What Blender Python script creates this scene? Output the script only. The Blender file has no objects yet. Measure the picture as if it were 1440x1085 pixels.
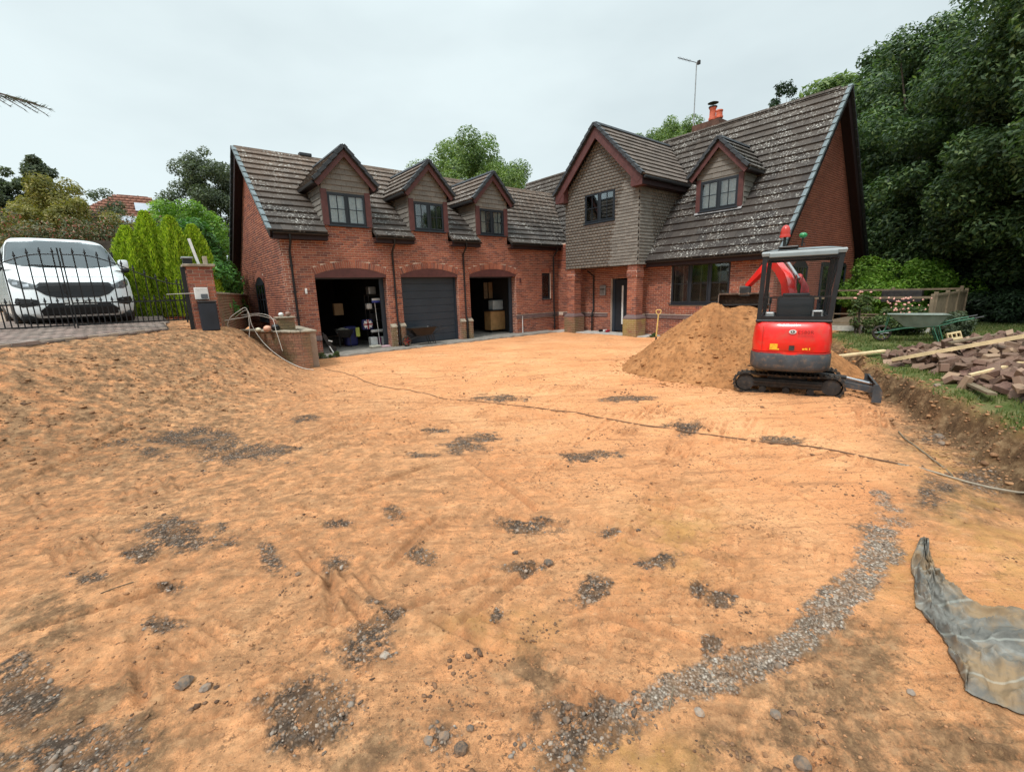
import bpy, bmesh, math, random
import numpy as np
from mathutils import Vector, Matrix, Euler, noise as mnoise
random.seed(7); rng = np.random.default_rng(11)
scene = bpy.context.scene
COL = scene.collection
R = math.radians

# ------------------------------------------------------------------ camera
CAM = Vector((-15.445, -15.467, 1.879))
cd = bpy.data.cameras.new('camera'); cam = bpy.data.objects.new('camera', cd); COL.objects.link(cam)
cd.sensor_fit = 'HORIZONTAL'; cd.sensor_width = 36; cd.lens = 623.8/1440*36
cd.clip_start = .05; cd.clip_end = 1500
yaw, pit, rol = R(51.219), R(12.103), R(1.79)
fwd = Vector((math.cos(yaw)*math.cos(pit), math.sin(yaw)*math.cos(pit), -math.sin(pit)))
rt = Vector((math.sin(yaw), -math.cos(yaw), 0)); up = rt.cross(fwd)
r2 = rt*math.cos(rol) - up*math.sin(rol); u2 = rt*math.sin(rol) + up*math.cos(rol)
mw = Matrix((r2, u2, -fwd)).transposed().to_4x4(); mw.translation = CAM
cam.matrix_world = mw
scene.camera = cam

# ------------------------------------------------------------------ world: overcast daylight
world = bpy.data.worlds.new('World'); scene.world = world; world.use_nodes = True
nt = world.node_tree; nt.nodes.clear()
wo = nt.nodes.new('ShaderNodeOutputWorld')
SUN_EL, SUN_AZ = R(54), R(196)          # azimuth of the sun measured from +X, counter-clockwise
sky = nt.nodes.new('ShaderNodeTexSky'); sky.sky_type = 'NISHITA'; sky.sun_disc = False
sky.sun_elevation = SUN_EL; sky.sun_rotation = R(90) - SUN_AZ
bg1 = nt.nodes.new('ShaderNodeBackground'); bg1.inputs[1].default_value = .05
nt.links.new(sky.outputs[0], bg1.inputs[0])
tc = nt.nodes.new('ShaderNodeTexCoord')
mp = nt.nodes.new('ShaderNodeMapping'); mp.inputs['Scale'].default_value = (1.0, 1.0, 2.6)
nz = nt.nodes.new('ShaderNodeTexNoise'); nz.inputs['Scale'].default_value = 1.7; nz.inputs['Detail'].default_value = 5; nz.inputs['Roughness'].default_value = .5
cr = nt.nodes.new('ShaderNodeValToRGB')
cr.color_ramp.elements[0].position = .33; cr.color_ramp.elements[0].color = (.62, .715, .742, 1)
cr.color_ramp.elements[1].position = .66; cr.color_ramp.elements[1].color = (.755, .86, .88, 1)
sx = nt.nodes.new('ShaderNodeSeparateXYZ')
mr = nt.nodes.new('ShaderNodeMapRange'); mr.inputs[1].default_value = .42; mr.inputs[2].default_value = 1.0; mr.inputs[3].default_value = 1.0; mr.inputs[4].default_value = 2.9
mr.interpolation_type = 'SMOOTHSTEP'
bg2 = nt.nodes.new('ShaderNodeBackground')
nt.links.new(tc.outputs['Generated'], mp.inputs[0]); nt.links.new(mp.outputs[0], nz.inputs[0]); nt.links.new(nz.outputs[0], cr.inputs[0])
nt.links.new(cr.outputs[0], bg2.inputs[0])
nt.links.new(tc.outputs['Generated'], sx.inputs[0]); nt.links.new(sx.outputs[2], mr.inputs[0]); nt.links.new(mr.outputs[0], bg2.inputs[1])
mx = nt.nodes.new('ShaderNodeMixShader'); mx.inputs[0].default_value = .92
nt.links.new(bg1.outputs[0], mx.inputs[1]); nt.links.new(bg2.outputs[0], mx.inputs[2]); nt.links.new(mx.outputs[0], wo.inputs[0])

sl = bpy.data.lights.new('sun', 'SUN'); sun = bpy.data.objects.new('sun', sl); COL.objects.link(sun)
sl.energy = 2.5; sl.angle = R(11); sl.color = (1, .965, .92)
sd = Vector((math.cos(SUN_AZ)*math.cos(SUN_EL), math.sin(SUN_AZ)*math.cos(SUN_EL), math.sin(SUN_EL)))
sun.rotation_euler = sd.to_track_quat('Z', 'Y').to_euler(); sun.location = (0, 0, 30)
scene.view_settings.view_transform = 'Standard'; scene.view_settings.look = 'None'
scene.view_settings.exposure = 0.22; scene.view_settings.gamma = 1; scene.view_settings.use_curve_mapping = False
scene.render.engine = 'CYCLES'

# ------------------------------------------------------------------ material helpers
def srgb(r, g, b):
    f = lambda c: (c/255/12.92) if c/255 <= .04045 else ((c/255+.055)/1.055)**2.4
    return (f(r), f(g), f(b), 1)
class NT:
    def __init__(s, name):
        s.m = bpy.data.materials.new(name); s.m.use_nodes = True; s.t = s.m.node_tree
        s.b = s.t.nodes['Principled BSDF']; s.out = s.t.nodes['Material Output']
        s.b.inputs['Specular IOR Level'].default_value = .35
    def n(s, typ, **k):
        o = s.t.nodes.new('ShaderNode'+typ)
        for a, v in k.items():
            if a.startswith('i_'):
                key = a[2:]; key = int(key) if key.isdigit() else key.replace('_', ' ')
                o.inputs[key].default_value = v
            else: setattr(o, a, v)
        return o
    def l(s, a, b): s.t.links.new(a, b)
    def coord(s, kind='Object', scale=None, rot=None):
        if kind == 'World': o = s.n('NewGeometry').outputs['Position']
        else: o = s.n('TexCoord').outputs[kind]
        if scale is not None:
            if rot is not None:
                m = s.n('Mapping'); m.inputs['Rotation'].default_value = rot; s.l(o, m.inputs[0]); o = m.outputs[0]
            m = s.n('Mapping'); m.inputs['Scale'].default_value = scale
            s.l(o, m.inputs[0]); o = m.outputs[0]
        return o
    def noise(s, co, sc, det=4, rough=.55, dist=0):
        o = s.n('TexNoise'); o.inputs['Scale'].default_value = sc; o.inputs['Detail'].default_value = det
        o.inputs['Roughness'].default_value = rough; o.inputs['Distortion'].default_value = dist
        s.l(co, o.inputs[0]); return o.outputs[0]
    def ramp(s, fac, stops, interp='LINEAR'):
        o = s.n('ValToRGB'); o.color_ramp.interpolation = interp
        e = o.color_ramp.elements
        while len(e) < len(stops): e.new(.5)
        for i, (p, c) in enumerate(stops):
            e[i].position = p; e[i].color = c if len(c) == 4 else (*c, 1)
        s.l(fac, o.inputs[0]); return o.outputs[0]
    def mix(s, fac, a, b, typ='MIX'):
        o = s.n('Mix', data_type='RGBA', blend_type=typ)
        for k, v in ((0, fac), (6, a), (7, b)):
            if hasattr(v, 'is_output'): s.l(v, o.inputs[k])
            else: o.inputs[k].default_value = v if k == 0 or len(v) == 4 else (*v, 1)
        return o.outputs[2]
    def math(s, op, a, b=None, clamp=False):
        o = s.n('Math', operation=op, use_clamp=clamp)
        for k, v in ((0, a), (1, b)):
            if v is None: continue
            if hasattr(v, 'is_output'): s.l(v, o.inputs[k])
            else: o.inputs[k].default_value = v
        return o.outputs[0]
    def rnd(s):
        g = s.n('NewGeometry').outputs['Random Per Island']; o = s.n('ObjectInfo').outputs['Random']
        return s.math('FRACT', s.math('ADD', g, o))
    def bump(s, h, st=.3, d=.01):
        o = s.n('Bump'); o.inputs['Strength'].default_value = st; o.inputs['Distance'].default_value = d
        s.l(h, o.inputs['Height']); s.l(o.outputs[0], s.b.inputs['Normal']); return o
    def base(s, c):
        if hasattr(c, 'is_output'): s.l(c, s.b.inputs['Base Color'])
        else: s.b.inputs['Base Color'].default_value = c if len(c) == 4 else (*c, 1)
    def rough(s, v):
        if hasattr(v, 'is_output'): s.l(v, s.b.inputs['Roughness'])
        else: s.b.inputs['Roughness'].default_value = v
MATS = {}
def simple(name, c, rough=.6, var=.25, sc=3, metal=0, bump=0, bsc=60, spec=.35, dirt=None, dirtamt=.5, coat=0):
    """one-colour surface with a little wear: tone variation, optional dirt patches, fine relief"""
    n = NT(name); co = n.coord('World')
    f = n.noise(co, sc, 5, .6)
    c = tuple(c[:3])
    a = tuple(max(0, x*(1-var)) for x in c); b = tuple(min(1, x*(1+var)) for x in c)
    col = n.ramp(f, [(.3, a), (.7, b)])
    if dirt is not None:
        d = n.noise(co, sc*2.3, 8, .7)
        dm = n.ramp(d, [(.5, (0, 0, 0)), (.72, (dirtamt,)*3)])
        col = n.mix(dm, col, dirt)
    n.base(col); n.rough(rough); n.b.inputs['Metallic'].default_value = metal
    n.b.inputs['Specular IOR Level'].default_value = spec
    if coat: n.b.inputs['Coat Weight'].default_value = coat; n.b.inputs['Coat Roughness'].default_value = .06
    if bump: n.bump(n.noise(co, bsc, 4, .6), bump, .01)
    MATS[name] = n.m; return n.m

def brick_mat(name, stops, stain=None, stain_amt=0.6):
    n = NT(name); co = n.coord('World')
    c = n.ramp(n.rnd(), stops)
    f = n.noise(co, 35, 4, .7)
    c = n.mix(n.ramp(f, [(.35, (0, 0, 0)), (.75, (.5,)*3)]), c, (.36, .20, .15, 1))
    big = n.noise(co, .9, 4, .6)
    c = n.mix(n.ramp(big, [(.35, (.35,)*3), (.62, (0, 0, 0))]), c, (.12, .035, .025, 1))
    if stain is not None:
        s_ = n.noise(co, 2.2, 5, .6)
        c = n.mix(n.ramp(s_, [(.38, (0, 0, 0)), (.6, (stain_amt,)*3)]), c, stain)
    n.base(c); n.rough(.88); n.bump(n.noise(co, 90, 3, .7), .35, .004)
    MATS[name] = n.m; return n.m
BR_STOPS = [(0, (.105, .030, .026)), (.25, (.205, .055, .032)), (.55, (.30, .082, .042)), (.85, (.38, .125, .065)), (1, (.22, .065, .048))]
M_BRICK = brick_mat('red_brick', BR_STOPS)
M_BRICK_ORANGE = brick_mat('orange_brick', [(0, (.22, .055, .030)), (.5, (.29, .072, .036)), (1, (.34, .095, .05))])
M_BRICK_STAIN = brick_mat('stained_brick', [(0, (.16, .07, .04)), (.4, (.24, .12, .065)), (.7, (.30, .13, .07)), (1, (.2, .12, .07))], (.13, .12, .055, 1), .7)
M_BRICK_LICHEN = brick_mat('lichen_brick', [(0, (.22, .12, .06)), (.5, (.30, .2, .09)), (1, (.26, .1, .06))], (.32, .27, .07, 1), .7)
M_BLUE = brick_mat('slate_blue_brick', [(0, (.06, .055, .062)), (1, (.12, .105, .11))])
M_MORTAR = simple('mortar', (.60, .48, .39), .95, .25, 2, bump=.3, dirt=(.40, .28, .21, 1))
M_MORTAR_D = simple('dark_mortar', (.27, .20, .15), .95, .25, 2, bump=.3)

def tile_mat(name, c0, c1, lichen, amt, warm=None):
    n = NT(name); co = n.coord('World')
    c = n.ramp(n.rnd(), [(0, c0), (1, c1)])
    f = n.noise(co, 22, 5, .7)
    c = n.mix(n.ramp(f, [(.4, (0, 0, 0)), (.75, (.45,)*3)]), c, tuple(min(1, x*1.6) for x in c1))
    if warm:
        z = n.n('SeparateXYZ'); n.l(co, z.inputs[0])
        w = n.n('MapRange', i_1=warm[0], i_2=warm[1], i_3=0.0, i_4=1.0); n.l(z.outputs[2], w.inputs[0])
        w2 = n.math('MULTIPLY', w.outputs[0], n.ramp(n.noise(co, 3, 5, .7), [(.3, (.35,)*3), (.65, (1, 1, 1))]))
        c = n.mix(w2, c, warm[2])
    l1 = n.noise(co, 16, 3, .6); l2 = n.noise(co, 1.3, 4, .6)
    lm = n.math('MULTIPLY', n.ramp(l1, [(.665-amt*.045, (0, 0, 0)), (.70-amt*.045, (1, 1, 1))]), n.ramp(l2, [(.42, (.0,)*3), (.60, (1, 1, 1))]))
    c = n.mix(lm, c, lichen)
    n.base(c); n.rough(.85); n.bump(n.noise(co, 70, 4, .7), .5, .006)
    MATS[name] = n.m; return n.m
M_TILE = tile_mat('roof_tile', (.030, .025, .022, 1), (.062, .050, .042, 1), (.44, .42, .38, 1), 1.9, (4.6, 6.9, (.17, .118, .086, 1)))
M_TILE_MAIN = tile_mat('roof_tile_main', (.027, .022, .020, 1), (.054, .043, .036, 1), (.44, .42, .38, 1), 2.0, (5, 8.6, (.085, .066, .052, 1)))
M_TILE_BAY = tile_mat('roof_tile_bay', (.085, .066, .054, 1), (.14, .108, .088, 1), (.42, .40, .36, 1), .2)
M_HANG = tile_mat('hanging_tile', (.118, .106, .092, 1), (.172, .155, .134, 1), (.3, .24, .19, 1), .1)
M_HANG_D = simple('tile_backing', (.03, .024, .02), .9)
M_VERGE = simple('dry_verge_grey', (.13, .16, .17), .55, .3, 6, dirt=(.06, .06, .055, 1))
M_SLATE = simple('dark_verge', (.032, .036, .042), .55, .35, 8, dirt=(.1, .1, .09, 1))
M_MAROON = simple('maroon_paint', (.090, .032, .029), .55, .2, 5, dirt=(.04, .02, .018, 1))
M_MAROON_SHADED = simple('maroon_shaded', (.016, .006, .007), .6, .2, 5)  # maroon taken near black: eaves and verge shadow painted into the colour
M_BLACK = simple('black_plastic', (.012, .012, .013), .35, .3, 9)
M_FRAME = simple('anthracite_frame', (.017, .021, .027), .38, .12, 4)
M_DOOR = simple('anthracite_door', (.024, .034, .046), .42, .12, 2, dirt=(.05, .05, .05, 1), dirtamt=.25)
M_LEAD = simple('lead_flashing', (.24, .23, .23), .55, .3, 9)
M_STONEBAND = simple('coping_stone', (.29, .24, .18), .9, .35, 6, bump=.5, dirt=(.10, .09, .06, 1))
M_CONC = simple('concrete', (.24, .215, .185), .92, .3, 3, bump=.5, dirt=(.10, .085, .065, 1), dirtamt=.8)
M_CONC_L = simple('pale_concrete', (.42, .39, .35), .9, .25, 4, bump=.4, dirt=(.2, .17, .13, 1))
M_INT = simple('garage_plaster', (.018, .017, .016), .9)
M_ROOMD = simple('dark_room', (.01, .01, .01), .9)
M_WHITE = simple('white_plastic', (.62, .62, .60), .4, .12, 5, dirt=(.3, .27, .22, 1), dirtamt=.4)
M_TERRA = simple('terracotta', (.52, .115, .06), .75, .3, 6)
M_GALV = simple('galvanised', (.30, .31, .31), .45, .25, 9, metal=.6, dirt=(.12, .10, .08, 1))
M_STEEL = simple('dark_steel', (.028, .027, .027), .6, .4, 9, metal=.2, dirt=(.12, .08, .05, 1))
M_RUBBER = simple('rubber', (.016, .015, .014), .75, .4, 8, bump=.3, dirt=(.26, .15, .08, 1), dirtamt=.75)
M_RED = simple('excavator_red', (.66, .012, .007), .34, .12, 3, spec=.5, coat=.35, dirt=(.36, .09, .05, 1), dirtamt=.5)
M_REDDARK = simple('excavator_red_weathered', (.42, .014, .012), .4, .25, 7, spec=.5, dirt=(.14, .08, .05, 1), dirtamt=.6)
M_SKIRT = simple('excavator_grey', (.045, .050, .056), .5, .3, 5, dirt=(.20, .12, .07, 1), dirtamt=.7)
M_ROOFGREY = simple('cab_roof_grey', (.20, .235, .245), .42, .12, 4, spec=.4)
M_BUCKET = simple('rusty_bucket', (.10, .062, .045), .6, .5, 9, metal=.3, dirt=(.30, .20, .12, 1), dirtamt=.9)
M_YELLOW = simple('sticker_yellow', (.75, .38, .02), .5, .3, 30)
M_ORANGE = simple('orange_plastic', (.65, .10, .015), .45)
M_GREENL = simple('green_lens', (.015, .19, .06), .25, spec=.6)
M_REDL = simple('red_lens', (.50, .03, .015), .25, spec=.6)
M_WOOD = simple('grey_timber', (.17, .125, .08), .85, .35, 6, bump=.4, dirt=(.12, .11, .06, 1))
M_WOODNEW = simple('fresh_timber', (.62, .47, .27), .75, .22, 5, bump=.3, dirt=(.4, .28, .15, 1), dirtamt=.5)
M_PINE = simple('pine_cabinet', (.36, .20, .08), .6, .2, 5)
M_ASH = simple('ash_handle', (.62, .40, .13), .5, .15, 9)
M_IRON = simple('black_iron', (.010, .010, .011), .45, .3, 9)
M_VAN = simple('white_van_paint', (.74, .77, .78), .22, .03, 1.2, spec=.55, coat=.6)
M_VANTRIM = simple('van_black_trim', (.010, .010, .011), .4, .2, 5)
M_HEAD = simple('headlight_lens', (.10, .11, .115), .12, .7, 28, spec=.8)
M_CHROME = simple('chrome', (.55, .56, .58), .18, .1, 3, metal=.9)
M_CABLE = simple('cable_white', (.46, .42, .37), .6)
M_STRING = simple("old_cable", (.13, .075, .045), .85)
M_TARP = None
def glass_mat(name, tint, refl=.35, trans=.5):
    n = NT(name)
    n.t.nodes.remove(n.b)
    tr = n.n('BsdfTransparent'); tr.inputs[0].default_value = (*tint, 1)
    gl = n.n('BsdfGlossy'); gl.inputs[0].default_value = (.85, .9, .92, 1); gl.inputs[1].default_value = .03
    fr = n.n('Fresnel'); fr.inputs[0].default_value = 1.5
    f = n.math('ADD', n.math('MULTIPLY', fr.outputs[0], 1.0), refl, clamp=True)
    m = n.n('MixShader'); n.l(f, m.inputs[0]); n.l(tr.outputs[0], m.inputs[1]); n.l(gl.outputs[0], m.inputs[2])
    n.l(m.outputs[0], n.out.inputs[0]); MATS[name] = n.m; return n.m
M_GLASS = glass_mat('window_glass', (.86, .88, .88), .05)
M_GLASS_CAB = glass_mat('cab_glass', (.97, .97, .97), -.03)
M_GLASS_VAN = glass_mat('windscreen_glass', (.42, .46, .48), .06)
M_BLIND = simple('blind_slat', (.40, .37, .32), .7, .1, 4)
M_CURTAIN = simple('curtain', (.78, .76, .70), .9, .2, 12)

# ------------------------------------------------------------------ mesh helpers
class MB:
    """collects shapes and links them as ONE mesh object"""
    def __init__(s): s.v = []; s.f = []
    def add(s, vs, fs):
        o = len(s.v); s.v += [tuple(x) for x in vs]; s.f += [tuple(i+o for i in q) for q in fs]; return s
    def box(s, x0, x1, y0, y1, z0, z1, M=None):
        x0, x1 = sorted((x0, x1)); y0, y1 = sorted((y0, y1)); z0, z1 = sorted((z0, z1))
        vs = [Vector(p) for p in ((x0,y0,z0),(x1,y0,z0),(x1,y1,z0),(x0,y1,z0),(x0,y0,z1),(x1,y0,z1),(x1,y1,z1),(x0,y1,z1))]
        if M is not None: vs = [M @ p for p in vs]
        return s.add(vs, [(0,3,2,1),(4,5,6,7),(0,1,5,4),(1,2,6,5),(2,3,7,6),(3,0,4,7)])
    def bbox(s, x0, x1, y0, y1, z0, z1, b=.01, M=None):
        """box with chamfered edges"""
        x0, x1 = sorted((x0, x1)); y0, y1 = sorted((y0, y1)); z0, z1 = sorted((z0, z1))
        b = min(b, (x1-x0)*.45, (y1-y0)*.45, (z1-z0)*.45)
        bm = bmesh.new(); bmesh.ops.create_cube(bm, size=1)
        for v in bm.verts:
            v.co = Vector(((x0+x1)/2+v.co.x*(x1-x0), (y0+y1)/2+v.co.y*(y1-y0), (z0+z1)/2+v.co.z*(z1-z0)))
        bmesh.ops.bevel(bm, geom=list(bm.edges), offset=b, segments=2, affect='EDGES', profile=.5)
        if M is not None: bm.transform(M)
        bm.verts.index_update(); s.add([v.co.copy() for v in bm.verts], [[v.index for v in f.verts] for f in bm.faces]); bm.free(); return s
    def tube(s, pts, r, n=8, cap=True):
        pts = [Vector(p) for p in pts]; rs = r if isinstance(r, (list, tuple)) else [r]*len(pts)
        vs = []; prev = None
        for i, p in enumerate(pts):
            d = (pts[min(i+1, len(pts)-1)] - pts[max(i-1, 0)]).normalized()
            if prev is None:
                a = d.cross(Vector((0, 0, 1)));
                if a.length < .1: a = d.cross(Vector((1, 0, 0)))
                a.normalize()
            else:
                a = (prev - d*prev.dot(d)).normalized()
            prev = a; b = d.cross(a)
            for k in range(n):
                t = 2*math.pi*k/n; vs.append(p + (a*math.cos(t)+b*math.sin(t))*rs[i])
        fs = [(i*n+k, i*n+(k+1) % n, (i+1)*n+(k+1) % n, (i+1)*n+k) for i in range(len(pts)-1) for k in range(n)]
        if cap: fs += [tuple(range(n))[::-1], tuple(range((len(pts)-1)*n, len(pts)*n))]
        return s.add(vs, fs)
    def lathe(s, prof, c=(0,0,0), n=16, axis='Z', M=None):
        vs = []
        for (r, h) in prof:
            for k in range(n):
                t = 2*math.pi*k/n; x, y = r*math.cos(t), r*math.sin(t)
                p = {'Z': (x, y, h), 'X': (h, x, y), 'Y': (x, h, y)}[axis]
                v = Vector(p) + Vector(c); vs.append(M @ v if M is not None else v)
        m = len(prof)
        fs = [(i*n+k, i*n+(k+1) % n, (i+1)*n+(k+1) % n, (i+1)*n+k) for i in range(m-1) for k in range(n)]
        fs += [tuple(range(n))[::-1], tuple(range((m-1)*n, m*n))]
        return s.add(vs, fs)
    def prism(s, poly, h0, h1, axis='Z', M=None):
        """poly in the plane normal to axis, extruded from h0 to h1"""
        def P(a, b, h): return {'Z': (a, b, h), 'Y': (a, h, b), 'X': (h, a, b)}[axis]
        n = len(poly); vs = [Vector(P(a, b, h0)) for a, b in poly] + [Vector(P(a, b, h1)) for a, b in poly]
        if M is not None: vs = [M @ v for v in vs]
        return s.add(vs, [tuple(range(n))[::-1], tuple(range(n, 2*n))] + [(i, (i+1) % n, n+(i+1) % n, n+i) for i in range(n)])
    def bar(s, a, b, w, h, upv=(0,0,1)):
        """rectangular bar from a to b"""
        a, b = Vector(a), Vector(b); d = (b-a).normalized(); u = Vector(upv); sd_ = d.cross(u).normalized(); u = sd_.cross(d)
        vs = []
        for p in (a, b):
            for i, j in ((-1,-1),(1,-1),(1,1),(-1,1)): vs.append(p + sd_*i*w/2 + u*j*h/2)
        return s.add(vs, [(0,1,2,3),(7,6,5,4),(0,4,5,1),(1,5,6,2),(2,6,7,3),(3,7,4,0)])
    def grid(s, rows):
        m = len(rows[0]); vs = [p for r in rows for p in r]
        return s.add(vs, [(i*m+j, i*m+j+1, (i+1)*m+j+1, (i+1)*m+j) for i in range(len(rows)-1) for j in range(m-1)])
    def mesh(s, name, mat, smooth=None):
        me = bpy.data.meshes.new(name); me.from_pydata(s.v, [], s.f)
        bm = bmesh.new(); bm.from_mesh(me); bmesh.ops.recalc_face_normals(bm, faces=bm.faces); bm.to_mesh(me); bm.free()
        me.materials.append(mat)
        if smooth:
            for p in me.polygons: p.use_smooth = True
            try: me.set_sharp_from_angle(angle=R(smooth))
            except Exception: pass
        return me
    def build(s, name, mat, parent=None, smooth=None, M=None):
        if M is not None: s.v = [tuple(M @ Vector(p)) for p in s.v]
        me = s.mesh(name, mat, smooth); o = bpy.data.objects.new(name, me); COL.objects.link(o)
        if parent is not None: o.parent = parent
        return o
def tag(o, label=None, cat=None, group=None, kind=None):
    if label: o['label'] = label
    if cat: o['category'] = cat
    if group: o['group'] = group
    if kind: o['kind'] = kind
    return o
def thing(name, label, cat, loc=(0,0,0), rz=0, group=None):
    o = bpy.data.objects.new(name, None); COL.objects.link(o); o.location = loc; o.rotation_euler = (0, 0, rz)
    o.empty_display_size = .2; return tag(o, label, cat, group)
def empty(name, parent):
    o = bpy.data.objects.new(name, None); COL.objects.link(o); o.parent = parent; return o
def copy_tree(o, parent=None):
    c = o.copy(); COL.objects.link(c)
    if parent is not None: c.parent = parent
    for ch in list(o.children): copy_tree(ch, c)
    return c
def np_mesh(name, verts, faces, mat, parent=None, smooth=False):
    """big mesh from numpy arrays (faces all the same size)"""
    me = bpy.data.meshes.new(name); nv = len(verts); nf, k = faces.shape
    me.vertices.add(nv); me.vertices.foreach_set('co', np.ascontiguousarray(verts, dtype=np.float32).ravel())
    me.loops.add(nf*k); me.polygons.add(nf)
    me.polygons.foreach_set('loop_start', np.arange(0, nf*k, k, dtype=np.int32))
    me.polygons.foreach_set('loop_total', np.full(nf, k, dtype=np.int32))
    me.loops.foreach_set('vertex_index', faces.astype(np.int32).ravel())
    if smooth: me.polygons.foreach_set('use_smooth', np.ones(nf, dtype=bool))
    me.update(calc_edges=True); me.materials.append(mat)
    o = bpy.data.objects.new(name, me); COL.objects.link(o)
    if parent is not None: o.parent = parent
    return o

# a brick/tile piece: unit box, seen faces only (its back lies in the mortar), slightly chamfered front
def unit_piece(ch=.06):
    c = .5-ch*.5
    vs = [(-.5,0,-.5),(.5,0,-.5),(.5,0,.5),(-.5,0,.5), (-.5,-.7,-.5),(.5,-.7,-.5),(.5,-.7,.5),(-.5,-.7,.5), (-c,-1,-c),(c,-1,-c),(c,-1,c),(-c,-1,c)]
    fs = [(0,1,5,4),(1,2,6,5),(2,3,7,6),(3,0,4,7),(4,5,9,8),(5,6,10,9),(6,7,11,10),(7,4,8,11),(8,9,10,11)]
    return np.array(vs, float), np.array(fs)
UP_V, UP_F = unit_piece()
BOX_V = np.array([(-.5,-.5,-.5),(.5,-.5,-.5),(.5,.5,-.5),(-.5,.5,-.5),(-.5,-.5,.5),(.5,-.5,.5),(.5,.5,.5),(-.5,.5,.5)], float)
BOX_F = np.array([(0,3,2,1),(4,5,6,7),(0,1,5,4),(1,2,6,5),(2,3,7,6),(3,0,4,7)])
def place(name, mats, mat, parent, limit=300, V=UP_V, F=UP_F, stuffname=None, key=None):
    """nearest pieces become objects sharing one mesh, the rest one joined part"""
    mats = sorted(mats, key=key or (lambda m: (m.translation-CAM).length))
    near, far = mats[:limit], mats[limit:]
    if near:
        me = bpy.data.meshes.new(name); me.from_pydata([tuple(v) for v in V], [], [tuple(int(i) for i in f) for f in F]); me.materials.append(mat)
        for m in near:
            o = bpy.data.objects.new(name, me); COL.objects.link(o); o.parent = parent; o.matrix_world = m
    if far:
        A = np.array([[list(r) for r in m] for m in far])
        Vh = np.hstack([V, np.ones((len(V), 1))])
        W = np.einsum('nij,vj->nvi', A, Vh)[:, :, :3].reshape(-1, 3)
        FF = (F[None] + (np.arange(len(far))*len(V))[:, None, None]).reshape(-1, F.shape[1])
        o = np_mesh(stuffname or name, W, FF, mat, parent); o['kind'] = 'stuff'; return o
def frame_m(o, u, n, v, su, sn, sv):
    m = Matrix(((u.x*su, n.x*sn, v.x*sv, o.x), (u.y*su, n.y*sn, v.y*sv, o.y), (u.z*su, n.z*sn, v.z*sv, o.z), (0, 0, 0, 1)))
    return m
def brick_courses(O, u, n_in, z0, z1, allowed, L=.213, H=.063, J=.012, depth=.008, off=0.0, jit=.0012):
    """bricks on a vertical face: O origin (height 0), u along, n_in into the wall; allowed(z) -> intervals along u"""
    out = []; up_ = Vector((0, 0, 1)); C_ = H+J; k0 = int(math.floor(z0/C_+.001)); k = k0
    while k*C_ < z1-.01:
        za, zb = max(k*C_+J/2, z0), min((k+1)*C_-J/2, z1)
        if zb-za > .015:
            zm = (za+zb)/2
            for (a, b) in allowed(zm):
                st = (L+J)/2 if k % 2 else 0
                i = int(math.floor((a-off-st)/(L+J)))
                while off+st+i*(L+J) < b:
                    xa, xb = max(off+st+i*(L+J)+J/2, a+.001), min(off+st+(i+1)*(L+J)-J/2, b-.001)
                    if xb-xa > .02:
                        c = O + u*((xa+xb)/2) + up_*zm + n_in*(depth+random.uniform(-jit, jit))
                        out.append(frame_m(c, u, n_in, up_, xb-xa, depth+.004, zb-za))
                    i += 1
        k += 1
    return out
def subtract(iv, holes):
    for (h0, h1) in holes:
        r = []
        for a, b in iv:
            if h1 <= a or h0 >= b: r.append((a, b)); continue
            if h0 > a: r.append((a, h0))
            if h1 < b: r.append((h1, b))
        iv = r
    return iv
def vnoise(x, y, seed=0):
    xi = np.floor(x).astype(np.int64); yi = np.floor(y).astype(np.int64); xf = x-xi; yf = y-yi
    def h(a, b):
        n = (a*374761393 + b*668265263 + seed*1274126177) & 0x7fffffff
        n = ((n ^ (n >> 13))*1103515245 + 12345) & 0x7fffffff
        n = (n ^ (n >> 16)) & 0xffff
        return n/65535.0
    sx_ = xf*xf*(3-2*xf); sy_ = yf*yf*(3-2*yf)
    return (h(xi, yi)*(1-sx_)+h(xi+1, yi)*sx_)*(1-sy_) + (h(xi, yi+1)*(1-sx_)+h(xi+1, yi+1)*sx_)*sy_
def fbm(x, y, sc, octv=4, seed=0, gain=.5):
    s = 0; a = 1; t = 0
    for o in range(octv):
        s = s + a*vnoise(x*sc*2**o+17.3*o, y*sc*2**o-9.1*o, seed+o*7); t += a; a *= gain
    return s/t - .5
def seg_dist(x, y, a, b):
    ax, ay = a; bx, by = b; dx, dy = bx-ax, by-ay; L2 = dx*dx+dy*dy
    t = np.clip(((x-ax)*dx+(y-ay)*dy)/L2, 0, 1)
    return np.hypot(x-ax-t*dx, y-ay-t*dy), t
def smooth(a, b, x):
    t = np.clip((x-a)/(b-a), 0, 1); return t*t*(3-2*t)

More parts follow.
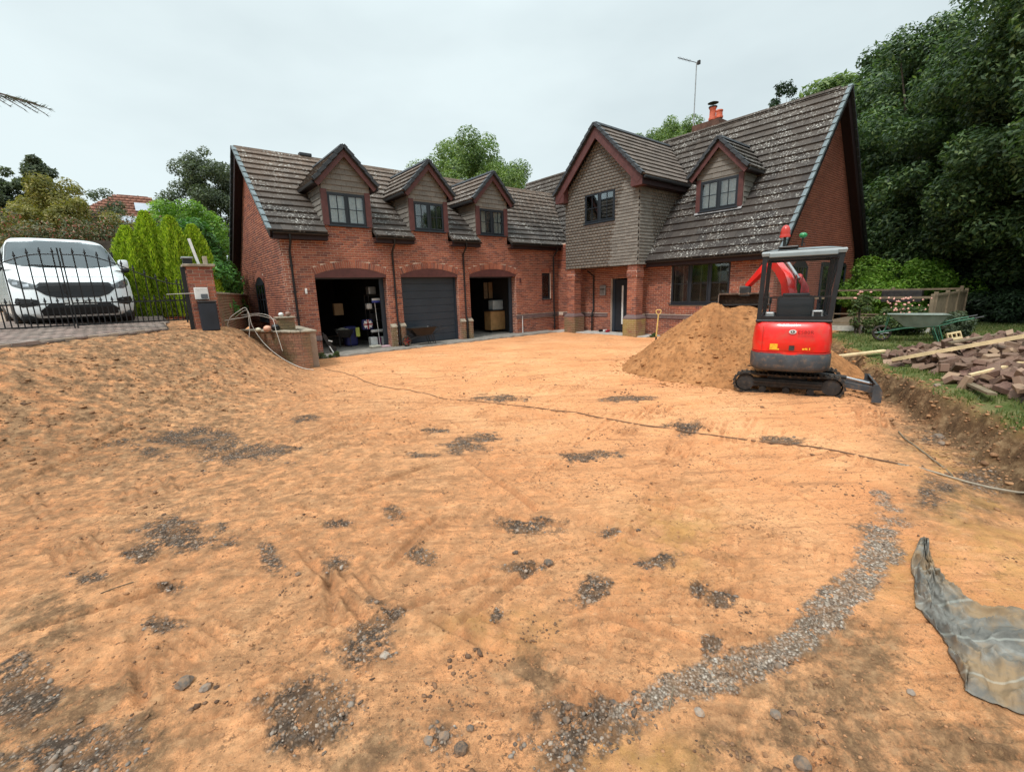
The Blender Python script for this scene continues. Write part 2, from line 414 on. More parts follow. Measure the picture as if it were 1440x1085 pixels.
# ================================================================== GROUND
GP= [[-15.46, -11.19, 0.38, -0.34, 0.03, 0.49], [-15.74, -11.26, 0.17, -0.15, 0.0, 0.19], [-16.03, -11.46, 0.16, -0.14, -0.01, 0.16], [-15.61, -11.9, 0.09, -0.08, 0.01, 0.07], [-14.51, -11.79, 0.17, -0.16, 0.04, 0.13], [-14.67, -12.45, 0.1, -0.09, 0.05, 0.16], [-14.13, -12.76, 0.1, -0.09, 0.06, 0.1], [-13.64, -13.32, 0.13, -0.11, 0.08, 0.1], [-13.28, -12.91, 0.19, -0.18, 0.1, 0.12], [-14.77, -13.29, 0.17, -0.14, 0.1, 0.24], [-15.16, -13.51, 0.19, -0.16, 0.08, 0.31], [-14.74, -14.08, 0.07, -0.07, 0.06, 0.11], [-14.36, -14.38, 0.14, -0.11, 0.15, 0.15], [-14.12, -14.45, 0.14, -0.12, 0.15, 0.11], [-13.82, -14.55, 0.13, -0.1, 0.13, 0.08], [-13.55, -14.65, 0.13, -0.11, 0.15, 0.07], [-13.2, -14.74, 0.13, -0.12, 0.18, 0.07], [-12.75, -14.83, 0.13, -0.12, 0.23, 0.07], [-12.24, -14.87, 0.11, -0.1, 0.31, 0.08], [-11.63, -14.88, 0.09, -0.09, 0.36, 0.07], [-11.1, -14.82, 0.1, -0.09, 0.22, 0.04], [-15.28, -8.21, 0.59, -0.57, 0.03, 0.57], [-14.66, -9.36, 0.37, -0.36, 0.06, 0.37], [-15.08, -7.76, 0.24, -0.23, 0.03, 0.36], [-15.96, -5.88, 0.37, -0.37, -0.01, 0.51], [-16.13, -7.77, 0.29, -0.28, -0.02, 0.36], [-14.36, -9.48, 0.2, -0.19, 0.04, 0.22], [-16.25, -12.42, 0.12, -0.11, -0.07, 0.42], [-15.99, -13.01, 0.29, -0.25, -0.03, 0.24], [-12.85, -13.45, 0.12, -0.11, 0.1, 0.09], [-13.39, -14.52, 0.05, -0.05, 0.1, 0.06], [-13.02, -14.27, 0.06, -0.05, 0.1, 0.05], [-11.74, -12.26, 0.29, -0.27, 0.14, 0.13], [-12.66, -10.97, 0.26, -0.25, 0.13, 0.2], [-13.19, -10.87, 0.13, -0.13, 0.07, 0.13], [-12.58, -10.13, 0.21, -0.21, 0.1, 0.19], [-13.03, -14.39, 0.07, -0.06, 0.09, 0.04], [-12.95, -13.93, 0.11, -0.09, 0.1, 0.07], [-14.9, -8.08, 0.2, -0.19, 0.03, 0.25], [-13.77, -8.19, 0.21, -0.21, 0.07, 0.27], [-9.25, -10.89, 0.32, -0.35, 0.25, 0.19], [-9.72, -13.53, 0.23, -0.23, 0.22, 0.08], [-14.06, -13.61, 0.05, -0.04, 0.07, 0.09], [-14.55, -13.18, 0.1, -0.09, 0.03, 0.05], [-12.33, -10.8, 0.27, -0.27, 0.11, 0.14], [-7.96, -14.68, 0.15, -0.15, 0.38, 0.05], [-9.35, -15.2, 0.19, -0.18, 0.63, 0.05], [-10.21, -14.94, 0.13, -0.12, 0.4, 0.06], [-15.01, -11.97, 0.08, -0.07, 0.04, 0.2], [-15.69, -12.26, 0.1, -0.09, 0.0, 0.1], [-14.05, -11.97, 0.1, -0.08, 0.05, 0.11], [-10.8, -9.27, 0.35, -0.37, 0.17, 0.22], [-14.95, -9.19, 0.41, -0.39, 0.04, 0.31], [-15.66, -8.51, 0.27, -0.26, 0.0, 0.35], [-10.04, -12.41, 0.2, -0.2, 0.24, 0.14], [-13.5, -13.85, 0.1, -0.09, 0.11, 0.1]]
BR= [[-16.01, -12.87, 0.56, -0.48, -0.04, 0.44], [-15.04, -13.83, 0.37, -0.31, 0.05, 0.15], [-13.4, -15.03, 0.35, -0.3, 0.41, 0.13], [-13.14, -15.45, 0.32, -0.28, 0.26, 0.03], [-13.76, -14.96, 0.32, -0.28, 0.13, 0.05], [-12.93, -14.89, 0.22, -0.19, 0.31, 0.1], [-8.74, -15.12, 0.4, -0.39, 0.94, 0.08], [-10.22, -15.13, 0.34, -0.31, 0.59, 0.07], [-7.89, -14.54, 0.29, -0.29, 1.31, 0.2], [-16.22, -11.87, 0.27, -0.23, -0.06, 0.48], [-14.23, -14.11, 0.15, -0.14, 0.15, 0.16], [-12.88, -15.12, 0.16, -0.13, 0.29, 0.07], [-16.52, 0.08, 3.04, -3.39, -0.59, 12.17], [-12.46, 1.12, 1.01, -1.26, 1.08, 5.55], [-17.06, -7.18, 0.44, -0.41, -0.18, 1.17]]
YE= [[-10.66, -15.37, 0.31, -0.27, 1.27, 0.09], [-11.73, -15.13, 0.2, -0.18, 0.44, 0.07], [-12.49, -13.78, 0.25, -0.22, 0.43, 0.26], [-8.95, -14.93, 0.31, -0.29, 0.76, 0.09], [-14.15, -14.63, 0.17, -0.15, 0.07, 0.06], [-14.16, -13.67, 0.18, -0.16, 0.07, 0.09]]
GR= [[(-14.42, -13.3), (-14.12, -14.45)], [(-14.35, -13.51), (-13.95, -14.56)], [(-14.59, -12.58), (-14.57, -13.24)], [(-14.82, -12.01), (-14.72, -13.18)], [(-12.82, -11.22), (-13.07, -12.85)], [(-14.35, -13.51), (-13.56, -13.38)], [(-13.12, -11.24), (-14.28, -11.37)], [(-12.08, -13.92), (-12.23, -13.27)], [(-15.79, -12.25), (-15.75, -12.95)], [(-16.39, -11.86), (-15.53, -11.95)], [(-13.35, -12.6), (-13.06, -13.18)], [(-12.77, -13.45), (-12.58, -14.37)], [(-13.72, -12.27), (-14.44, -12.72)], [(-10.68, -12.6), (-11.25, -14.52)], [(-14.74, -12.44), (-14.88, -13.04)], [(-13.68, -13.94), (-13.27, -14.84)], [(-14.55, -13.18), (-13.84, -13.25)], [(-13.2, -8.77), (-14.6, -9.84)], [(-13.25, -13.88), (-12.68, -14.74)], [(-16.88, -8.98), (-16.31, -8.22)], [(-16.31, -8.22), (-14.7, -5.2)]]
EDGE_X = np.array([-60, -25, -12.5, -10.5, -9.18, -8.02, -7.21, -5.77, -4.56, -2.23, -.41, .3, 12, 13])
EDGE_Y = np.array([-26, -20, -16.9, -15.98, -15.38, -14.91, -14.5, -13.6, -13.08, -12.06, -11.3, -10.9, -10.6, 60])
CP = np.array([(-17.3,-5.5,1.25),(-16.2,-4.3,1.26),(-15.1,-3.1,1.26),(-14.5,-2.6,1.2),(-16.6,-3.2,1.3),(-17.5,-3.5,1.33),(-16.5,0,1.38),(-14.3,0,1.3),(-19,-6,1.25),(-21,-7,1.2),(-22,-3,1.4),(-20,0,1.4),(-18,4,1.42),(-14.5,4,1.3),(-22,6,1.4),
 (-13.35,.6,.95),(-13.05,-.8,.66),(-12.80,-1.8,.27),(-12.45,-2.9,.0),(-13.6,2.5,1.1),(-13.6,6,1.2),(-13.9,-1.0,1.22),(-13.55,-1.6,1.05),(-13.2,-2.4,.55),(-14.1,-3.1,1.26),(-13.8,-2.6,1.18),(-13.7,-3.5,.80),(-13.4,-4.3,.32),(-12.9,-3.4,.22),(-13.2,-5.3,.06),
 (-14.6,-3.9,1.05),(-14.4,-4.8,.58),(-14.2,-5.9,.2),(-14.0,-7.0,.02),(-15.4,-4.3,1.10),(-15.5,-5.4,.68),(-15.4,-6.6,.26),(-15.3,-8.0,.02),(-16.3,-5.3,1.08),(-16.4,-6.3,.68),(-16.4,-7.5,.28),(-16.4,-9.0,.02),(-17.3,-6.4,.98),(-17.3,-7.3,.55),(-17.3,-8.2,.22),(-17.3,-9.4,.02),
 (-19,-7,1.0),(-19,-8.5,.45),(-19,-10,.05),(-22,-9,.8),(-22,-11.5,.05),(-12.2,-4,0),(-12,-1,-.04),(-11,-5,0),(-13,-6.5,0),(-14,-9,0),(-16,-11,0),(-18,-12,0),(-21,-14,0),(-12,-10,0),(-9,-4,0),(-9,-9,0),(-16,-15,0),(-6,-3,0),(-12,3,0),(-10,6,0)])
def tps(r): return r
_A = tps(np.hypot(CP[:, None, 0]-CP[None, :, 0], CP[:, None, 1]-CP[None, :, 1])); _W = np.linalg.solve(_A + 1e-9*np.eye(len(CP)), CP[:, 2])
def bank(x, y):
    x = np.asarray(x, float); y = np.asarray(y, float)
    xs = np.clip(x, -23, 0); ys = np.clip(y, -16, 6)
    h = np.zeros_like(xs)
    for (cx, cy, _), w in zip(CP, _W): h = h + w*tps(np.hypot(xs-cx, ys-cy))
    h = np.clip(h, 0, 1.5)
    xw = np.where(y > -2.9, -12.39-.2686*(np.minimum(y, .6)+2.9), -12.39)     # line of the retaining wall
    keep = 1-smooth(xw-.02, xw+.12, x)*(y > -3.2)
    far = 1-smooth(-13, -11.5, x)
    h = h*keep*np.where(y > -3.2, 1, far)
    return h
def lawn_d(x, y):
    d = (np.interp(x, EDGE_X, EDGE_Y)-y)*.88
    return np.where(x > 12, 3, d)
def arc_track(cx, cy, r, a0, a1, n, w=.12, gauge=.78):
    out = []
    for rr in (r, r+gauge):
        for i in range(n):
            t0, t1 = R(a0+(a1-a0)*i/n), R(a0+(a1-a0)*(i+1)/n)
            out.append(((cx+rr*math.cos(t0), cy+rr*math.sin(t0)), (cx+rr*math.cos(t1), cy+rr*math.sin(t1)), w))
    return out
TRACKS = [((-16.2,-12.2), (-11.2,-9.2), .13), ((-13.9,-14.2), (-9.2,-12.1), .13), ((-15.8,-9.0),(-9.3,-6.3), .13), ((-12.9,-12.9), (-9.0,-10.3), .12), ((-12.2,-14.4),(-10.9,-11.0),.13), ((-13.6,-14.9),(-12.6,-12.6),.12)] \
    + arc_track(-14.5, -18.5, 8.6, 62, 108, 7) + arc_track(-6.5, -3.5, 6.6, 190, 255, 7) + arc_track(-17, -16, 4.2, 20, 75, 6)
def ground_z(x, y, detail=True):
    x = np.asarray(x, float); y = np.asarray(y, float)
    z = bank(x, y)
    D = lawn_d(x, y)
    if detail: Dn = D + .34*fbm(x, y, 2.6, 4, 5) + .05*fbm(x, y, 14, 2, 8)
    else: Dn = D
    top = .34 + .09*smooth(-5, -9, x) + .05*smooth(0, 3, D)
    z = z + top*smooth(-.08, .16, Dn)*(.82+.18*smooth(0, .7, Dn)) - .07*smooth(-.75, -.3, D)*(1-smooth(-.15, .0, D))
    if not detail: return z
    fine = 1-smooth(.05, .5, Dn)*.8
    soft = (D < .3)
    # broad undulation and drag marks
    z = z + .075*fbm(x, y, .45, 3, 1)*(y < -1)
    c, s = math.cos(.95), math.sin(.95)
    u_, v_ = x*c+y*s, -x*s+y*c                     # drag marks run across the view
    wob = .35*fbm(x, y, .5, 2, 40)
    far = smooth(3, 8, np.hypot(x+15.4, y+15.4))
    z = z + (.034+.030*far)*fbm(u_*3.2, v_*.42+wob, 1.6, 4, 2)*fine + .014*fbm(u_*.45, v_*2.6, 1.5, 3, 3)*fine
    lump = fbm(x, y, 3.3, 5, 4, .6)
    z = z + .018*np.maximum(lump, 0)**1.0*fine + .012*fbm(x, y, 17, 3, 6, .6)*fine
    b2 = smooth(.08, .5, bank(x, y))*(bank(x, y) < 1.22)
    z = z + b2*(.022*fbm(x, y, 2.4, 5, 9, .55)+.01*np.maximum(fbm(x, y, 6, 3, 10), 0))
    z = z + .10*fbm(x, y, 5.5, 4, 12, .6)*smooth(-.3, .0, Dn)*(1-smooth(.25, .6, Dn))
    # wheel ruts, bucket-edge scrapes with a raised lip
    for (a, b) in GR:
        d, t = seg_dist(x, y, a, b); w = .03+.01*(abs(a[0]*7) % 1); e = smooth(0, .08, t)*(1-smooth(.92, 1, t)); br = .45+.9*(vnoise(x*4, y*4, 3))
        z = z + e*br*(.024*np.exp(-((d-.05)/.022)**2) - .024*np.exp(-(d/w)**2))
    # prints of the digger's rubber tracks
    for (a, b, w) in TRACKS:
        pass
    for (a, b, w) in TRACKS if True else (((-16.2,-12.2), (-11.2,-9.2), .13), ((-13.9,-14.2), (-9.2,-12.1), .13), ((-15.8,-9.0),(-9.3,-6.3), .13), ((-12.9,-12.9), (-9.0,-10.3), .12), ((-13.6,-8.2), (-7.2,-7.9), .13), ((-12.2,-14.4),(-10.9,-11.0),.13), ((-13.6,-14.9),(-12.6,-12.6),.12)):
        d, t = seg_dist(x, y, a, b); L = math.hypot(b[0]-a[0], b[1]-a[1]); m = (1-smooth(w*.85, w*1.1, d))*smooth(0,.05,t)*(1-smooth(.95,1,t))*smooth(-.12, .12, fbm(x, y, 1.1, 2, 21))
        z = z + m*(-.012 + .006*np.sin(t*L*2*math.pi/.085)) + .010*np.exp(-((d-w*1.1)/.02)**2)*(t > .01)*(t < .99)*smooth(-.12, .12, fbm(x, y, 1.1, 2, 21))
    return z
def axis(c, lo, hi, dmin, k, far_lo, far_hi):
    r = [c]; 
    while r[-1] < hi: r.append(r[-1]+max(dmin, k*(r[-1]-c)))
    l = [c]
    while l[-1] > lo: l.append(l[-1]-max(dmin, k*(c-l[-1])))
    return np.array(sorted(list(far_lo)+l[1:]+r+list(far_hi)))
gx = axis(-14.6, -20.5, 2.0, .016, .0062, [-600,-300,-180,-110,-70,-50,-38,-30,-26,-23.5,-22], [3,4,5,6.5,8,10,12,13,14,18,24,32,45,70,110,200,350,600])
gy = axis(-14.2, -17.6, .6, .016, .0062, [-600,-300,-150,-80,-50,-35,-26,-22,-20,-18.6], [1.2,2,3,4.5,6.5,9,13,18,26,40,60,100,180,350,600])
X, Y = np.meshgrid(gx, gy, indexing='ij')
Z = ground_z(X, Y)
Z = np.where((X > -11.9) & (Y > -1.2) & (X < 8), -.06+np.minimum(Z, 0)*.3, Z)
Z = np.where((X > .0) & (X < 8) & (Y > -9.6), -.06, Z)
GP = [g for i, g in enumerate(GP) if i not in (14, 15, 16, 17, 18, 19, 20)]
BAND = [(-14.05,-14.47),(-13.82,-14.56),(-13.55,-14.66),(-13.2,-14.75),(-12.75,-14.84),(-12.24,-14.88),(-11.63,-14.88),(-11.05,-14.80),(-10.6,-14.66)]
def band_mask(x, y):
    xw = x+.10*fbm(x, y, 3.5, 3, 134); yw = y+.10*fbm(x, y, 3.5, 3, 135); m = np.zeros_like(x)
    for i in range(len(BAND)-1):
        d, t = seg_dist(xw, yw, BAND[i], BAND[i+1]); w = .060+.010*i
        m = np.maximum(m, np.exp(-(d/w)**2*.8)*(1 if i < 6 else .75))
    return m
def blobs(x, y, L, pw=1.0):
    m = np.zeros_like(x)
    for (cx, cy, ax, ay, bx, by) in L:
        det = ax*by-ay*bx
        # widen very thin footprints a little so they stay patches, not lines
        dx, dy = x-cx, y-cy; p = (dx*by-dy*bx)/det; q = (ax*dy-ay*dx)/det
        m = np.maximum(m, np.exp(-(p*p+q*q)*.8*pw))
    return m
WX = X+.11*fbm(X, Y, 3, 3, 34); WY = Y+.14*fbm(X, Y, 3, 3, 35); BM = band_mask(X, Y); GRAV = np.maximum(blobs(WX, WY, GP, 1.1), BM*1.1); BROWN = blobs(X+.25*fbm(X, Y, 2.2, 4, 36, .6), Y+.25*fbm(X, Y, 2.2, 4, 37, .6), BR, .8); YELL = blobs(X, Y, YE, .8)
gn = fbm(X, Y, 5, 4, 31, .6)
GRAV = np.clip(GRAV*1.15+gn*1.7-.42, 0, 1)*(bank(X, Y) < .12)
Z = Z + GRAV*(.012*fbm(X, Y, 26, 2, 33)+.004)*(np.hypot(X+15, Y+15) < 9)
bk = bank(X, Y)
BROWN = np.clip(BROWN + .05*smooth(.2, .6, bk)*(bk < 1.15) + .0, 0, 1)
D = lawn_d(X, Y)
LAWN = smooth(.06, .26, D + .34*fbm(X, Y, 2.6, 4, 5) + .25*fbm(X, Y, 1.3, 3, 50))
BANKC = smooth(-.32, -.02, D + .3*fbm(X, Y, 2.2, 4, 51))*(1-LAWN)
TRK = np.zeros_like(X)
for (a, b) in GR:
    d, t = seg_dist(X, Y, a, b); TRK = np.maximum(TRK, smooth(0, .08, t)*(1-smooth(.92, 1, t))*np.exp(-(d/.028)**2)*(.5+vnoise(X*4, Y*4, 3)))
for (a, b, w) in TRACKS:
    d, t = seg_dist(X, Y, a, b); L = math.hypot(b[0]-a[0], b[1]-a[1]); TRK = np.maximum(TRK, smooth(-.12, .12, fbm(X, Y, 1.1, 2, 21))*((1-smooth(w*.85, w*1.05, d))*(.25+.5*(np.sin(t*L*2*math.pi/.085) < 0)) + np.exp(-((d-w*1.08)/.018)**2)*.5)*(t > .01)*(t < .99))
# bucket-tooth scrapes: bundles of thin parallel scratches cut into the sand
STREAK = np.zeros_like(X); rs_ = np.random.default_rng(5)
for k in range(260):
    rr0 = 1.6+11*rs_.uniform()**1.1; a0 = R(51)+(rs_.uniform()-.5)*R(100); cx0, cy0 = CAM.x+rr0*math.cos(a0), CAM.y+rr0*math.sin(a0)
    if cx0 > -4.5 or cy0 > -1.4 or float(lawn_d(np.array([cx0]), np.array([cy0]))[0]) > -.5: continue
    base_a = rs_.choice([R(-39), R(-30), R(-70), R(15), R(-50)])+rs_.normal(0, .12); Ls = rs_.uniform(.5, 1.3)*(.8+.12*rr0); sp = rs_.uniform(.06, .11)
    for q in range(rs_.integers(1, 6)):
        ox, oy = cx0-math.sin(base_a)*sp*q, cy0+math.cos(base_a)*sp*q; l = Ls*rs_.uniform(.6, 1)
        a = (ox-math.cos(base_a)*l/2, oy-math.sin(base_a)*l/2); b = (ox+math.cos(base_a)*l/2, oy+math.sin(base_a)*l/2)
        i0, i1 = np.searchsorted(gx, [min(a[0], b[0])-.15, max(a[0], b[0])+.15]); j0, j1 = np.searchsorted(gy, [min(a[1], b[1])-.15, max(a[1], b[1])+.15])
        if i1-i0 < 2 or j1-j0 < 2: continue
        xs_, ys_ = X[i0:i1, j0:j1], Y[i0:i1, j0:j1]; bow = .04*np.sin((xs_+ys_)*1.3+k)
        d, t = seg_dist(xs_+bow, ys_-bow, a, b); w = max(.010, .0030*rr0)*rs_.uniform(.8, 1.4); e = smooth(0, .15, t)*(1-smooth(.8, 1, t))*np.clip(vnoise(xs_*9, ys_*9, 44)*2-.3, 0, 1)
        g_ = np.exp(-(d/w)**2)*e; Z[i0:i1, j0:j1] += -.015*g_*min(2.5, w/.012)+.010*np.exp(-((d-w*2)/w)**2)*e
        STREAK[i0:i1, j0:j1] = np.maximum(STREAK[i0:i1, j0:j1], g_*rs_.uniform(.4, 1))
TRK = np.maximum(TRK, STREAK*1.1)
nx_, ny_ = X.shape
ids = np.arange(nx_*ny_).reshape(nx_, ny_)
F = np.stack([ids[:-1, :-1], ids[1:, :-1], ids[1:, 1:], ids[:-1, 1:]], -1).reshape(-1, 4)

def ground_mat():
    n = NT('sandy_ground'); co = n.coord('World')
    A = lambda k: n.n('Attribute', attribute_name=k).outputs['Fac']
    grav, brown, yel, lawn, bankc = (A(k) for k in ('gravel', 'brown', 'yellow', 'lawn', 'bank'))
    n1 = n.noise(co, .7, 5, .6); n2 = n.noise(co, 5, 6, .65); n3 = n.noise(co, 42, 5, .7); n4 = n.noise(co, 230, 3, .7)
    st = n.noise(n.coord('World', (.40, 3.0, 1), (0, 0, R(39))), 2.0, 7, .68); st2 = n.noise(n.coord('World', (.5, 4.0, 1), (0, 0, R(8))), 2.4, 6, .65)
    sand = n.ramp(n1, [(.3, (.61, .245, .098)), (.5, (.69, .310, .134)), (.72, (.74, .385, .185))])
    sand = n.mix(n.ramp(n2, [(.34, (.25,)*3), (.44, (0, 0, 0))]), sand, (.54, .225, .095, 1))
    sand = n.mix(n.ramp(st, [(.53, (0, 0, 0)), (.64, (.75,)*3)]), sand, (.33, .145, .065, 1)); sand = n.mix(n.ramp(st2, [(.57, (0, 0, 0)), (.66, (.6,)*3)]), sand, (.40, .18, .08, 1))  # dark soil streaks, with the shadows of drag ridges painted in
    sand = n.mix(n.ramp(st, [(.30, (.5,)*3), (.44, (0, 0, 0))]), sand, (.70, .42, .22, 1))
    crm = n.noise(co, 30, 9, .76); dsh = n.noise(n.coord('World', (7, 34, 1), (0, 0, R(39))), 1.0, 8, .74); dsh2 = n.noise(n.coord('World', (30, 7, 1), (0, 0, R(20))), 1.0, 8, .74); low = n.ramp(n.noise(co, 1.1, 5, .65), [(.44, (.12,)*3), (.64, (1, 1, 1))])
    sand = n.mix(n.math('MULTIPLY', n.ramp(dsh, [(.56, (0, 0, 0)), (.60, (.95,)*3)]), low), sand, (.25, .105, .048, 1))
    sand = n.mix(n.math('MULTIPLY', n.ramp(dsh2, [(.58, (0, 0, 0)), (.64, (.8,)*3)]), low), sand, (.28, .12, .055, 1))
    sand = n.mix(n.math('MULTIPLY', n.ramp(crm, [(.55, (0, 0, 0)), (.58, (1, 1, 1))]), low), sand, (.15, .068, .035, 1))
    sand = n.mix(n.ramp(dsh, [(.36, (.7,)*3), (.42, (0, 0, 0))]), sand, (.78, .45, .24, 1))
    sand = n.mix(n.ramp(n3, [(.56, (0, 0, 0)), (.66, (.7,)*3)]), sand, (.20, .09, .042, 1)); sand = n.mix(n.ramp(n.noise(co, 2.6, 8, .72), [(.60, (0, 0, 0)), (.68, (.4,)*3)]), sand, (.42, .20, .095, 1)); sand = n.mix(n.ramp(n.noise(co, 15, 6, .75), [(.60, (0, 0, 0)), (.63, (.8,)*3)]), sand, (.17, .085, .045, 1))
    n5 = n.noise(co, 110, 4, .75); sand = n.mix(n.ramp(n4, [(.30, (.7,)*3), (.40, (0, 0, 0))]), sand, (.24, .11, .05, 1)); sand = n.mix(n.ramp(n5, [(.36, (.75,)*3), (.42, (0, 0, 0))]), sand, (.24, .11, .05, 1)); sand = n.mix(n.ramp(n4, [(.56, (0, 0, 0)), (.66, (.6,)*3)]), sand, (.78, .46, .24, 1)); trk = A('track'); sand = n.mix(n.math('MULTIPLY', trk, .5, clamp=True), sand, (.36, .155, .068, 1))  # low grain dark, high grain pale: shade of small hollows painted into the sand
    br = n.ramp(n.noise(co, 9, 6, .72), [(.3, (.075, .045, .026)), (.5, (.19, .105, .055)), (.66, (.40, .23, .12))])
    br = n.mix(n.ramp(n3, [(.5, (0, 0, 0)), (.7, (.5,)*3)]), br, (.40, .24, .12, 1))
    bm_ = n.math('MULTIPLY', brown, n.ramp(n.noise(co, 6, 8, .75), [(.36, (.15,)*3), (.56, (1.3,)*3)]), clamp=True)
    c = n.mix(bm_, sand, br)
    ye = n.ramp(n2, [(.35, (.26, .135, .04)), (.6, (.42, .235, .07))])
    c = n.mix(n.math('MULTIPLY', yel, n.ramp(n.noise(co, 3.5, 5, .7), [(.4, (.05,)*3), (.6, (.6,)*3)])), c, ye)
    vo = n.n('TexVoronoi'); vo.inputs['Scale'].default_value = 75; n.l(co, vo.inputs[0])
    gsep = n.n('SeparateColor'); n.l(vo.outputs['Color'], gsep.inputs[0])
    gr = n.mix(A('pale'), n.ramp(gsep.outputs[0], [(0, (.028, .022, .018)), (.5, (.075, .058, .045)), (.85, (.16, .125, .10)), (1, (.32, .27, .22))]), n.ramp(gsep.outputs[0], [(0, (.17, .13, .10)), (.5, (.33, .27, .21)), (.85, (.46, .39, .32)), (1, (.62, .55, .47))]))
    gr = n.mix(n.ramp(vo.outputs['Distance'], [(.25, (0, 0, 0)), (.75, (.8,)*3)]), gr, (.05, .035, .025, 1))
    gr = n.mix(n.ramp(n2, [(.45, (0, 0, 0)), (.62, (.6,)*3)]), gr, (.24, .12, .055, 1))
    gm = n.math('MULTIPLY', grav, n.ramp(n.noise(co, 24, 5, .7), [(.36, (.1,)*3), (.56, (1.4,)*3)]), clamp=True)
    gm2 = n.ramp(gm, [(.06, (0, 0, 0)), (.5, (.95,)*3)])
    c = n.mix(gm2, c, gr)
    bc = n.ramp(n.noise(co, 7, 7, .75), [(.3, (.045, .026, .015)), (.5, (.13, .075, .038)), (.66, (.27, .175, .095))])
    c = n.mix(bankc, c, bc)
    g2 = n.noise(co, 2.2, 5, .6); g3 = n.noise(co, 60, 3, .8)
    gc = n.ramp(g2, [(.35, (.055, .085, .018)), (.5, (.11, .125, .035)), (.66, (.20, .17, .075))])
    gc = n.mix(n.ramp(g3, [(.4, (.5,)*3), (.6, (0, 0, 0))]), gc, (.03, .045, .012, 1))
    c = n.mix(lawn, c, gc)
    n.base(c); n.rough(.95); n.b.inputs['Specular IOR Level'].default_value = .15
    h = n.math('ADD', n.math('ADD', dsh, crm), n.math('ADD', n.math('MULTIPLY', n3, .6), n.math('MULTIPLY', n4, .3)))
    h = n.math('ADD', h, n.math('MULTIPLY', n.noise(co, 13, 5, .7), .9)); h = n.math('ADD', h, n.math('MULTIPLY', st, 1.2)); h = n.math('ADD', h, n.math('MULTIPLY', n5, .6))
    h = n.math('ADD', h, n.math('MULTIPLY', n.math('MULTIPLY', vo.outputs['Distance'], gm2), -.9))
    n.bump(h, .75, .015)
    MATS['ground'] = n.m; return n.m
M_GROUND = ground_mat()
ground = np_mesh('ground', np.stack([X, Y, Z], -1).reshape(-1, 3), F, M_GROUND, smooth=True)
for k, a in (('track', TRK), ('pale', np.clip(BM*1.6, 0, 1)), ('gravel', GRAV), ('brown', BROWN), ('yellow', YELL), ('lawn', LAWN), ('bank', BANKC)):
    at = ground.data.attributes.new(k, 'FLOAT', 'POINT'); at.data.foreach_set('value', a.astype(np.float32).ravel())
tag(ground, kind='structure')
def gz(x, y): return float(ground_z(np.array([x]), np.array([y]))[0])

# ---- gravel and clods lying on the sand (nobody could count them)
def stone_set(n=10, sub=1):
    out = []
    for k in range(n):
        bm = bmesh.new(); bmesh.ops.create_icosphere(bm, subdivisions=sub, radius=1)
        s = Vector((random.uniform(.75, 1.2), random.uniform(.6, 1), random.uniform(.42, .75))); o = Vector((random.random()*40, k*7.3, 1))
        for v in bm.verts:
            v.co *= 1+.75*mnoise.noise(v.co*1.6+o); v.co = Vector((v.co.x*s.x, v.co.y*s.y, v.co.z*s.z))
            v.co.z = max(v.co.z, -.35)
        V = np.array([v.co[:] for v in bm.verts]); 
        for i, v in enumerate(bm.verts): v.index = i
        Fa = np.array([[v.index for v in f.verts] for f in bm.faces]); bm.free(); out.append((V, Fa))
    return out
STN = stone_set(12, 1)
def scatter(name, pts, sizes, mat, flat=1.0, kindset=STN):
    Vs, Fs, o = [], [], 0
    for (x, y, z), s in zip(pts, sizes):
        V, Fa = kindset[rng.integers(len(kindset))]
        a = rng.uniform(0, 6.28); c, si = math.cos(a), math.sin(a)
        W = V*s; W = np.stack([W[:, 0]*c-W[:, 1]*si+x, W[:, 0]*si+W[:, 1]*c+y, W[:, 2]*flat+z+s*.12], -1)
        Vs.append(W); Fs.append(Fa+o); o += len(V)
    return np_mesh(name, np.vstack(Vs), np.vstack(Fs), mat)
def stone_mat(name, stops, dust):
    n = NT(name); co = n.coord('World'); c = n.ramp(n.rnd(), stops)
    c = n.mix(n.ramp(n.noise(co, 40, 5, .7), [(.4, (0, 0, 0)), (.65, (.75,)*3)]), c, dust)
    n.base(c); n.rough(.9); n.bump(n.noise(co, 120, 3, .7), .4, .004); return n.m
M_STONE = stone_mat('stone', [(0, (.04, .032, .028)), (.4, (.10, .082, .068)), (.72, (.18, .15, .125)), (.9, (.25, .21, .175)), (1, (.36, .31, .26))], (.27, .155, .085, 1))
M_CLOD = stone_mat('clod', [(0, (.09, .045, .025)), (.4, (.20, .10, .048)), (1, (.42, .21, .10))], (.34, .17, .08, 1))
cand = rng.uniform(0, 1, (260000, 2)); 
rr = 1.2+13*cand[:, 0]**1.5; aa = R(51)+ (cand[:, 1]-.5)*R(112)
px_, py_ = CAM.x+rr*np.cos(aa), CAM.y+rr*np.sin(aa)
gm = np.maximum(blobs(px_+.11*fbm(px_, py_, 3, 3, 34), py_+.14*fbm(px_, py_, 3, 3, 35), GP, 1.1), band_mask(px_, py_)*1.1); gmask = np.clip(gm*1.15+fbm(px_, py_, 5, 4, 31, .6)*1.7-.42, 0, 1)*(bank(px_, py_) < .12)
ok = (gmask > .10) & (rng.uniform(0, 1, len(gm)) < gmask**1.3*.7) & (lawn_d(px_, py_) < -.05) & (px_ < -4)
sx_, sy_ = px_[ok][:21000], py_[ok][:21000]; dd = np.hypot(sx_-CAM.x, sy_-CAM.y)
sz_ = rng.lognormal(math.log(.0056), .45, len(sx_))*(1+.07*dd)
tag(scatter('gravel', zip(sx_, sy_, ground_z(sx_, sy_)), np.clip(sz_, .003, .024), M_STONE), 'loose grey gravel gathered in patches on the orange sand', kind='stuff')
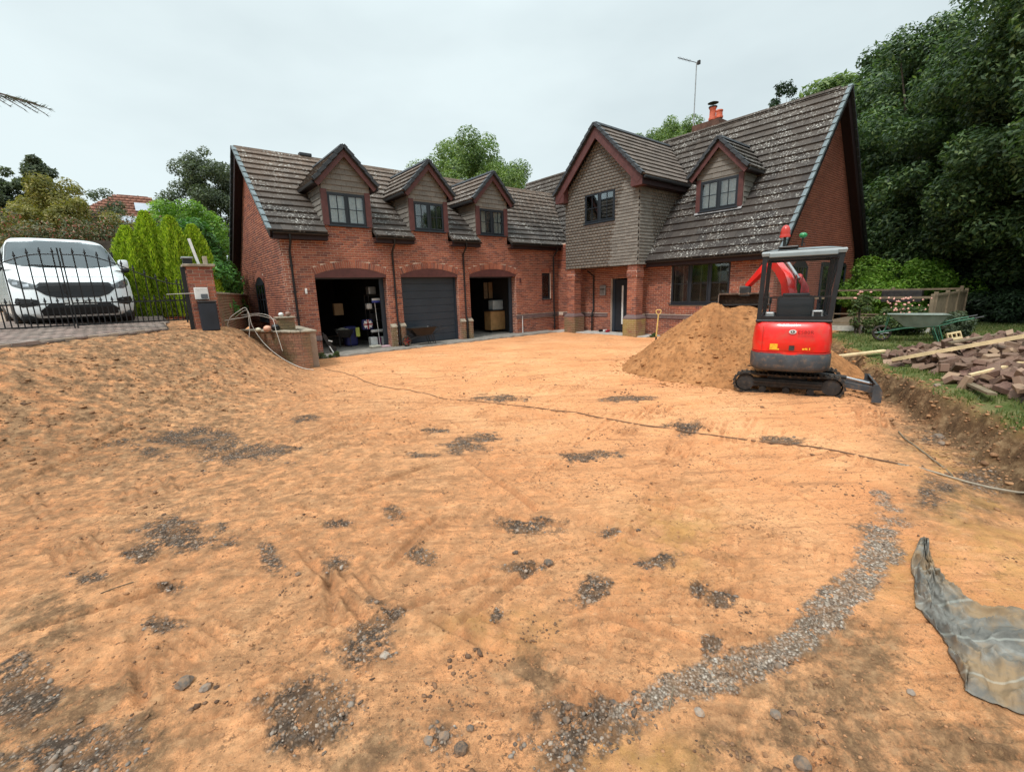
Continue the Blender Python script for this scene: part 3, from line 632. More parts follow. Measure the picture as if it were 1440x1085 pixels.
ok = rng.uniform(0, 1, len(px_)) < np.clip(.035+.35*np.clip(fbm(px_, py_, 1.4, 4, 77)-.02, 0, 1)+.35*blobs(px_, py_, BR, .8)*.35, 0, 1)
ok &= (lawn_d(px_, py_) < .25) & (px_ < -2)
sx_, sy_ = px_[ok][:19000], py_[ok][:19000]; dd = np.hypot(sx_-CAM.x, sy_-CAM.y)
sz_ = rng.lognormal(math.log(.0026), .5, len(sx_))*(1+.20*dd)
cl = rng.uniform(0, 1, (90000, 2)); rr2 = 1.3+9*cl[:, 0]**1.4; aa2 = R(51)+(cl[:, 1]-.5)*R(110); qx, qy = CAM.x+rr2*np.cos(aa2), CAM.y+rr2*np.sin(aa2)
cm_ = fbm(qx, qy, 2.6, 5, 140, .65); ok2 = (cm_ > .13) & (rng.uniform(0, 1, len(qx)) < .5*smooth(.13, .24, cm_)) & (lawn_d(qx, qy) < .1)
qx, qy = qx[ok2][:9000], qy[ok2][:9000]; qd = np.hypot(qx-CAM.x, qy-CAM.y)
tag(scatter('dark_crumbs', zip(qx, qy, ground_z(qx, qy)), np.clip(rng.lognormal(math.log(.0038), .55, len(qx))*(1+.18*qd), .002, .03), stone_mat('dark_crumb', [(0, (.05, .03, .02)), (.5, (.11, .065, .04)), (1, (.22, .12, .065))], (.20, .10, .05, 1)), .8), 'clusters of dark crumbled soil and asphalt bits on the sand', kind='stuff')
tag(scatter('soil_crumbs', zip(sx_, sy_, ground_z(sx_, sy_)), np.clip(sz_, .002, .035), M_CLOD, .8), 'crumbs and clods of orange soil scattered over the levelled sand', kind='stuff')
# clods along the cut edge of the lawn and on the bank below the gate
ex = rng.uniform(-9.5, -.5, 2600); ey = np.interp(ex, EDGE_X, EDGE_Y)+rng.normal(.12, .22, 2600)
bx_ = rng.uniform(-18.5, -12.7, 2600); by_ = rng.uniform(-8.5, -2.0, 2600); bb = bank(bx_, by_); kb = (bb > .08) & (bb < 1.2)
ex = np.concatenate([ex, bx_[kb]]); ey = np.concatenate([ey, by_[kb]])
tag(scatter('bank_clods', zip(ex, ey, ground_z(ex, ey)), np.clip(rng.lognormal(math.log(.013), .55, len(ex)), .005, .055), stone_mat('dark_clod', [(0, (.09, .045, .025)), (.5, (.22, .115, .055)), (1, (.40, .21, .10))], (.33, .17, .08, 1)), .8), 'broken clods along the cut lawn edge and the sloping bank', kind='stuff')
# larger single stones
BIG = [((627-0, 1045), .055), ((610, 1025), .04), ((640, 1060), .05), ((585, 1030), .03), ((660, 1035), .03)]
def stone(x, y, s, label, dz=0, colr=None, sub=2):
    bm = bmesh.new(); bmesh.ops.create_icosphere(bm, subdivisions=sub, radius=s); o = Vector((x*9, y*7, 2))
    for v in bm.verts:
        d = v.co.normalized(); v.co *= 1+.38*mnoise.noise(d*1.3+o)+.12*mnoise.noise(d*4+o); v.co.z *= .7
    me = bpy.data.meshes.new('stone'); bm.to_mesh(me); bm.free(); me.materials.append(colr or M_STONE)
    ob = bpy.data.objects.new('stone', me); COL.objects.link(ob); ob.location = (x, y, gz(x, y)+s*.3+dz); ob.rotation_euler = (0, 0, x*5)
    return tag(ob, label, 'stone', 'larger stones lying on the sand')
BIGS = [(-14.70,-14.12,.040,'pale angular stone at the front of the cluster nearest the bottom edge'),(-14.73,-14.03,.032,'flat brown stone behind the pale angular stone at the bottom'),(-14.79,-14.0,.028,'grey stone at the left of the small cluster near the bottom edge'),
 (-14.62,-14.07,.022,'small grey stone at the right of the cluster near the bottom edge'),(-15.59,-12.94,.055,'large dark clod-like stone with orange soil on it at lower left'),(-15.51,-13.04,.035,'round dark stone just right of the large dark clod at lower left'),
 (-13.61,-13.16,.030,'small square grey stone on bare sand in the middle foreground'),(-13.52,-13.42,.05,'dark brown stone beside the gravel patch in the middle foreground'),(-14.91,-12.35,.026,'single dark oval stone alone on smooth sand, left foreground'),
 (-13.8,-14.69,.030,'round grey stone on the lower side of the gravel band'),(-13.55,-14.91,.032,'brown stone half buried in the ochre soil below the gravel band'),(-14.27,-14.32,.024,'pale upright stone in the bottom middle gravel'),
 (-13.70,-15.07,.045,'flat slate-grey stone at the bottom edge right of centre'),(-12.97,-15.27,.024,'pale flint on brown soil left of the grey membrane'),(-8.0,-14.70,.075,'dark grey broken stone by the trench at right'),(-8.25,-14.76,.055,'smaller dark stone next to the broken grey stone by the trench'),
 (-6.78,-14.46,.06,'grey stone at the foot of the cut lawn edge'),(-14.75,-13.45,.035,'flat pale brown stone inside the dark gravel patch left of centre'),(-16.05,-13.07,.032,'dusty round stone in the bottom left corner'),(-12.63,-14.88,.02,'small dark stone in the middle of the gravel band')]
for (x, y, s, lb) in BIGS: stone(x, y, s*.72, lb)

# ================================================================== HOUSE
house = thing('brick_house', 'large red brick house with steep brown tiled roofs and a triple garage wing', 'house', (0, 0, 0))
X_, Y_, Z_ = Vector((1, 0, 0)), Vector((0, 1, 0)), Vector((0, 0, 1))
GO = [(-11.06, -8.62), (-8.06, -5.62), (-5.06, -2.62)]
XL, SPR, CROWN = -11.96, 2.57, 2.79
G_EZ, G_SL, G_RZ, G_RY = 3.83, .845, 6.98, 3.47
DORM = [-9.78, -6.74, -3.82]
def arc_pts(a, b, spr, rise, n=24, extra=0):
    w = (b-a)/2; r = (w*w+rise*rise)/(2*rise); c = ((a+b)/2, spr+rise-r)
    t0 = math.asin(w/r)
    return [(c[0]+(r+extra)*math.sin(-t0+2*t0*i/n), c[1]+(r+extra)*math.cos(-t0+2*t0*i/n)) for i in range(n+1)], c, r, t0
# ---- garage front wall: mortar body with openings, bricks proud of it
mb = MB(); T = .30
def wallbox(x0, x1, z0, z1): mb.box(x0, x1, .009, T, z0, z1)
xs = [XL+.002] + [v for o in GO for v in o] + [0.05]
for i in range(0, len(xs)-1, 2):
    if i < 6: wallbox(xs[i], xs[i+1], -.3, SPR)
    else:
        wallbox(xs[i], -1.04, -.3, SPR); wallbox(-1.04, -.49, -.3, 1.46); wallbox(-.49, xs[i+1], -.3, SPR)
wallbox(XL+.002, -1.04, SPR, G_EZ-.02); wallbox(-1.04, -.49, 2.63, G_EZ-.02); wallbox(-.49, .05, SPR, G_EZ-.02)
for c in DORM: wallbox(c-.78, c+.78, G_EZ-.02, 4.13)
gw = mb.build('garage_wall', M_MORTAR, house)
def allow_front(z):
    iv = [(XL, .05)] if z < G_EZ else [(c-.78, c+.78) for c in DORM if z < 4.12]
    holes = []
    for (a, b) in GO:
        if z < SPR: holes.append((a, b))
        else:
            pts, c, r, t0 = arc_pts(a, b, SPR, CROWN-SPR, 4); ro = r+.235
            dz = z-c[1]
            if dz < ro:
                hw = math.sqrt(ro*ro-dz*dz); hw = min(hw, ro*math.sin(t0)+.0)
                ro_edge = dz*math.tan(t0); hw = min(hw, ro_edge); holes.append(((a+b)/2-hw, (a+b)/2+hw))
    if 1.46-.215 < z < 2.63+.215: holes.append((-1.04, -.49))
    if .62 < z < .80: holes.append((-2.62, .05))
    if .45 < z < .62: holes.append((XL, -11.06))
    return subtract(iv, holes)
bricks = brick_courses(Vector((0, 0, 0)), X_, Y_, -.15, 4.12, allow_front)
for (a, b) in GO:      # right-hand jambs face the camera side
    bricks += brick_courses(Vector((b, .01, 0)), Y_, X_, -.05, SPR-.01, lambda z: [(0, .29)])
# soldier course arches
arch = []
for (a, b) in GO:
    pts, c, r, t0 = arc_pts(a, b, SPR, CROWN-SPR, 4); n_ = 34
    for i in range(n_):
        t = -t0 + 2*t0*(i+.5)/n_; d = Vector((math.sin(t), 0, math.cos(t))); tv = Vector((math.cos(t), 0, -math.sin(t)))
        p = Vector((c[0], 0, c[1])) + d*(r+.112)
        arch.append(frame_m(p+Vector((0, .006, 0)), tv, Y_, d, 2*t0*r/n_-.010, .013, .215))
for i in range(8):
    x = -1.04+.55*(i+.5)/8
    arch.append(frame_m(Vector((x, .006, 2.74)), X_, Y_, Z_, .058, .013, .205)); arch.append(frame_m(Vector((x, .006, 1.35)), X_, Y_, Z_, .058, .013, .205))
place('brick', bricks, M_BRICK, gw, 260)
place('arch_brick', arch, M_BRICK, gw, 120)
bl = brick_courses(Vector((0, -.03, 0)), X_, Y_, .645, .79, lambda z: [(-2.62, -.0)], H=.140, J=.010, off=.03) + brick_courses(Vector((0, -.03, 0)), X_, Y_, .47, .61, lambda z: [(XL+.3, -11.06)], H=.140)
place('band_brick', bl, M_BLUE, gw, 60, stuffname='band_brick')
MB().box(-2.62, 0, -.024, .02, .62, .80).build('band', M_BLUE, gw); MB().box(XL, -11.06, -.024, .02, .45, .62).build('band', M_BLUE, gw)
# maroon lintel boards in the arch heads
for (a, b) in GO:
    pts, c, r, t0 = arc_pts(a, b, SPR, CROWN-SPR, 24)
    MB().prism([(a, SPR-.09), (b, SPR-.09)] + [(p[0], p[1]) for p in pts[::-1]], .003, .06, axis='Y').build('lintel_board', M_MAROON, house)
# buttressed piers with weathered caps
for cx in (-8.34, -5.34):
    for s in (-1, 1):
        x0, x1 = (cx-.28, cx-.075) if s < 0 else (cx+.075, cx+.28)
        pm = MB(); pm.box(x0+.004, x1-.004, -.112, .008, -.2, .70)
        p = pm.build('pier_plinth', M_MORTAR, house)
        bb = brick_courses(Vector((0, -.12, 0)), X_, Y_, -.15, .70, lambda z, x0=x0, x1=x1: [(x0, x1)])
        bb += brick_courses(Vector((x0, -.11, 0)), Y_, X_, -.15, .70, lambda z: [(0, .11)])
        place('brick', bb, M_BRICK_STAIN, p, 60)
        MB().prism([(-.14, .70), (.0, .70), (.0, .83), (-.02, .83), (-.14, .73)], x0-.012, x1+.012, axis='X').build('plinth_cap', M_STONEBAND, p)
# interior of the three garages: one dark shell
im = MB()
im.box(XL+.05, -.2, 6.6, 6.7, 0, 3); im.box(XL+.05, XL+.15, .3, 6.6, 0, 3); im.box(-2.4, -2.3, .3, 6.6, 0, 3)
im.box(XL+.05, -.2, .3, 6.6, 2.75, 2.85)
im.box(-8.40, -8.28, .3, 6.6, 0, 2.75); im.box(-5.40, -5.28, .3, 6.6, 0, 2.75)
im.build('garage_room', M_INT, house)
MB().box(XL+.05, -2.3, .02, 6.6, -.2, -.002).build('garage_floor', M_CONC, house)
# sectional door of the middle garage
d2 = MB(); d2.box(-8.06, -5.62, .26, .30, 0, 2.57); d2o = d2.build('garage_door', M_DOOR, house)
n_s = 9
for i in range(n_s):
    z0 = .02+i*2.5/n_s
    MB().bbox(-8.0, -5.68, .225, .262, z0+.004, z0+2.5/n_s-.006, .008).build('door_panel', M_DOOR, d2o)
for x in (-8.06, -5.70): MB().box(x, x+.08, .18, .258, 0, 2.56).build('door_rail', M_DOOR, d2o)
# dark door frames of the open garages
for (a, b) in (GO[0], GO[2]):
    f = MB(); f.box(a, a+.04, .2, .34, 0, 2.56); f.box(b-.16, b, .3, .36, 0, 2.56); f.box(a, b, .2, .34, 2.44, 2.56)
    f.build('door_frame', M_DOOR, house)
# slab in front of the garages
sb = MB(); rows = []
for i in range(60):
    x = -11.7+i*10.9/59
    e = -.80+.06*math.sin(i*1.7)+.05*random.random()+ .0*x
    rows.append([(x, e-.02, -.16), (x, e, -.012+.008*random.random()), (x, e+.12, 0.0), (x, .02, 0.004)])
sb.grid(rows); apron = sb.build('garage_apron', M_CONC, None, 40); tag(apron, kind='structure')

# ---- garage gable wall (faces the gate)
zr = lambda y: min(G_EZ-.03+(y+.28)*G_SL, G_RZ-.05-(y-G_RY)*G_SL)
g = MB(); g.prism([(.0, -.3), (7.7, -.3), (7.7, zr(7.7)), (G_RY, G_RZ-.08), (.0, zr(0))], XL+.009, XL+.25, axis='X'); ggw = g.build('gable_wall', M_MORTAR, house)
def allow_gable(z):
    iv = [(0, 7.7)]
    if z > zr(0): iv = [((z-G_EZ+.03)/G_SL-.28, 2*G_RY-((z-G_EZ+.03)/G_SL-.28))]
    if z > zr(7.7): iv = [(iv[0][0], min(7.7, G_RY+(G_RZ-.05-z)/G_SL))]
    return subtract([i for i in iv if i[1] > i[0]], [(3.1, 4.65)] if 0.95 < z < 2.74 else [])
gb = brick_courses(Vector((XL, 0, 0)), Y_, X_, -.15, 6.85, allow_gable)
place('brick', gb, M_BRICK, ggw, 40)
def arch_window(M, w0, w1, z0, z1, rise, parent, shutter=False):
    """window with a segmental head set into a wall; M maps (along, out, up)"""
    pts, c, r, t0 = arc_pts(w0, w1, z1-rise, rise, 12)
    poly = [(w0, z0), (w1, z0)] + pts[::-1]
    o = MB().prism(poly, -.004, .01, axis='Y', M=M).build('window', M_FRAME, parent)
    fr = MB()
    fr.box(w0, w0+.06, -.03, 0, z0, z1-rise, M); fr.box(w1-.06, w1, -.03, 0, z0, z1-rise, M); fr.box(w0, w1, -.03, 0, z0, z0+.06, M)
    fr.box(w0, w1, -.028, 0, z1-rise-.05, z1-rise+.01, M)
    n_ = 3
    for i in range(1, n_): x = w0+(w1-w0)*i/n_; fr.box(x-.03, x+.03, -.025, 0, z0, z1-rise, M)
    fr.box(w0, w1, -.02, 0, z0+(z1-z0)*.48, z0+(z1-z0)*.48+.03, M)
    fr.build('frame', M_FRAME, o)
    MB().box(w0+.05, w1-.05, -.012, -.006, z0+.05, z1-rise-.04, M).build('pane', M_GLASS, o)
    MB().box(w0-.04, w1+.04, -.06, .0, z0-.06, z0-.001, M).build('sill', M_FRAME, o)
    out = []
    n_b = max(6, int((w1-w0)/.07))
    for i in range(n_b):
        t = -t0+2*t0*(i+.5)/n_b; d = Vector((math.sin(t), 0, math.cos(t))); tv = Vector((math.cos(t), 0, -math.sin(t)))
        p = Vector((c[0], -.006, c[1])) + d*(r+.112)
        out.append(M @ frame_m(p, tv, Y_, d, 2*t0*r/n_b-.01, .013, .215))
    place('arch_brick', out, M_BRICK, o, 60)
    return o
MG = Matrix(((0, 1, 0, XL), (-1, 0, 0, 0), (0, 0, 1, 0), (0, 0, 0, 1)))     # along -> -y, depth -> +x
arch_window(MG, -4.65, -3.1, 1.05, 2.66, .24, house)
tag(house.children[-1], 'small arched side window with dark slatted shutters in the garage gable')

# ---- roofs
def tiled_slope(name, O, a, s, nrm, L, S, gauge, tw, mask, mat, parent, limit=0, thick=.058, stagger=True, backing=True):
    """O eaves corner, a along the eaves, s up the slope"""
    rows_ = int(S/gauge)+1; out = []
    tilt = math.atan(thick*.95/gauge); s2 = (s*math.cos(tilt) - nrm*math.sin(tilt)); n2 = (nrm*math.cos(tilt)+s*math.sin(tilt))
    for r in range(rows_):
        v0 = r*gauge-.03; v1 = min(v0+gauge+.045, S)
        if v1-v0 < .08: continue
        st = (tw/2 if (r % 2 and stagger) else 0)
        i = -1
        while i*tw+st < L:
            u0 = max(0, i*tw+st); u1 = min(L, (i+1)*tw+st)
            i += 1
            if u1-u0 < .04: continue
            uc, vc = (u0+u1)/2, (v0+v1)/2
            iv = mask(u0, u1, v0+gauge*.5) if mask else [(u0, u1)]
            for (p0, p1) in iv:
                if p1-p0 < .03: continue
                c = O + a*((p0+p1)/2) + s*vc + nrm*(thick*.55+random.uniform(-.003, .003))
                out.append(frame_m(c, a, -n2, s2, (p1-p0)-.006, thick, v1-v0))
    return out
# a tile piece: its raised lower nose casts the dark line between courses
def tiles_build(nm, lst, mat, parent, limit): place(nm, lst, mat, parent, limit, V=TILE_V, F=BOX_F)
TILE_V = BOX_V.copy()
def dormer_mask_fn(along0, sgn, z_of_v, dorm, half_eave, ze, zr_, half_low):
    """blank out the tiles under a dormer"""
    def f(u0, u1, v):
        z = z_of_v(v); holes = []
        for c in dorm:
            hw = half_low if z < ze-.02 else (half_eave*(zr_-z)/(zr_-ze) if z < zr_ else 0)
            if hw > 0:
                a, b = sorted(((c-hw-along0)*sgn, (c+hw-along0)*sgn)); holes.append((a, b))
        return subtract([(u0, u1)], holes)
    return f
D_ZE, D_ZR, D_HE, D_HL = 5.42, 6.52, 1.02, .80
# garage front slope
cs, sn_ = math.cos(math.atan(G_SL)), math.sin(math.atan(G_SL))
S_len = (G_RY+.28)/cs
gm_front = dormer_mask_fn(XL-.28, 1, lambda v: G_EZ+v*sn_, DORM, D_HE, D_ZE, D_ZR, D_HL)
def main_x_at(z): return -.45+(z-2.80)/1.218
def mask_gf(u0, u1, v):
    z = G_EZ+v*sn_; lim = main_x_at(z)+(.28-XL)     # stop at the valley with the main roof
    r = gm_front(u0, u1, v); return [(a, min(b, lim)) for a, b in r if a < lim]
slab = MB()
roofg = MB()
def slopeslab(m, O, a, s, nrm, poly, t=.03):
    vs = [O+a*u+s*v+nrm*.004 for u, v in poly] + [O+a*u+s*v-nrm*t for u, v in poly]; n = len(poly)
    m.add(vs, [tuple(range(n)), tuple(range(n, 2*n))[::-1]]+[(i, n+i, n+(i+1) % n, (i+1) % n) for i in range(n)])
sF = Vector((0, cs, sn_)); nF = Vector((0, -sn_, cs)); OF = Vector((XL-.28, -.28, G_EZ))
# underlay, cut round the dormer windows
Lr = 15.3
edges = [0] + [v for c in DORM for v in (c-D_HL-OF.x, c+D_HL-OF.x)]
last = 0
for c in DORM:
    a0, a1 = c-D_HL-OF.x, c+D_HL-OF.x
    slopeslab(roofg, OF, X_, sF, nF, [(last, 0), (a0, 0), (a0, S_len), (last, S_len)])
    slopeslab(roofg, OF, X_, sF, nF, [(a0, 2.1), (a1, 2.1), (a1, S_len), (a0, S_len)])
    last = a1
slopeslab(roofg, OF, X_, sF, nF, [(last, 0), (-.15-OF.x, 0), (Lr, S_len), (last, S_len)])
OB = Vector((XL-.28, 2*G_RY+.28+1.2, G_EZ-1.0)); sB = Vector((0, -cs, sn_)); nB = Vector((0, sn_, cs))
slopeslab(roofg, OB, X_, sB, nB, [(0, 0), (Lr, 0), (Lr, S_len+1.2/cs), (0, S_len+1.2/cs)])
groof = roofg.build('garage_roof', M_HANG_D, house)
gt = tiled_slope('t', OF, X_, sF, nF, Lr, S_len, .352, .33, mask_gf, M_TILE, groof)
tiles_build('roof_tile', gt, M_TILE, groof, 300)
# ridge and verges
rid = [frame_m(Vector((XL-.28+.45*i+.22, G_RY, G_RZ+.055)), X_, Y_, Z_, .44, .26, .09) for i in range(34)]
place('ridge_tile', rid, M_TILE, groof, 60, V=np.array([(-.5,-.5,-.7),(.5,-.5,-.7),(.5,.5,-.7),(-.5,.5,-.7),(-.5,-.32,.3),(.5,-.32,.3),(.5,.32,.3),(-.5,.32,.3)], float), F=BOX_F)
def verge(O, s, nrm, S, side, gauge, mat, parent):
    """stepped grey dry-verge caps along a sloping edge; side = outward direction"""
    out = []; k = 0
    while k*gauge < S-.05:
        v0 = k*gauge; v1 = min(S, v0+gauge+.02)
        c = O + s*((v0+v1)/2) + nrm*(.045) + side*.02
        tilt = math.atan(.03/gauge); s2 = s*math.cos(tilt)-nrm*math.sin(tilt); n2 = nrm*math.cos(tilt)+s*math.sin(tilt)
        out.append(frame_m(c, side, -n2, s2, .12, .075, v1-v0)); k += 1
    place('verge_tile', out, mat, parent, 60, V=BOX_V, F=BOX_F)
verge(OF, sF, nF, S_len, -X_, .352, M_VERGE, groof)
verge(OB, sB, nB, S_len+1.2/cs, -X_, .352, M_SLATE, groof)
def barge(O, s, nrm, S, side, mat, parent, h=.24, t=.045, off=.0):
    m = MB(); vs = []
    for v in (0, S):
        for (d, w) in ((0, 0), (h, 0), (h, t), (0, t)): vs.append(O+s*v-nrm*(d+off)-side*w)
    m.add(vs, [(0,1,2,3),(7,6,5,4),(0,4,5,1),(1,5,6,2),(2,6,7,3),(3,7,4,0)]); return m.build('bargeboard', mat, parent)
barge(OF+Vector((-.0, 0, 0)), sF, nF, S_len-.1, -X_, M_MAROON_SHADED, groof); barge(OB, sB, nB, S_len+1.1/cs, -X_, M_MAROON_SHADED, groof)
# dark verge soffits seen from below
sf = MB(); 
for O, s, nr, S in ((OF, sF, nF, S_len-.15), (OB, sB, nB, S_len+1.0/cs)):
    sf.add([O-nr*.22, O+s*S-nr*.22, O+s*S-nr*.22+X_*.30, O-nr*.22+X_*.30], [(0, 1, 2, 3)])
sf.build('verge_soffit', M_MAROON_SHADED, groof)
# box end and gutters
def gutter(p0, p1, parent, r=.06):
    d = (Vector(p1)-Vector(p0)).normalized(); sd_ = d.cross(Z_).normalized(); rows = []
    for p in (Vector(p0), Vector(p1)):
        rows.append([p+sd_*r*math.cos(t)-Z_*r*math.sin(t) for t in [math.pi*k/8 for k in range(9)]] + [p+sd_*(r-.012)*math.cos(t)-Z_*(r-.012)*math.sin(t) for t in [math.pi*k/8 for k in range(8, -1, -1)]])
    m = MB(); m.grid(rows); n = 18; m.add(rows[0], [tuple(range(n))]); m.add(rows[1], [tuple(range(n))]); return m.build('gutter', M_BLACK, parent)
eaves = [(XL-.22, DORM[0]-.80), (DORM[0]+.80, DORM[1]-.80), (DORM[1]+.80, DORM[2]-.80), (DORM[2]+.80, -.05)]
for a, b in eaves:
    gutter((a, -.33, G_EZ-.02), (b, -.33, G_EZ-.02), house)
    m = MB(); m.box(a, b, -.27, -.24, G_EZ-.20, G_EZ-.01); m.box(a, b, -.24, .0, G_EZ-.20, G_EZ-.17); m.build('fascia', M_MAROON_SHADED, house)
    # valley-like slope end upstand next to each dormer
def downpipe(pts, parent, r=.034):
    o = MB().tube(pts, r, 10).build('downpipe', M_BLACK, parent, 60)
    p0 = Vector(pts[-2]); p1 = Vector(pts[-1])
    cl = MB()
    for t in (.15, .5, .85):
        p = p0.lerp(p1, t); cl.lathe([(r+.01, -.03), (r+.01, .03)], p, 10); cl.box(p.x-.06, p.x+.06, p.y-.01, p.y+.05, p.z-.015, p.z+.015)
    cl.build('bracket', M_BLACK, o); return o
downpipe([(-11.72, -.33, 3.76), (-11.72, -.33, 3.66), (-11.72, -.30, 3.55), (-11.72, -.07, 3.30), (-11.72, -.055, 3.2), (-11.72, -.055, .9)], house)
for x in (-8.34, -5.34):
    downpipe([(x, -.33, 3.76), (x, -.33, 3.62), (x, -.08, 3.38), (x, -.055, 3.3), (x, -.055, .95), (x, -.10, .8), (x, -.10, .0)], house)
downpipe([(-.34, -.33, 3.76), (-.34, -.30, 3.6), (-.34, -.06, 3.38), (-.34, -.055, 3.3), (-.34, -.055, .95), (-.34, -.09, .8), (-.34, -.09, 0)], house)

# ---- windows
def window(M, w0, w1, z0, z1, lights, parent, bars=(1, 1), blind=None, depth=.09, recess=0.0, room=.5, label=None, sill=True):
    """casement window; M maps (along, into the wall, up). lights = number of casements"""
    fw = .055; y0 = recess
    fr = MB()
    fr.bbox(w0, w1, y0, y0+depth, z0, z0+fw, .008, M); fr.bbox(w0, w1, y0, y0+depth, z1-fw, z1, .008, M)
    fr.bbox(w0, w0+fw, y0+.001, y0+depth-.001, z0+.01, z1-.01, .008, M); fr.bbox(w1-fw, w1, y0+.001, y0+depth-.001, z0+.01, z1-.01, .008, M)
    for i in range(1, lights):
        x = w0+(w1-w0)*i/lights; fr.bbox(x-fw*.55, x+fw*.55, y0+.001, y0+depth-.001, z0+.01, z1-.01, .008, M)
    o = fr.build('window', M_FRAME, parent); tag(o, label)
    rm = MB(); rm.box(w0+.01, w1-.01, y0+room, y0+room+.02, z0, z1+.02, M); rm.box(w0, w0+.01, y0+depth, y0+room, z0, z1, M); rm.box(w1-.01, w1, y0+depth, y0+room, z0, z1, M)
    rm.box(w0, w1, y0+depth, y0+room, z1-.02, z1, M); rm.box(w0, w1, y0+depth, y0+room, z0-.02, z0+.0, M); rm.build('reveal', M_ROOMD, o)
    for i in range(lights):
        a = w0+(w1-w0)*i/lights+fw*.6; b = w0+(w1-w0)*(i+1)/lights-fw*.6; c = z0+fw; d = z1-fw; k = .042
        s = MB(); s.bbox(a, b, y0-.012, y0+.03, c, c+k, .006, M); s.bbox(a, b, y0-.012, y0+.03, d-k, d, .006, M); s.bbox(a, a+k, y0-.011, y0+.029, c+.01, d-.01, .006, M); s.bbox(b-k, b, y0-.011, y0+.029, c+.01, d-.01, .006, M)
        s.build('casement', M_FRAME, o)
        g_ = MB(); g_.box(a+k*.8, b-k*.8, y0+.010, y0+.016, c+k*.8, d-k*.8, M); g_.build('pane', M_GLASS, o)
        for j in range(bars[0]):
            x = a+(b-a)*(j+1)/(bars[0]+1); MB().box(x-.011, x+.011, y0-.004, y0+.026, c+k, d-k, M).build('glazing_bar', M_FRAME, o)
        for j in range(bars[1]):
            z = c+(d-c)*(j+1)/(bars[1]+1); MB().box(a+k, b-k, y0-.005, y0+.027, z-.011, z+.011, M).build('glazing_bar', M_FRAME, o)
    if sill: MB().bbox(w0-.04, w1+.04, y0-.07, y0+.02, z0-.045, z0-.002, .01, M).build('sill', M_FRAME, o)
    if blind == 'venetian':
        s = MB(); z = z0+.07
        while z < z1-.06: s.box(w0+.06, w1-.06, y0+.115, y0+.155, z, z+.006, M); z += .042
        for i in range(lights*2+1): x = w0+.08+(w1-w0-.16)*i/(lights*2); s.box(x-.006, x+.006, y0+.112, y0+.158, z0+.06, z1-.05, M)
        s.build('blind', M_BLIND, o)
    elif blind == 'net':
        rows = [[M @ Vector((w0+.05+(w1-w0-.1)*i/40, y0+.14+.012*math.sin(i*1.9), z)) for i in range(41)] for z in (z0+.05, z1-.05)]
        MB().grid(rows).build('net_curtain', M_CURTAIN, o, 60)
    elif blind == 'curtains':
        for a, b in ((w0+.06, w0+.42), (w1-.42, w1-.06)):
            rows = [[M @ Vector((a+(b-a)*i/24, y0+.14+.02*math.sin(i*1.6), z)) for i in range(25)] for z in (z0+.05, z1-.05)]
            MB().grid(rows).build('curtain', M_CURTAIN, o, 60)
        if True:
            s = MB(); z = z1-.12
            for k in range(6): s.box(w0+.3, w1-.3, y0+.115, y0+.14, z, z+.006, M); z -= .05
            s.build('blind', M_BLIND, o)
    return o
ID = Matrix.Identity(4)
# narrow slit window of the garage wing
window(ID, -1.04, -.49, 1.46, 2.63, 1, house, (0, 0), None, recess=.05, label='narrow dark slit window at the right end of the garage wing')
def hung_rows(M, z0, z1, gauge, tw, extent, y=-.0, thick=.024, ymap=None):
    """courses of hanging tiles; extent(z) -> (a, b)"""
    out = []; k = 0; z = z0
    tilt = math.atan(thick/gauge)
    while z < z1-.02:
        h = min(gauge, z1-z); ex_ = extent(z+h*.6)
        for (a, b) in (ex_ if isinstance(ex_, list) else [ex_]):
            if b-a <= .05: continue
            st = tw/2 if k % 2 else 0; i = math.floor((a-st)/tw)
            while i*tw+st < b:
                p, q = max(a, i*tw+st), min(b, (i+1)*tw+st); i += 1
                if q-p < .025: continue
                c = Vector(((p+q)/2, y-.014+random.uniform(-.0008, .0008), z+h/2))
                s2 = Vector((0, math.sin(tilt), math.cos(tilt))); n2 = Vector((0, math.cos(tilt), -math.sin(tilt)))
                out.append(M @ frame_m(c, X_, n2, s2, (q-p)-.005, thick, h+.03))
        z += gauge; k += 1
    return out
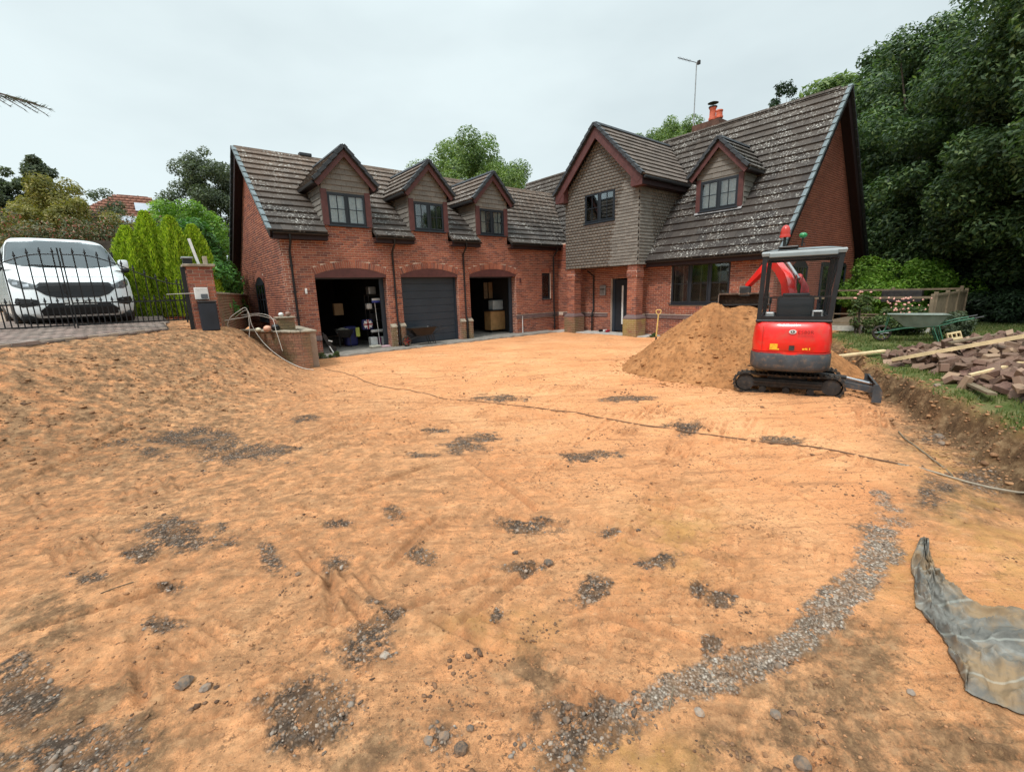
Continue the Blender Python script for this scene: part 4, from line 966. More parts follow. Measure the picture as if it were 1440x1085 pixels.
def dormer(M, c, wz0, wz1, hw, ze, zr_, he, hl, slope, y_e, z_e, parent, ov, label, blind, tmat, gauge=.17, tw=.33, wall_y=0.0):
    """gabled dormer; slope/y_e/z_e describe the roof it grows out of: z = z_e + (y-y_e)*slope"""
    yz = lambda z: y_e+(z-z_e)/slope
    # body behind the hanging tiles
    b = MB(); n_ = .02
    top = ze+.12
    b.add([M @ Vector(p) for p in ((c-hl+n_, wall_y+.02, wz0-.05), (c-hl+n_, wall_y+.02, top), (c-hl+n_, yz(top)+.1, top), (c-hl+n_, yz(wz0)+.1, wz0-.05), (c-hl+.08, wall_y+.02, wz0-.05), (c-hl+.08, wall_y+.02, top), (c-hl+.08, yz(top)+.1, top), (c-hl+.08, yz(wz0)+.1, wz0-.05))], [(0,1,2,3),(7,6,5,4),(0,4,5,1),(1,5,6,2),(2,6,7,3),(3,7,4,0)])
    b.add([M @ Vector(p) for p in ((c+hl-n_, wall_y+.02, wz0-.05), (c+hl-n_, wall_y+.02, top), (c+hl-n_, yz(top)+.1, top), (c+hl-n_, yz(wz0)+.1, wz0-.05), (c+hl-.08, wall_y+.02, wz0-.05), (c+hl-.08, wall_y+.02, top), (c+hl-.08, yz(top)+.1, top), (c+hl-.08, yz(wz0)+.1, wz0-.05))], [(0,1,2,3),(7,6,5,4),(0,4,5,1),(1,5,6,2),(2,6,7,3),(3,7,4,0)])
    b.prism([(c-hl+.03, wz1+.06), (c+hl-.03, wz1+.06), (c+hl-.03, ze), (c, zr_-.12), (c-hl+.03, ze)], wall_y+.012, wall_y+.1, axis='Y', M=M)
    d = b.build('dormer', M_HANG_D, parent); tag(d, label)
    sl_ = (zr_-ze)/he
    ext = lambda z: (c-min(hl-.0, (zr_-.12-z)/sl_), c+min(hl-.0, (zr_-.12-z)/sl_))
    t = hung_rows(M, wz1+.07, zr_-.16, gauge, tw, ext, wall_y)
    # cheeks
    for sgn in (-1, 1):
        MC = M @ Matrix(((0, sgn, 0, 0), (1, 0, 0, 0), (0, 0, 1, 0), (0, 0, 0, 1)))    # (along, out, up) -> (depth, across, up)
        MC = M @ Matrix(((0, -sgn, 0, c+sgn*hl), (1, 0, 0, 0), (0, 0, 1, 0), (0, 0, 0, 1)))
        t += hung_rows(MC, wz0-.04, ze+.1, gauge, tw, lambda z: (wall_y, max(wall_y, yz(z))), 0)
    place('hanging_tile', t, M_HANG, d, 50, V=BOX_V, F=BOX_F)
    # posts and head
    for s in (-1, 1): MB().bbox(c+s*hw, c+s*(hl+.005), wall_y-.05, wall_y+.04, wz0-.02, wz1+.08, .008, M).build('corner_post', M_MAROON, d)
    MB().box(c-hw, c+hw, wall_y-.02, wall_y+.03, wz1+.002, wz1+.07, M).build('head_board', M_HANG, d)
    # roof planes
    y0 = wall_y-ov
    for s in (-1, 1):
        L = math.hypot(he, zr_-ze); sv = Vector((-s*he, 0, zr_-ze)).normalized(); nv = Vector((s*(zr_-ze), 0, he)).normalized()
        O = Vector((c+s*he, y0, ze)); yend = yz(zr_)-y0+.05
        R3 = M.to_3x3(); aW = R3 @ Y_; sW = R3 @ sv; nW = R3 @ nv; OW = M @ O
        def mk(u0, u1, v, O=O, L=L): 
            z = ze+v*(zr_-ze)/L; lim = yz(z)-y0+.06; return [(u0, min(u1, lim))] if u0 < lim else []
        tl = tiled_slope('t', OW, aW, sW, nW, yend, L, .30, .30, mk, tmat, d)
        tiles_build('roof_tile', tl, tmat, d, 60)
        m = MB(); slopeslab(m, OW, aW, sW, nW, [(0, 0), (yz(ze)-y0+.1, 0), (yz(zr_)-y0+.1, L), (0, L)], .05); m.build('roof_board', M_HANG_D, d)
        # dark verge tiles stepping down the front edge
        out = []; k = 0; g_ = .28
        while k*g_ < L-.02:
            v0 = k*g_; v1 = min(L+.03, v0+g_+.02); tilt = math.atan(.03/g_); s2 = sW*math.cos(tilt)-nW*math.sin(tilt); n2 = nW*math.cos(tilt)+sW*math.sin(tilt)
            out.append(frame_m(OW+sW*((v0+v1)/2)+nW*.035-aW*.005, aW, -n2, s2, .15, .10, v1-v0)); k += 1
        place('verge_tile', out, M_SLATE, d, 40, V=BOX_V, F=BOX_F)
        vs = []
        tn = (zr_-ze)/he
        for v in (-.02, L):
            for (dd_, w) in ((.03, 0), (.19, 0), (.19, .035), (.03, .035)): vs.append(OW+sW*(v-(dd_*tn+.003 if v > 0 else 0))-nW*dd_+aW*(w+.01))
        MB().add(vs, [(0,1,2,3),(7,6,5,4),(0,4,5,1),(1,5,6,2),(2,6,7,3),(3,7,4,0)]).build('bargeboard', M_MAROON, d)
        # soffit and black gutter on each side
        e = yz(ze)-y0
        sx0 = c+s*he
        MB().box(c+s*hl, sx0, y0+.04, y0+e, ze-.10, ze-.075, M).build('soffit', M_MAROON_SHADED, d)
        MB().bbox(sx0-.01*s, sx0+.07*s, y0+.03, y0+e-.1, ze-.11, ze-.01, .02, M).build('gutter', M_BLACK, d)
    rl = []; y = y0+.2
    while y < yz(zr_)+.1: rl.append(M @ frame_m(Vector((c, y, zr_+.05)), Y_, -X_, Z_, .42, .24, .08)); y += .43
    place('ridge_tile', rl, M_SLATE if True else tmat, d, 20, V=np.array([(-.5,-.5,-.7),(.5,-.5,-.7),(.5,.5,-.7),(-.5,.5,-.7),(-.5,-.32,.3),(.5,-.32,.3),(.5,.32,.3),(-.5,.32,.3)], float), F=BOX_F)
    return d
for c, bl_, nm in zip(DORM, ('net', 'venetian', 'curtains'), ('left', 'middle', 'right')):
    dormer(ID, c, 4.15, 5.16, .62, D_ZE, D_ZR, D_HE, D_HL, G_SL, -.28, G_EZ, house, .20, f'gabled dormer over the {nm} garage opening', bl_, M_TILE)
    window(ID, c-.62, c+.62, 4.15, 5.16, 2, house, (1, 1), bl_, recess=-.02, label={'net': 'dormer window with pale net curtains above the left open garage', 'venetian': 'dormer window with a dark blind above the closed garage door', 'curtains': 'dormer window with white curtains above the right open garage'}[bl_])

# ================================================================== MAIN BLOCK (faces -X)
MM = Matrix(((0, 1, 0, 0), (-1, 0, 0, 0), (0, 0, 1, 0), (0, 0, 0, 1)))    # (along = -y, depth = +x, up)
M_EZ, M_SL, M_RZ, M_RX = 2.80, 1.218, 8.23, 4.0
YEND = 9.55
# facade: along coordinate runs 0 .. 9.55
DOOR = (3.15, 4.25)
mb = MB()
for (a, b, z0, z1) in ((-.05, DOOR[0], -.3, 3.9), (DOOR[0], DOOR[1], 2.25, 2.9), (DOOR[1], 5.97, -.3, 2.85), (5.97, 8.17, -.3, 1.18), (5.97, 8.17, 2.66, 2.85), (8.17, YEND-.002, -.3, 2.85)):
    mb.box(a, b, .009, .3, z0, z1, MM)
mb.box(-.05, 1.6, .009, .3, 2.85, 3.95, MM)
mw_ = mb.build('front_wall', M_MORTAR, house)
def allow_main(z):
    iv = [(-.04, YEND)] if z < 2.78 else [(-.04, 1.5)]
    h = []
    if z < 2.25: h.append(DOOR)
    if 1.18-.12 < z < 2.66: h.append((5.97, 8.17))
    if .64 < z < .80: h += [(-.1, 3.0), (4.3, YEND)]
    return subtract(iv, h)
R3 = MM.to_3x3()
fb = brick_courses(Vector((0, 0, 0)), -Y_, X_, -.15, 3.9, allow_main)
place('brick', fb, M_BRICK, mw_, 200)
so = [MM @ frame_m(Vector((5.97+2.2*(i+.5)/30, .006, 1.075)), X_, Y_, Z_, .063, .013, .10) for i in range(30)]
place('sill_brick', so, M_BRICK, mw_, 40)
bl = brick_courses(Vector((-.03, 0, 0)), -Y_, X_, .65, .79, lambda z: [(.35, 3.0), (4.9, YEND)], H=.140, off=.03)
place('band_brick', bl, M_BLUE, mw_, 60)
MB().box(.35, 3.0, -.024, .008, .64, .80, MM).build('band', M_BLUE, mw_); MB().box(4.9, YEND, -.024, .008, .64, .80, MM).build('band', M_BLUE, mw_)
window(MM, 5.97, 8.17, 1.20, 2.66, 3, house, (0, 1), 'venetian', recess=.03, label='wide three-light ground floor window with venetian blinds, right of the porch')
# front door recess
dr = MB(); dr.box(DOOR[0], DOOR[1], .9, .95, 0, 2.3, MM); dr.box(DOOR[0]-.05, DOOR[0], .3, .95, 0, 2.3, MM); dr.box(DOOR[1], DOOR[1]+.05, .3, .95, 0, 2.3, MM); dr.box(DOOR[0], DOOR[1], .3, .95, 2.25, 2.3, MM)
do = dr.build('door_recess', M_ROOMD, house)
MB().bbox(3.22, 4.18, .16, .22, .06, 2.2, .01, MM).build('front_door', M_FRAME, house)
fd = house.children[-1]
MB().box(3.62, 3.70, .140, .158, .35, 1.95, MM).build('door_glass', M_WHITE, fd)
MB().box(3.15, 3.28, .12, .3, 0, 2.25, MM).build('door_jamb', M_DOOR, fd)
# gable end facing the lawn
zm = lambda x: min(M_EZ+(x+.45)*M_SL, M_RZ-(x-M_RX)*M_SL)-.06
YG = -YEND
g = MB(); g.prism([(0.0, -.3), (8, -.3), (8, zm(8)), (M_RX, M_RZ-.1), (0, zm(0))], YG+.009, YG+.25, axis='Y'); mg = g.build('gable_wall', M_MORTAR_D, house)
def allow_mg(z):
    e = (z+.06-M_EZ)/M_SL-.45
    iv = [(max(0, e), min(8, 2*M_RX-e))]
    if iv[0][1] <= iv[0][0]: return []
    return subtract(iv, ([(1.45, 2.75)] if 1.1 < z < 2.78 else []) + ([(4.1, 7.0)] if z < 2.55 else []))
place('brick', brick_courses(Vector((0, YG, 0)), X_, Y_, -.15, 8.05, allow_mg), M_BRICK_ORANGE, mg, 40)
MGE = Matrix.Translation((0, YG, 0))
arch_window(MGE, 1.45, 2.75, 1.15, 2.62, .22, house); tag(house.children[-1], 'arched window in the main gable end behind the digger cab')
# arched windows left with a brick pattern of their own; garden doors
gd = MB(); gd.box(4.1, 7.0, YG-.004, YG+.02, 0, 2.55); gdo = gd.build('garden_door', M_FRAME, house)
for i in range(3):
    a = 4.15+i*.95; f = MB(); f.bbox(a, a+.07, YG-.05, YG, .05, 2.5, .01); f.bbox(a+.83, a+.9, YG-.05, YG, .05, 2.5, .01); f.bbox(a, a+.9, YG-.049, YG, .05, .2, .01); f.bbox(a, a+.9, YG-.049, YG, 2.4, 2.5, .01); f.build('frame', M_FRAME, gdo)
    MB().box(a+.07, a+.83, YG-.02, YG-.012, .2, 2.4).build('pane', M_GLASS, gdo)

# main roof
cm, sm_ = math.cos(math.atan(M_SL)), math.sin(math.atan(M_SL)); SM = (M_RX+.45)/cm
sMn = Vector((cm, 0, sm_)); nMn = Vector((-sm_, 0, cm))
YN = 6.6                                   # the roof runs on behind the garage roof
OM = Vector((-.45, YN, M_EZ)); LM = YN+YEND+.30
BAY_C, BAY_H = 3.3, 1.845
B_EZ, B_RZ, B_HE = 5.72, 7.90, 2.17
bay_mask = dormer_mask_fn(-YN, 1, lambda v: M_EZ+v*sm_, [BAY_C], B_HE, B_EZ, B_RZ, BAY_H)
RD_C, RD_ZE, RD_ZR, RD_HE, RD_HL = 7.20, 5.62, 6.74, 1.04, .83
rd_mask = dormer_mask_fn(-YN, 1, lambda v: M_EZ+v*sm_, [RD_C], RD_HE, RD_ZE, RD_ZR, RD_HL)
OVH=0
def mask_main(u0, u1, v):
    z = M_EZ+v*sm_
    r = []
    for a, b in bay_mask(u0, u1, v): 
        if z < 4.28: r.append((a, b))
        else: r += rd_mask(a, b, v)
    # north of the porch the eaves are higher, and the garage roof cuts across
    lim = 1.45+YN if z < B_EZ else 0
    if z < 3.75: r = [(max(a, lim), b) for a, b in r if b > lim]
    else:
        xg = -((z-G_EZ)/G_SL-.28) if z < G_RZ else None       # along coordinate of the garage slope
        if xg is not None: l2 = xg+YN; r = [(max(a, l2), b) for a, b in r if b > l2]
    return r
rm = MB()
slopeslab(rm, OM, -Y_, sMn, nMn, [(YN+5.14, 0), (LM, 0), (LM, SM), (YN+5.14, SM)])
slopeslab(rm, OM, -Y_, sMn, nMn, [(0, 1.3), (YN+1.45, 1.3), (YN+1.45, SM), (0, SM)])
slopeslab(rm, OM, -Y_, sMn, nMn, [(YN+1.45, 4.2), (YN+5.14, 4.2), (YN+5.14, SM), (YN+1.45, SM)])
OMB = Vector((2*M_RX+.45, YN, M_EZ)); sMb = Vector((-cm, 0, sm_)); nMb = Vector((sm_, 0, cm))
slopeslab(rm, OMB, -Y_, sMb, nMb, [(0, 0), (LM, 0), (LM, SM), (0, SM)])
mroof = rm.build('main_roof', M_HANG_D, house)
mt = tiled_slope('t', OM, -Y_, sMn, nMn, LM, SM, .345, .33, mask_main, M_TILE_MAIN, mroof, thick=.060)
tiles_build('roof_tile', mt, M_TILE_MAIN, mroof, 300)
rv = np.array([(-.5,-.5,-.7),(.5,-.5,-.7),(.5,.5,-.7),(-.5,.5,-.7),(-.5,-.32,.3),(.5,-.32,.3),(.5,.32,.3),(-.5,.32,.3)], float)
place('ridge_tile', [frame_m(Vector((M_RX, YN-.45*i-.22, M_RZ+.05)), Y_, -X_, Z_, .44, .28, .09) for i in range(36)], M_TILE_MAIN, mroof, 60, V=rv, F=BOX_F)
OV = Vector((-.45, -YEND-.30, M_EZ)); OVB = Vector((2*M_RX+.45, -YEND-.30, M_EZ))
verge(OV, sMn, nMn, SM, -Y_, .345, M_VERGE, mroof); verge(OVB, sMb, nMb, SM, -Y_, .345, M_SLATE, mroof)
barge(OV, sMn, nMn, SM-.1, -Y_, M_MAROON_SHADED, mroof, .26); barge(OVB, sMb, nMb, SM-.1, -Y_, M_MAROON_SHADED, mroof, .30)
sf = MB()
for O, s, nr in ((OV, sMn, nMn), (OVB, sMb, nMb)): sf.add([O-nr*.24, O+s*(SM-.15)-nr*.24, O+s*(SM-.15)-nr*.24+Y_*.30, O-nr*.24+Y_*.30], [(0, 1, 2, 3)])
sf.build('verge_soffit', M_MAROON_SHADED, mroof)
gutter((-.50, -5.2, M_EZ-.02), (-.50, -YEND-.28, M_EZ-.02), house)
m = MB(); m.box(5.16, YEND+.26, -.44, -.41, 2.60, 2.79, MM); m.box(5.16, YEND+.26, -.41, .0, 2.60, 2.63, MM); m.build('fascia', M_MAROON_SHADED, house)
# valley between the two roofs
vz = [3.85, G_RZ]; 
va = MB(); va.bar((main_x_at(3.95)-.02, (3.95-G_EZ)/G_SL-.28, 3.99), (main_x_at(G_RZ), G_RY, G_RZ+.05), .16, .02); va.build('valley_lead', M_LEAD, mroof)
# right-hand dormer of the main roof
dormer(MM, RD_C, 4.47, 5.48, .67, RD_ZE, RD_ZR, RD_HE, RD_HL, M_SL, -.45, M_EZ, house, .24, 'gabled dormer on the main roof right of the tile-hung bay', 'v', M_TILE_MAIN, wall_y=.80)
window(MM, RD_C-.67, RD_C+.67, 4.47, 5.48, 2, house, (1, 1), 'net', recess=.76, room=1.3, label='dormer window reflecting the sky on the main roof')  # pale net added behind the pane to whiten it like reflected sky
MB().add([MM @ Vector(p) for p in ((RD_C-.85, main_x_at(4.30)-.09, 4.37), (RD_C+.85, main_x_at(4.30)-.09, 4.37), (RD_C+.85, .80, 4.50), (RD_C-.85, .80, 4.50))], [(0,1,2,3)]).build('lead_apron', M_LEAD, mroof)

# ---- tile-hung bay over the porch
BX = -.943
bay = MB()
bay.box(BAY_C-BAY_H, BAY_C+BAY_H, BX+.02, .0, 2.72, 2.80, MM)
sl_b = (B_RZ-B_EZ)/B_HE
bay.prism([(BAY_C-BAY_H+.02, 2.74), (BAY_C+BAY_H-.02, 2.74), (BAY_C+BAY_H-.02, 5.75), (BAY_C, 7.62), (BAY_C-BAY_H+.02, 5.75)], BX+.02, BX+.15, axis='Y', M=MM)
for s in (-1, 1):
    x = BAY_C+s*(BAY_H-.02)
    P_ = [(x, BX+.02, 2.74), (x, main_x_at(2.80)+.3, 2.74), (x, main_x_at(5.9)+.3, 5.9), (x, BX+.02, 5.9)]
    Q_ = [(x-s*.06, p[1], p[2]) for p in P_]
    bay.add([MM @ Vector(p) for p in P_+Q_], [(0,1,2,3),(7,6,5,4),(0,4,5,1),(1,5,6,2),(2,6,7,3),(3,7,4,0)])
bayo = bay.build('porch_bay', M_HANG_D, house); tag(bayo, 'tile-hung first floor bay carried on brick pillars over the front door')
BW = (2.55, 4.04, 4.43, 5.57)
rz = lambda z: (BAY_C-min(BAY_H, (7.62-z)/sl_b), BAY_C+min(BAY_H, (7.62-z)/sl_b))
ht = []
TG, TW = .118, .168
def ext_bay(z):
    a, b = rz(z)
    return [(a, BW[0]-.02), (BW[1]+.02, b)] if BW[2]-.06 < z < BW[3]+.03 else (a, b)
ht += hung_rows(MM, 2.72, 7.6, TG, TW, ext_bay, BX)
zt = BW[2]; k0 = int((BW[2]-2.72)/TG)
for s in (-1, 1):
    MC = MM @ Matrix(((0, -s, 0, BAY_C+s*BAY_H), (1, 0, 0, 0), (0, 0, 1, 0), (0, 0, 0, 1)))
    ht += hung_rows(MC, 2.72, 5.9, TG, TW, lambda z: (BX, max(BX, main_x_at(z))) if z > 2.9 else (BX, -.3), 0)
place('hanging_tile', ht, M_HANG, bayo, 300, V=BOX_V, F=BOX_F)
window(MM, BW[0], BW[1], BW[2], BW[3], 2, house, (1, 1), 'net', recess=BX-.03, depth=.06, room=.5, label='square four-pane style window in the tile-hung bay over the porch')
MB().box(BW[0]-.05, BW[1]+.05, BX-.035, BX-.0, BW[2]-.12, BW[2]-.05, MM).build('lead_apron', M_LEAD, bayo)
y0 = -1.29
for s in (-1, 1):
    L = math.hypot(B_HE, B_RZ-B_EZ); sv = Vector((-s*B_HE, 0, B_RZ-B_EZ)).normalized(); nv = Vector((s*(B_RZ-B_EZ), 0, B_HE)).normalized()
    OW = MM @ Vector((BAY_C+s*B_HE, y0, B_EZ)); aW = R3 @ Y_; sW = R3 @ sv; nW = R3 @ nv
    def mk(u0, u1, v, L=L):
        z = B_EZ+v*(B_RZ-B_EZ)/L; lim = main_x_at(z)-y0+.06; return [(u0, min(u1, lim))] if u0 < lim else []
    tiles_build('roof_tile', tiled_slope('t', OW, aW, sW, nW, main_x_at(B_RZ)-y0+.1, L, .30, .33, mk, M_TILE_BAY, bayo, thick=.048), M_TILE_BAY, bayo, 150)
    m = MB(); slopeslab(m, OW, aW, sW, nW, [(0, 0), (main_x_at(B_EZ)-y0+.1, 0), (main_x_at(B_RZ)-y0+.1, L), (0, L)], .05); m.build('roof_board', M_HANG_D, bayo)
    out = []; k = 0; g_ = .28
    while k*g_ < L-.02:
        v0 = k*g_; v1 = min(L+.03, v0+g_+.02); tilt = math.atan(.03/g_); s2 = sW*math.cos(tilt)-nW*math.sin(tilt); n2 = nW*math.cos(tilt)+sW*math.sin(tilt)
        out.append(frame_m(OW+sW*((v0+v1)/2)+nW*.035-aW*.005, aW, -n2, s2, .16, .10, v1-v0)); k += 1
    place('verge_tile', out, M_SLATE, bayo, 40, V=BOX_V, F=BOX_F)
    vs = []
    for v in (-.02, L):
        for (dd_, w) in ((.03, 0), (.33, 0), (.33, .04), (.03, .04)): vs.append(OW+sW*(v-(dd_*sl_b+.003 if v > 0 else 0))-nW*dd_+aW*(w+.02))
    MB().add(vs, [(0,1,2,3),(7,6,5,4),(0,4,5,1),(1,5,6,2),(2,6,7,3),(3,7,4,0)]).build('bargeboard', M_MAROON, bayo)
    # boxed eaves end
    xa = BAY_C+s*B_HE
    MB().prism([(xa-s*.02, B_EZ-.32), (xa-s*.02, B_EZ-.04), (xa-s*.50, B_EZ+.42), (xa-s*.50, B_EZ-.32)], y0+.03, BX-.03, axis='Y', M=MM).build('eaves_box', M_MAROON, bayo)
    e = main_x_at(B_EZ)
    MB().box(xa-s*.02, BAY_C+s*(BAY_H+.02), BX, e, B_EZ-.30, B_EZ-.27, MM).build('soffit', M_MAROON_SHADED, bayo)
    MB().box(xa-s*.04, xa-s*.0, BX-.3, e, B_EZ-.30, B_EZ-.05, MM).build('fascia', M_MAROON_SHADED, bayo)
    MB().bbox(xa-s*.0, xa+s*.09, y0+.05, e-.05, B_EZ-.13, B_EZ-.02, .03, MM).build('gutter', M_BLACK, bayo)
    pz = [(main_x_at(z)-.0, z) for z in (B_EZ, B_RZ)]
    hx = lambda z: BAY_C+s*B_HE*(B_RZ-z)/(B_RZ-B_EZ)
    va = MB(); A1 = MM @ Vector((hx(B_EZ), pz[0][0], B_EZ+.05)); A2 = MM @ Vector((hx(B_RZ), pz[1][0], B_RZ+.05)); va.bar(A1, A2, .13, .02); va.build('valley_lead', M_SLATE, bayo)
rl = []; y = y0+.2
while y < main_x_at(B_RZ)+.1: rl.append(MM @ frame_m(Vector((BAY_C, y, B_RZ+.05)), Y_, -X_, Z_, .42, .25, .085)); y += .43
place('ridge_tile', rl, M_SLATE, bayo, 30, V=rv, F=BOX_F)
# pillars
def pillar(c0, c1, x0, x1, lab, lich):
    """brick pillar: along c0..c1, depth x0..x1"""
    pm = MB(); pm.box(c0+.009, c1-.009, x0+.009, x1-.009, -.15, 2.72, MM); o = pm.build('porch_pillar', M_MORTAR, house); tag(o, lab)
    out = []; st = []
    def faces(e, z0, z1, lst, mat_=None):
        for (O_, u_, n_, w_) in ((Vector((c0-e, x0-e, 0)), X_, Y_, c1-c0+2*e), (Vector((c1+e, x0-e, 0)), Y_, -X_, x1-x0+2*e), (Vector((c0-e, x0-e, 0)), Y_, X_, x1-x0+2*e)):
            lst += [m_ for m_ in brick_courses(MM @ O_, R3 @ u_, R3 @ n_, z0, z1, lambda z, w_=w_: [(0, w_)])]
    faces(0, .80, 2.25, out); faces(.025, 2.25, 2.48, out); faces(0, 2.48, 2.72, out); faces(.10, -.12, .66, st)
    place('brick', out, M_BRICK, o, 150)
    b2 = MB(); b2.box(c0-.09, c1+.09, x0-.09, x1+.09, -.15, .66, MM); b2.box(c0-.016, c1+.016, x0-.016, x1+.016, 2.25, 2.48, MM); b2o = b2.build('plinth', M_MORTAR, o)
    place('plinth_brick', st, lich, o, 150)
    cp = MB(); rows = [[MM @ Vector((c0-e, x0-e, z)), MM @ Vector((c1+e, x0-e, z)), MM @ Vector((c1+e, x1+e, z)), MM @ Vector((c0-e, x1+e, z)), MM @ Vector((c0-e, x0-e, z))] for e, z in ((.105, .66), (.105, .71), (.0, .83))]
    cp.grid(rows).build('plinth_cap', M_BLUE, o)
pillar(4.68, 5.10, -.93, -.51, 'right brick pillar of the porch with yellow-green lichen on its plinth', M_BRICK_LICHEN)
pillar(1.50, 1.92, -.93, -.51, 'left brick pillar of the porch beside the garage wing', M_BRICK_STAIN)
m = MB(); m.box(.6, 5.6, -.95, .0, -.12, .02, MM); m.box(4.9, 9.3, -.35, .0, -.12, -.01, MM); pf = m.build('porch_step', M_CONC_L, house)
downpipe([(-.45, -2.25, 2.6), (-.06, -2.25, 2.4), (-.055, -2.25, .95), (-.15, -2.25, .8), (-.15, -2.25, .0)], house)
mbx = MB(); mbx.bbox(2.62, 2.92, -.10, -.01, 1.55, 1.98, .02, MM); mb_o = mbx.build('letter_box', M_GALV, house)
MB().bbox(2.64, 2.90, -.112, -.098, 1.80, 1.84, .004, MM).build('slot', M_BLACK, mb_o)
# wall lantern by garage 1 and meter pipe by the slit window
lo = MB(); lo.bbox(-11.42, -11.36, -.10, -.04, 1.98, 2.15, .01); lo2 = lo.build('wall_light', M_WHITE, house); MB().box(-11.42, -11.36, -.04, .01, 2.02, 2.08).build('bracket', M_BLACK, lo2)
MB().tube([(-2.3, -.02, 0), (-2.3, -.02, .75)], .018, 8).build('conduit', M_WHITE, house)
MB().bbox(-2.42, -2.32, -.03, .0, 2.2, 2.42, .01).build('vent_box', M_MAROON, house)
# chimney
ch = MB(); ch.box(3.90, 4.65, -5.45, -4.25, 7.6, 8.52); cho = ch.build('chimney', simple('dark_chimney_brick', (.10, .05, .035), .9, .4, 8), house)
MB().lathe([(.15, 8.6), (.155, 8.68), (.125, 8.72), (.12, 9.0), (.14, 9.03), (.14, 9.08), (.10, 9.08)], (4.2, -4.98, 0), 16).build('chimney_pot', M_TERRA, cho, 40)
MB().lathe([(.15, 8.6), (.155, 8.66), (.13, 8.68), (.12, 8.83), (.14, 8.85), (.14, 8.9), (.10, 8.9)], (4.2, -5.27, 0), 16).build('chimney_pot', M_TERRA, cho, 40)
cw = MB(); cw.lathe([(.02, 9.05), (.02, 9.25)], (4.2, -4.98, 0), 6); cw.lathe([(.17, 9.08), (.17, 9.12)], (4.2, -4.98, 0), 12); cw.lathe([(.22, 9.25), (.03, 9.32)], (4.2, -4.98, 0), 12); cw.build('cowl', M_STEEL, cho)
vb = MB(); vb.bbox(-9.9-.22, -9.9+.22, G_RY-.12, G_RY+.12, G_RZ+.08, G_RZ+.19, .02); vb.build('ridge_vent', M_SLATE, groof)
# television aerial
ae = MB(); ae.tube([(4.0, -4.26, 8.2), (4.0, -4.26, 10.95)], .022, 8)
aeo = ae.build('aerial_mast', M_GALV, house)
ya = MB(); A_ = Vector((4.0, -4.30, 10.93)); B_ = Vector((3.95, -3.44, 11.42)); ya.tube([A_, B_], .014, 6)
dirn = (B_-A_).normalized(); 
for i in range(9):
    p = A_.lerp(B_, .38+.62*i/8); h = .085; ya.tube([p+Vector((-h, 0, 0)), p+Vector((h, 0, 0))], .007, 5); ya.tube([p+dirn.cross(X_)*-h*.6, p+dirn.cross(X_)*h*.6], .007, 5)
ya.bbox(3.96, 4.04, -4.42, -4.30, 10.85, 11.0, .01); ya.build('yagi', M_STEEL, aeo)
bpy.context.view_layer.update()
# ================================================================== LEFT: DRIVEWAY, GATE, PIER, WALLS, VAN
F0 = np.array([-17.28, -5.4]); FN = np.array([-.737, .676]); FD = np.array([.676, .737])
def drive_z(x, y): return 1.32+.075*min(max((x-F0[0])*FN[0]+(y-F0[1])*FN[1], 0), 2.5)
M_PAVER = brick_mat('grey_paver', [(0, (.15, .125, .11)), (.5, (.25, .215, .19)), (1, (.32, .25, .215))], (.12, .10, .08, 1), .6)
dm = MB(); rows = []
for j in range(26):
    t = [0, .02, .5, 1, 1.6, 2.5, 3.5][j] if j < 7 else 3.5+(j-6)*1.3
    rows.append([(F0[0]+FD[0]*s_+FN[0]*t, F0[1]+FD[1]*s_+FN[1]*t, 1.32+.075*min(t, 2.5)-.012-(.18 if j == 0 else 0)) for s_ in np.linspace(-14, 3.15+t*1.12, 30)])
dm.grid(rows); drive = dm.build('driveway', M_MORTAR_D, None); tag(drive, kind='structure')
pv = []
FDv, FNv = Vector((*FD, 0)), Vector((*FN, .075)).normalized(); nn = FDv.cross(FNv)
r_ = 0; t = .0
while t < 5.2:
    s_ = -4.0+(.1 if r_ % 2 else 0)
    while s_ < 3.1+t*1.12:
        x, y = F0+FD*(s_+.1)+FN*(t+.05)
        if not (t < .02 and random.random() < .25): pv.append(frame_m(Vector((x, y, 1.32+.075*min(t+.05, 2.5)-.03+random.uniform(-.003, .003)-(random.uniform(0, .02) if t < .1 else 0))), FDv, FNv, nn, .194, .094, .06))
        s_ += .2
    t += .1; r_ += 1
place('paver', pv, M_PAVER, drive, 300, V=BOX_V, F=BOX_F)

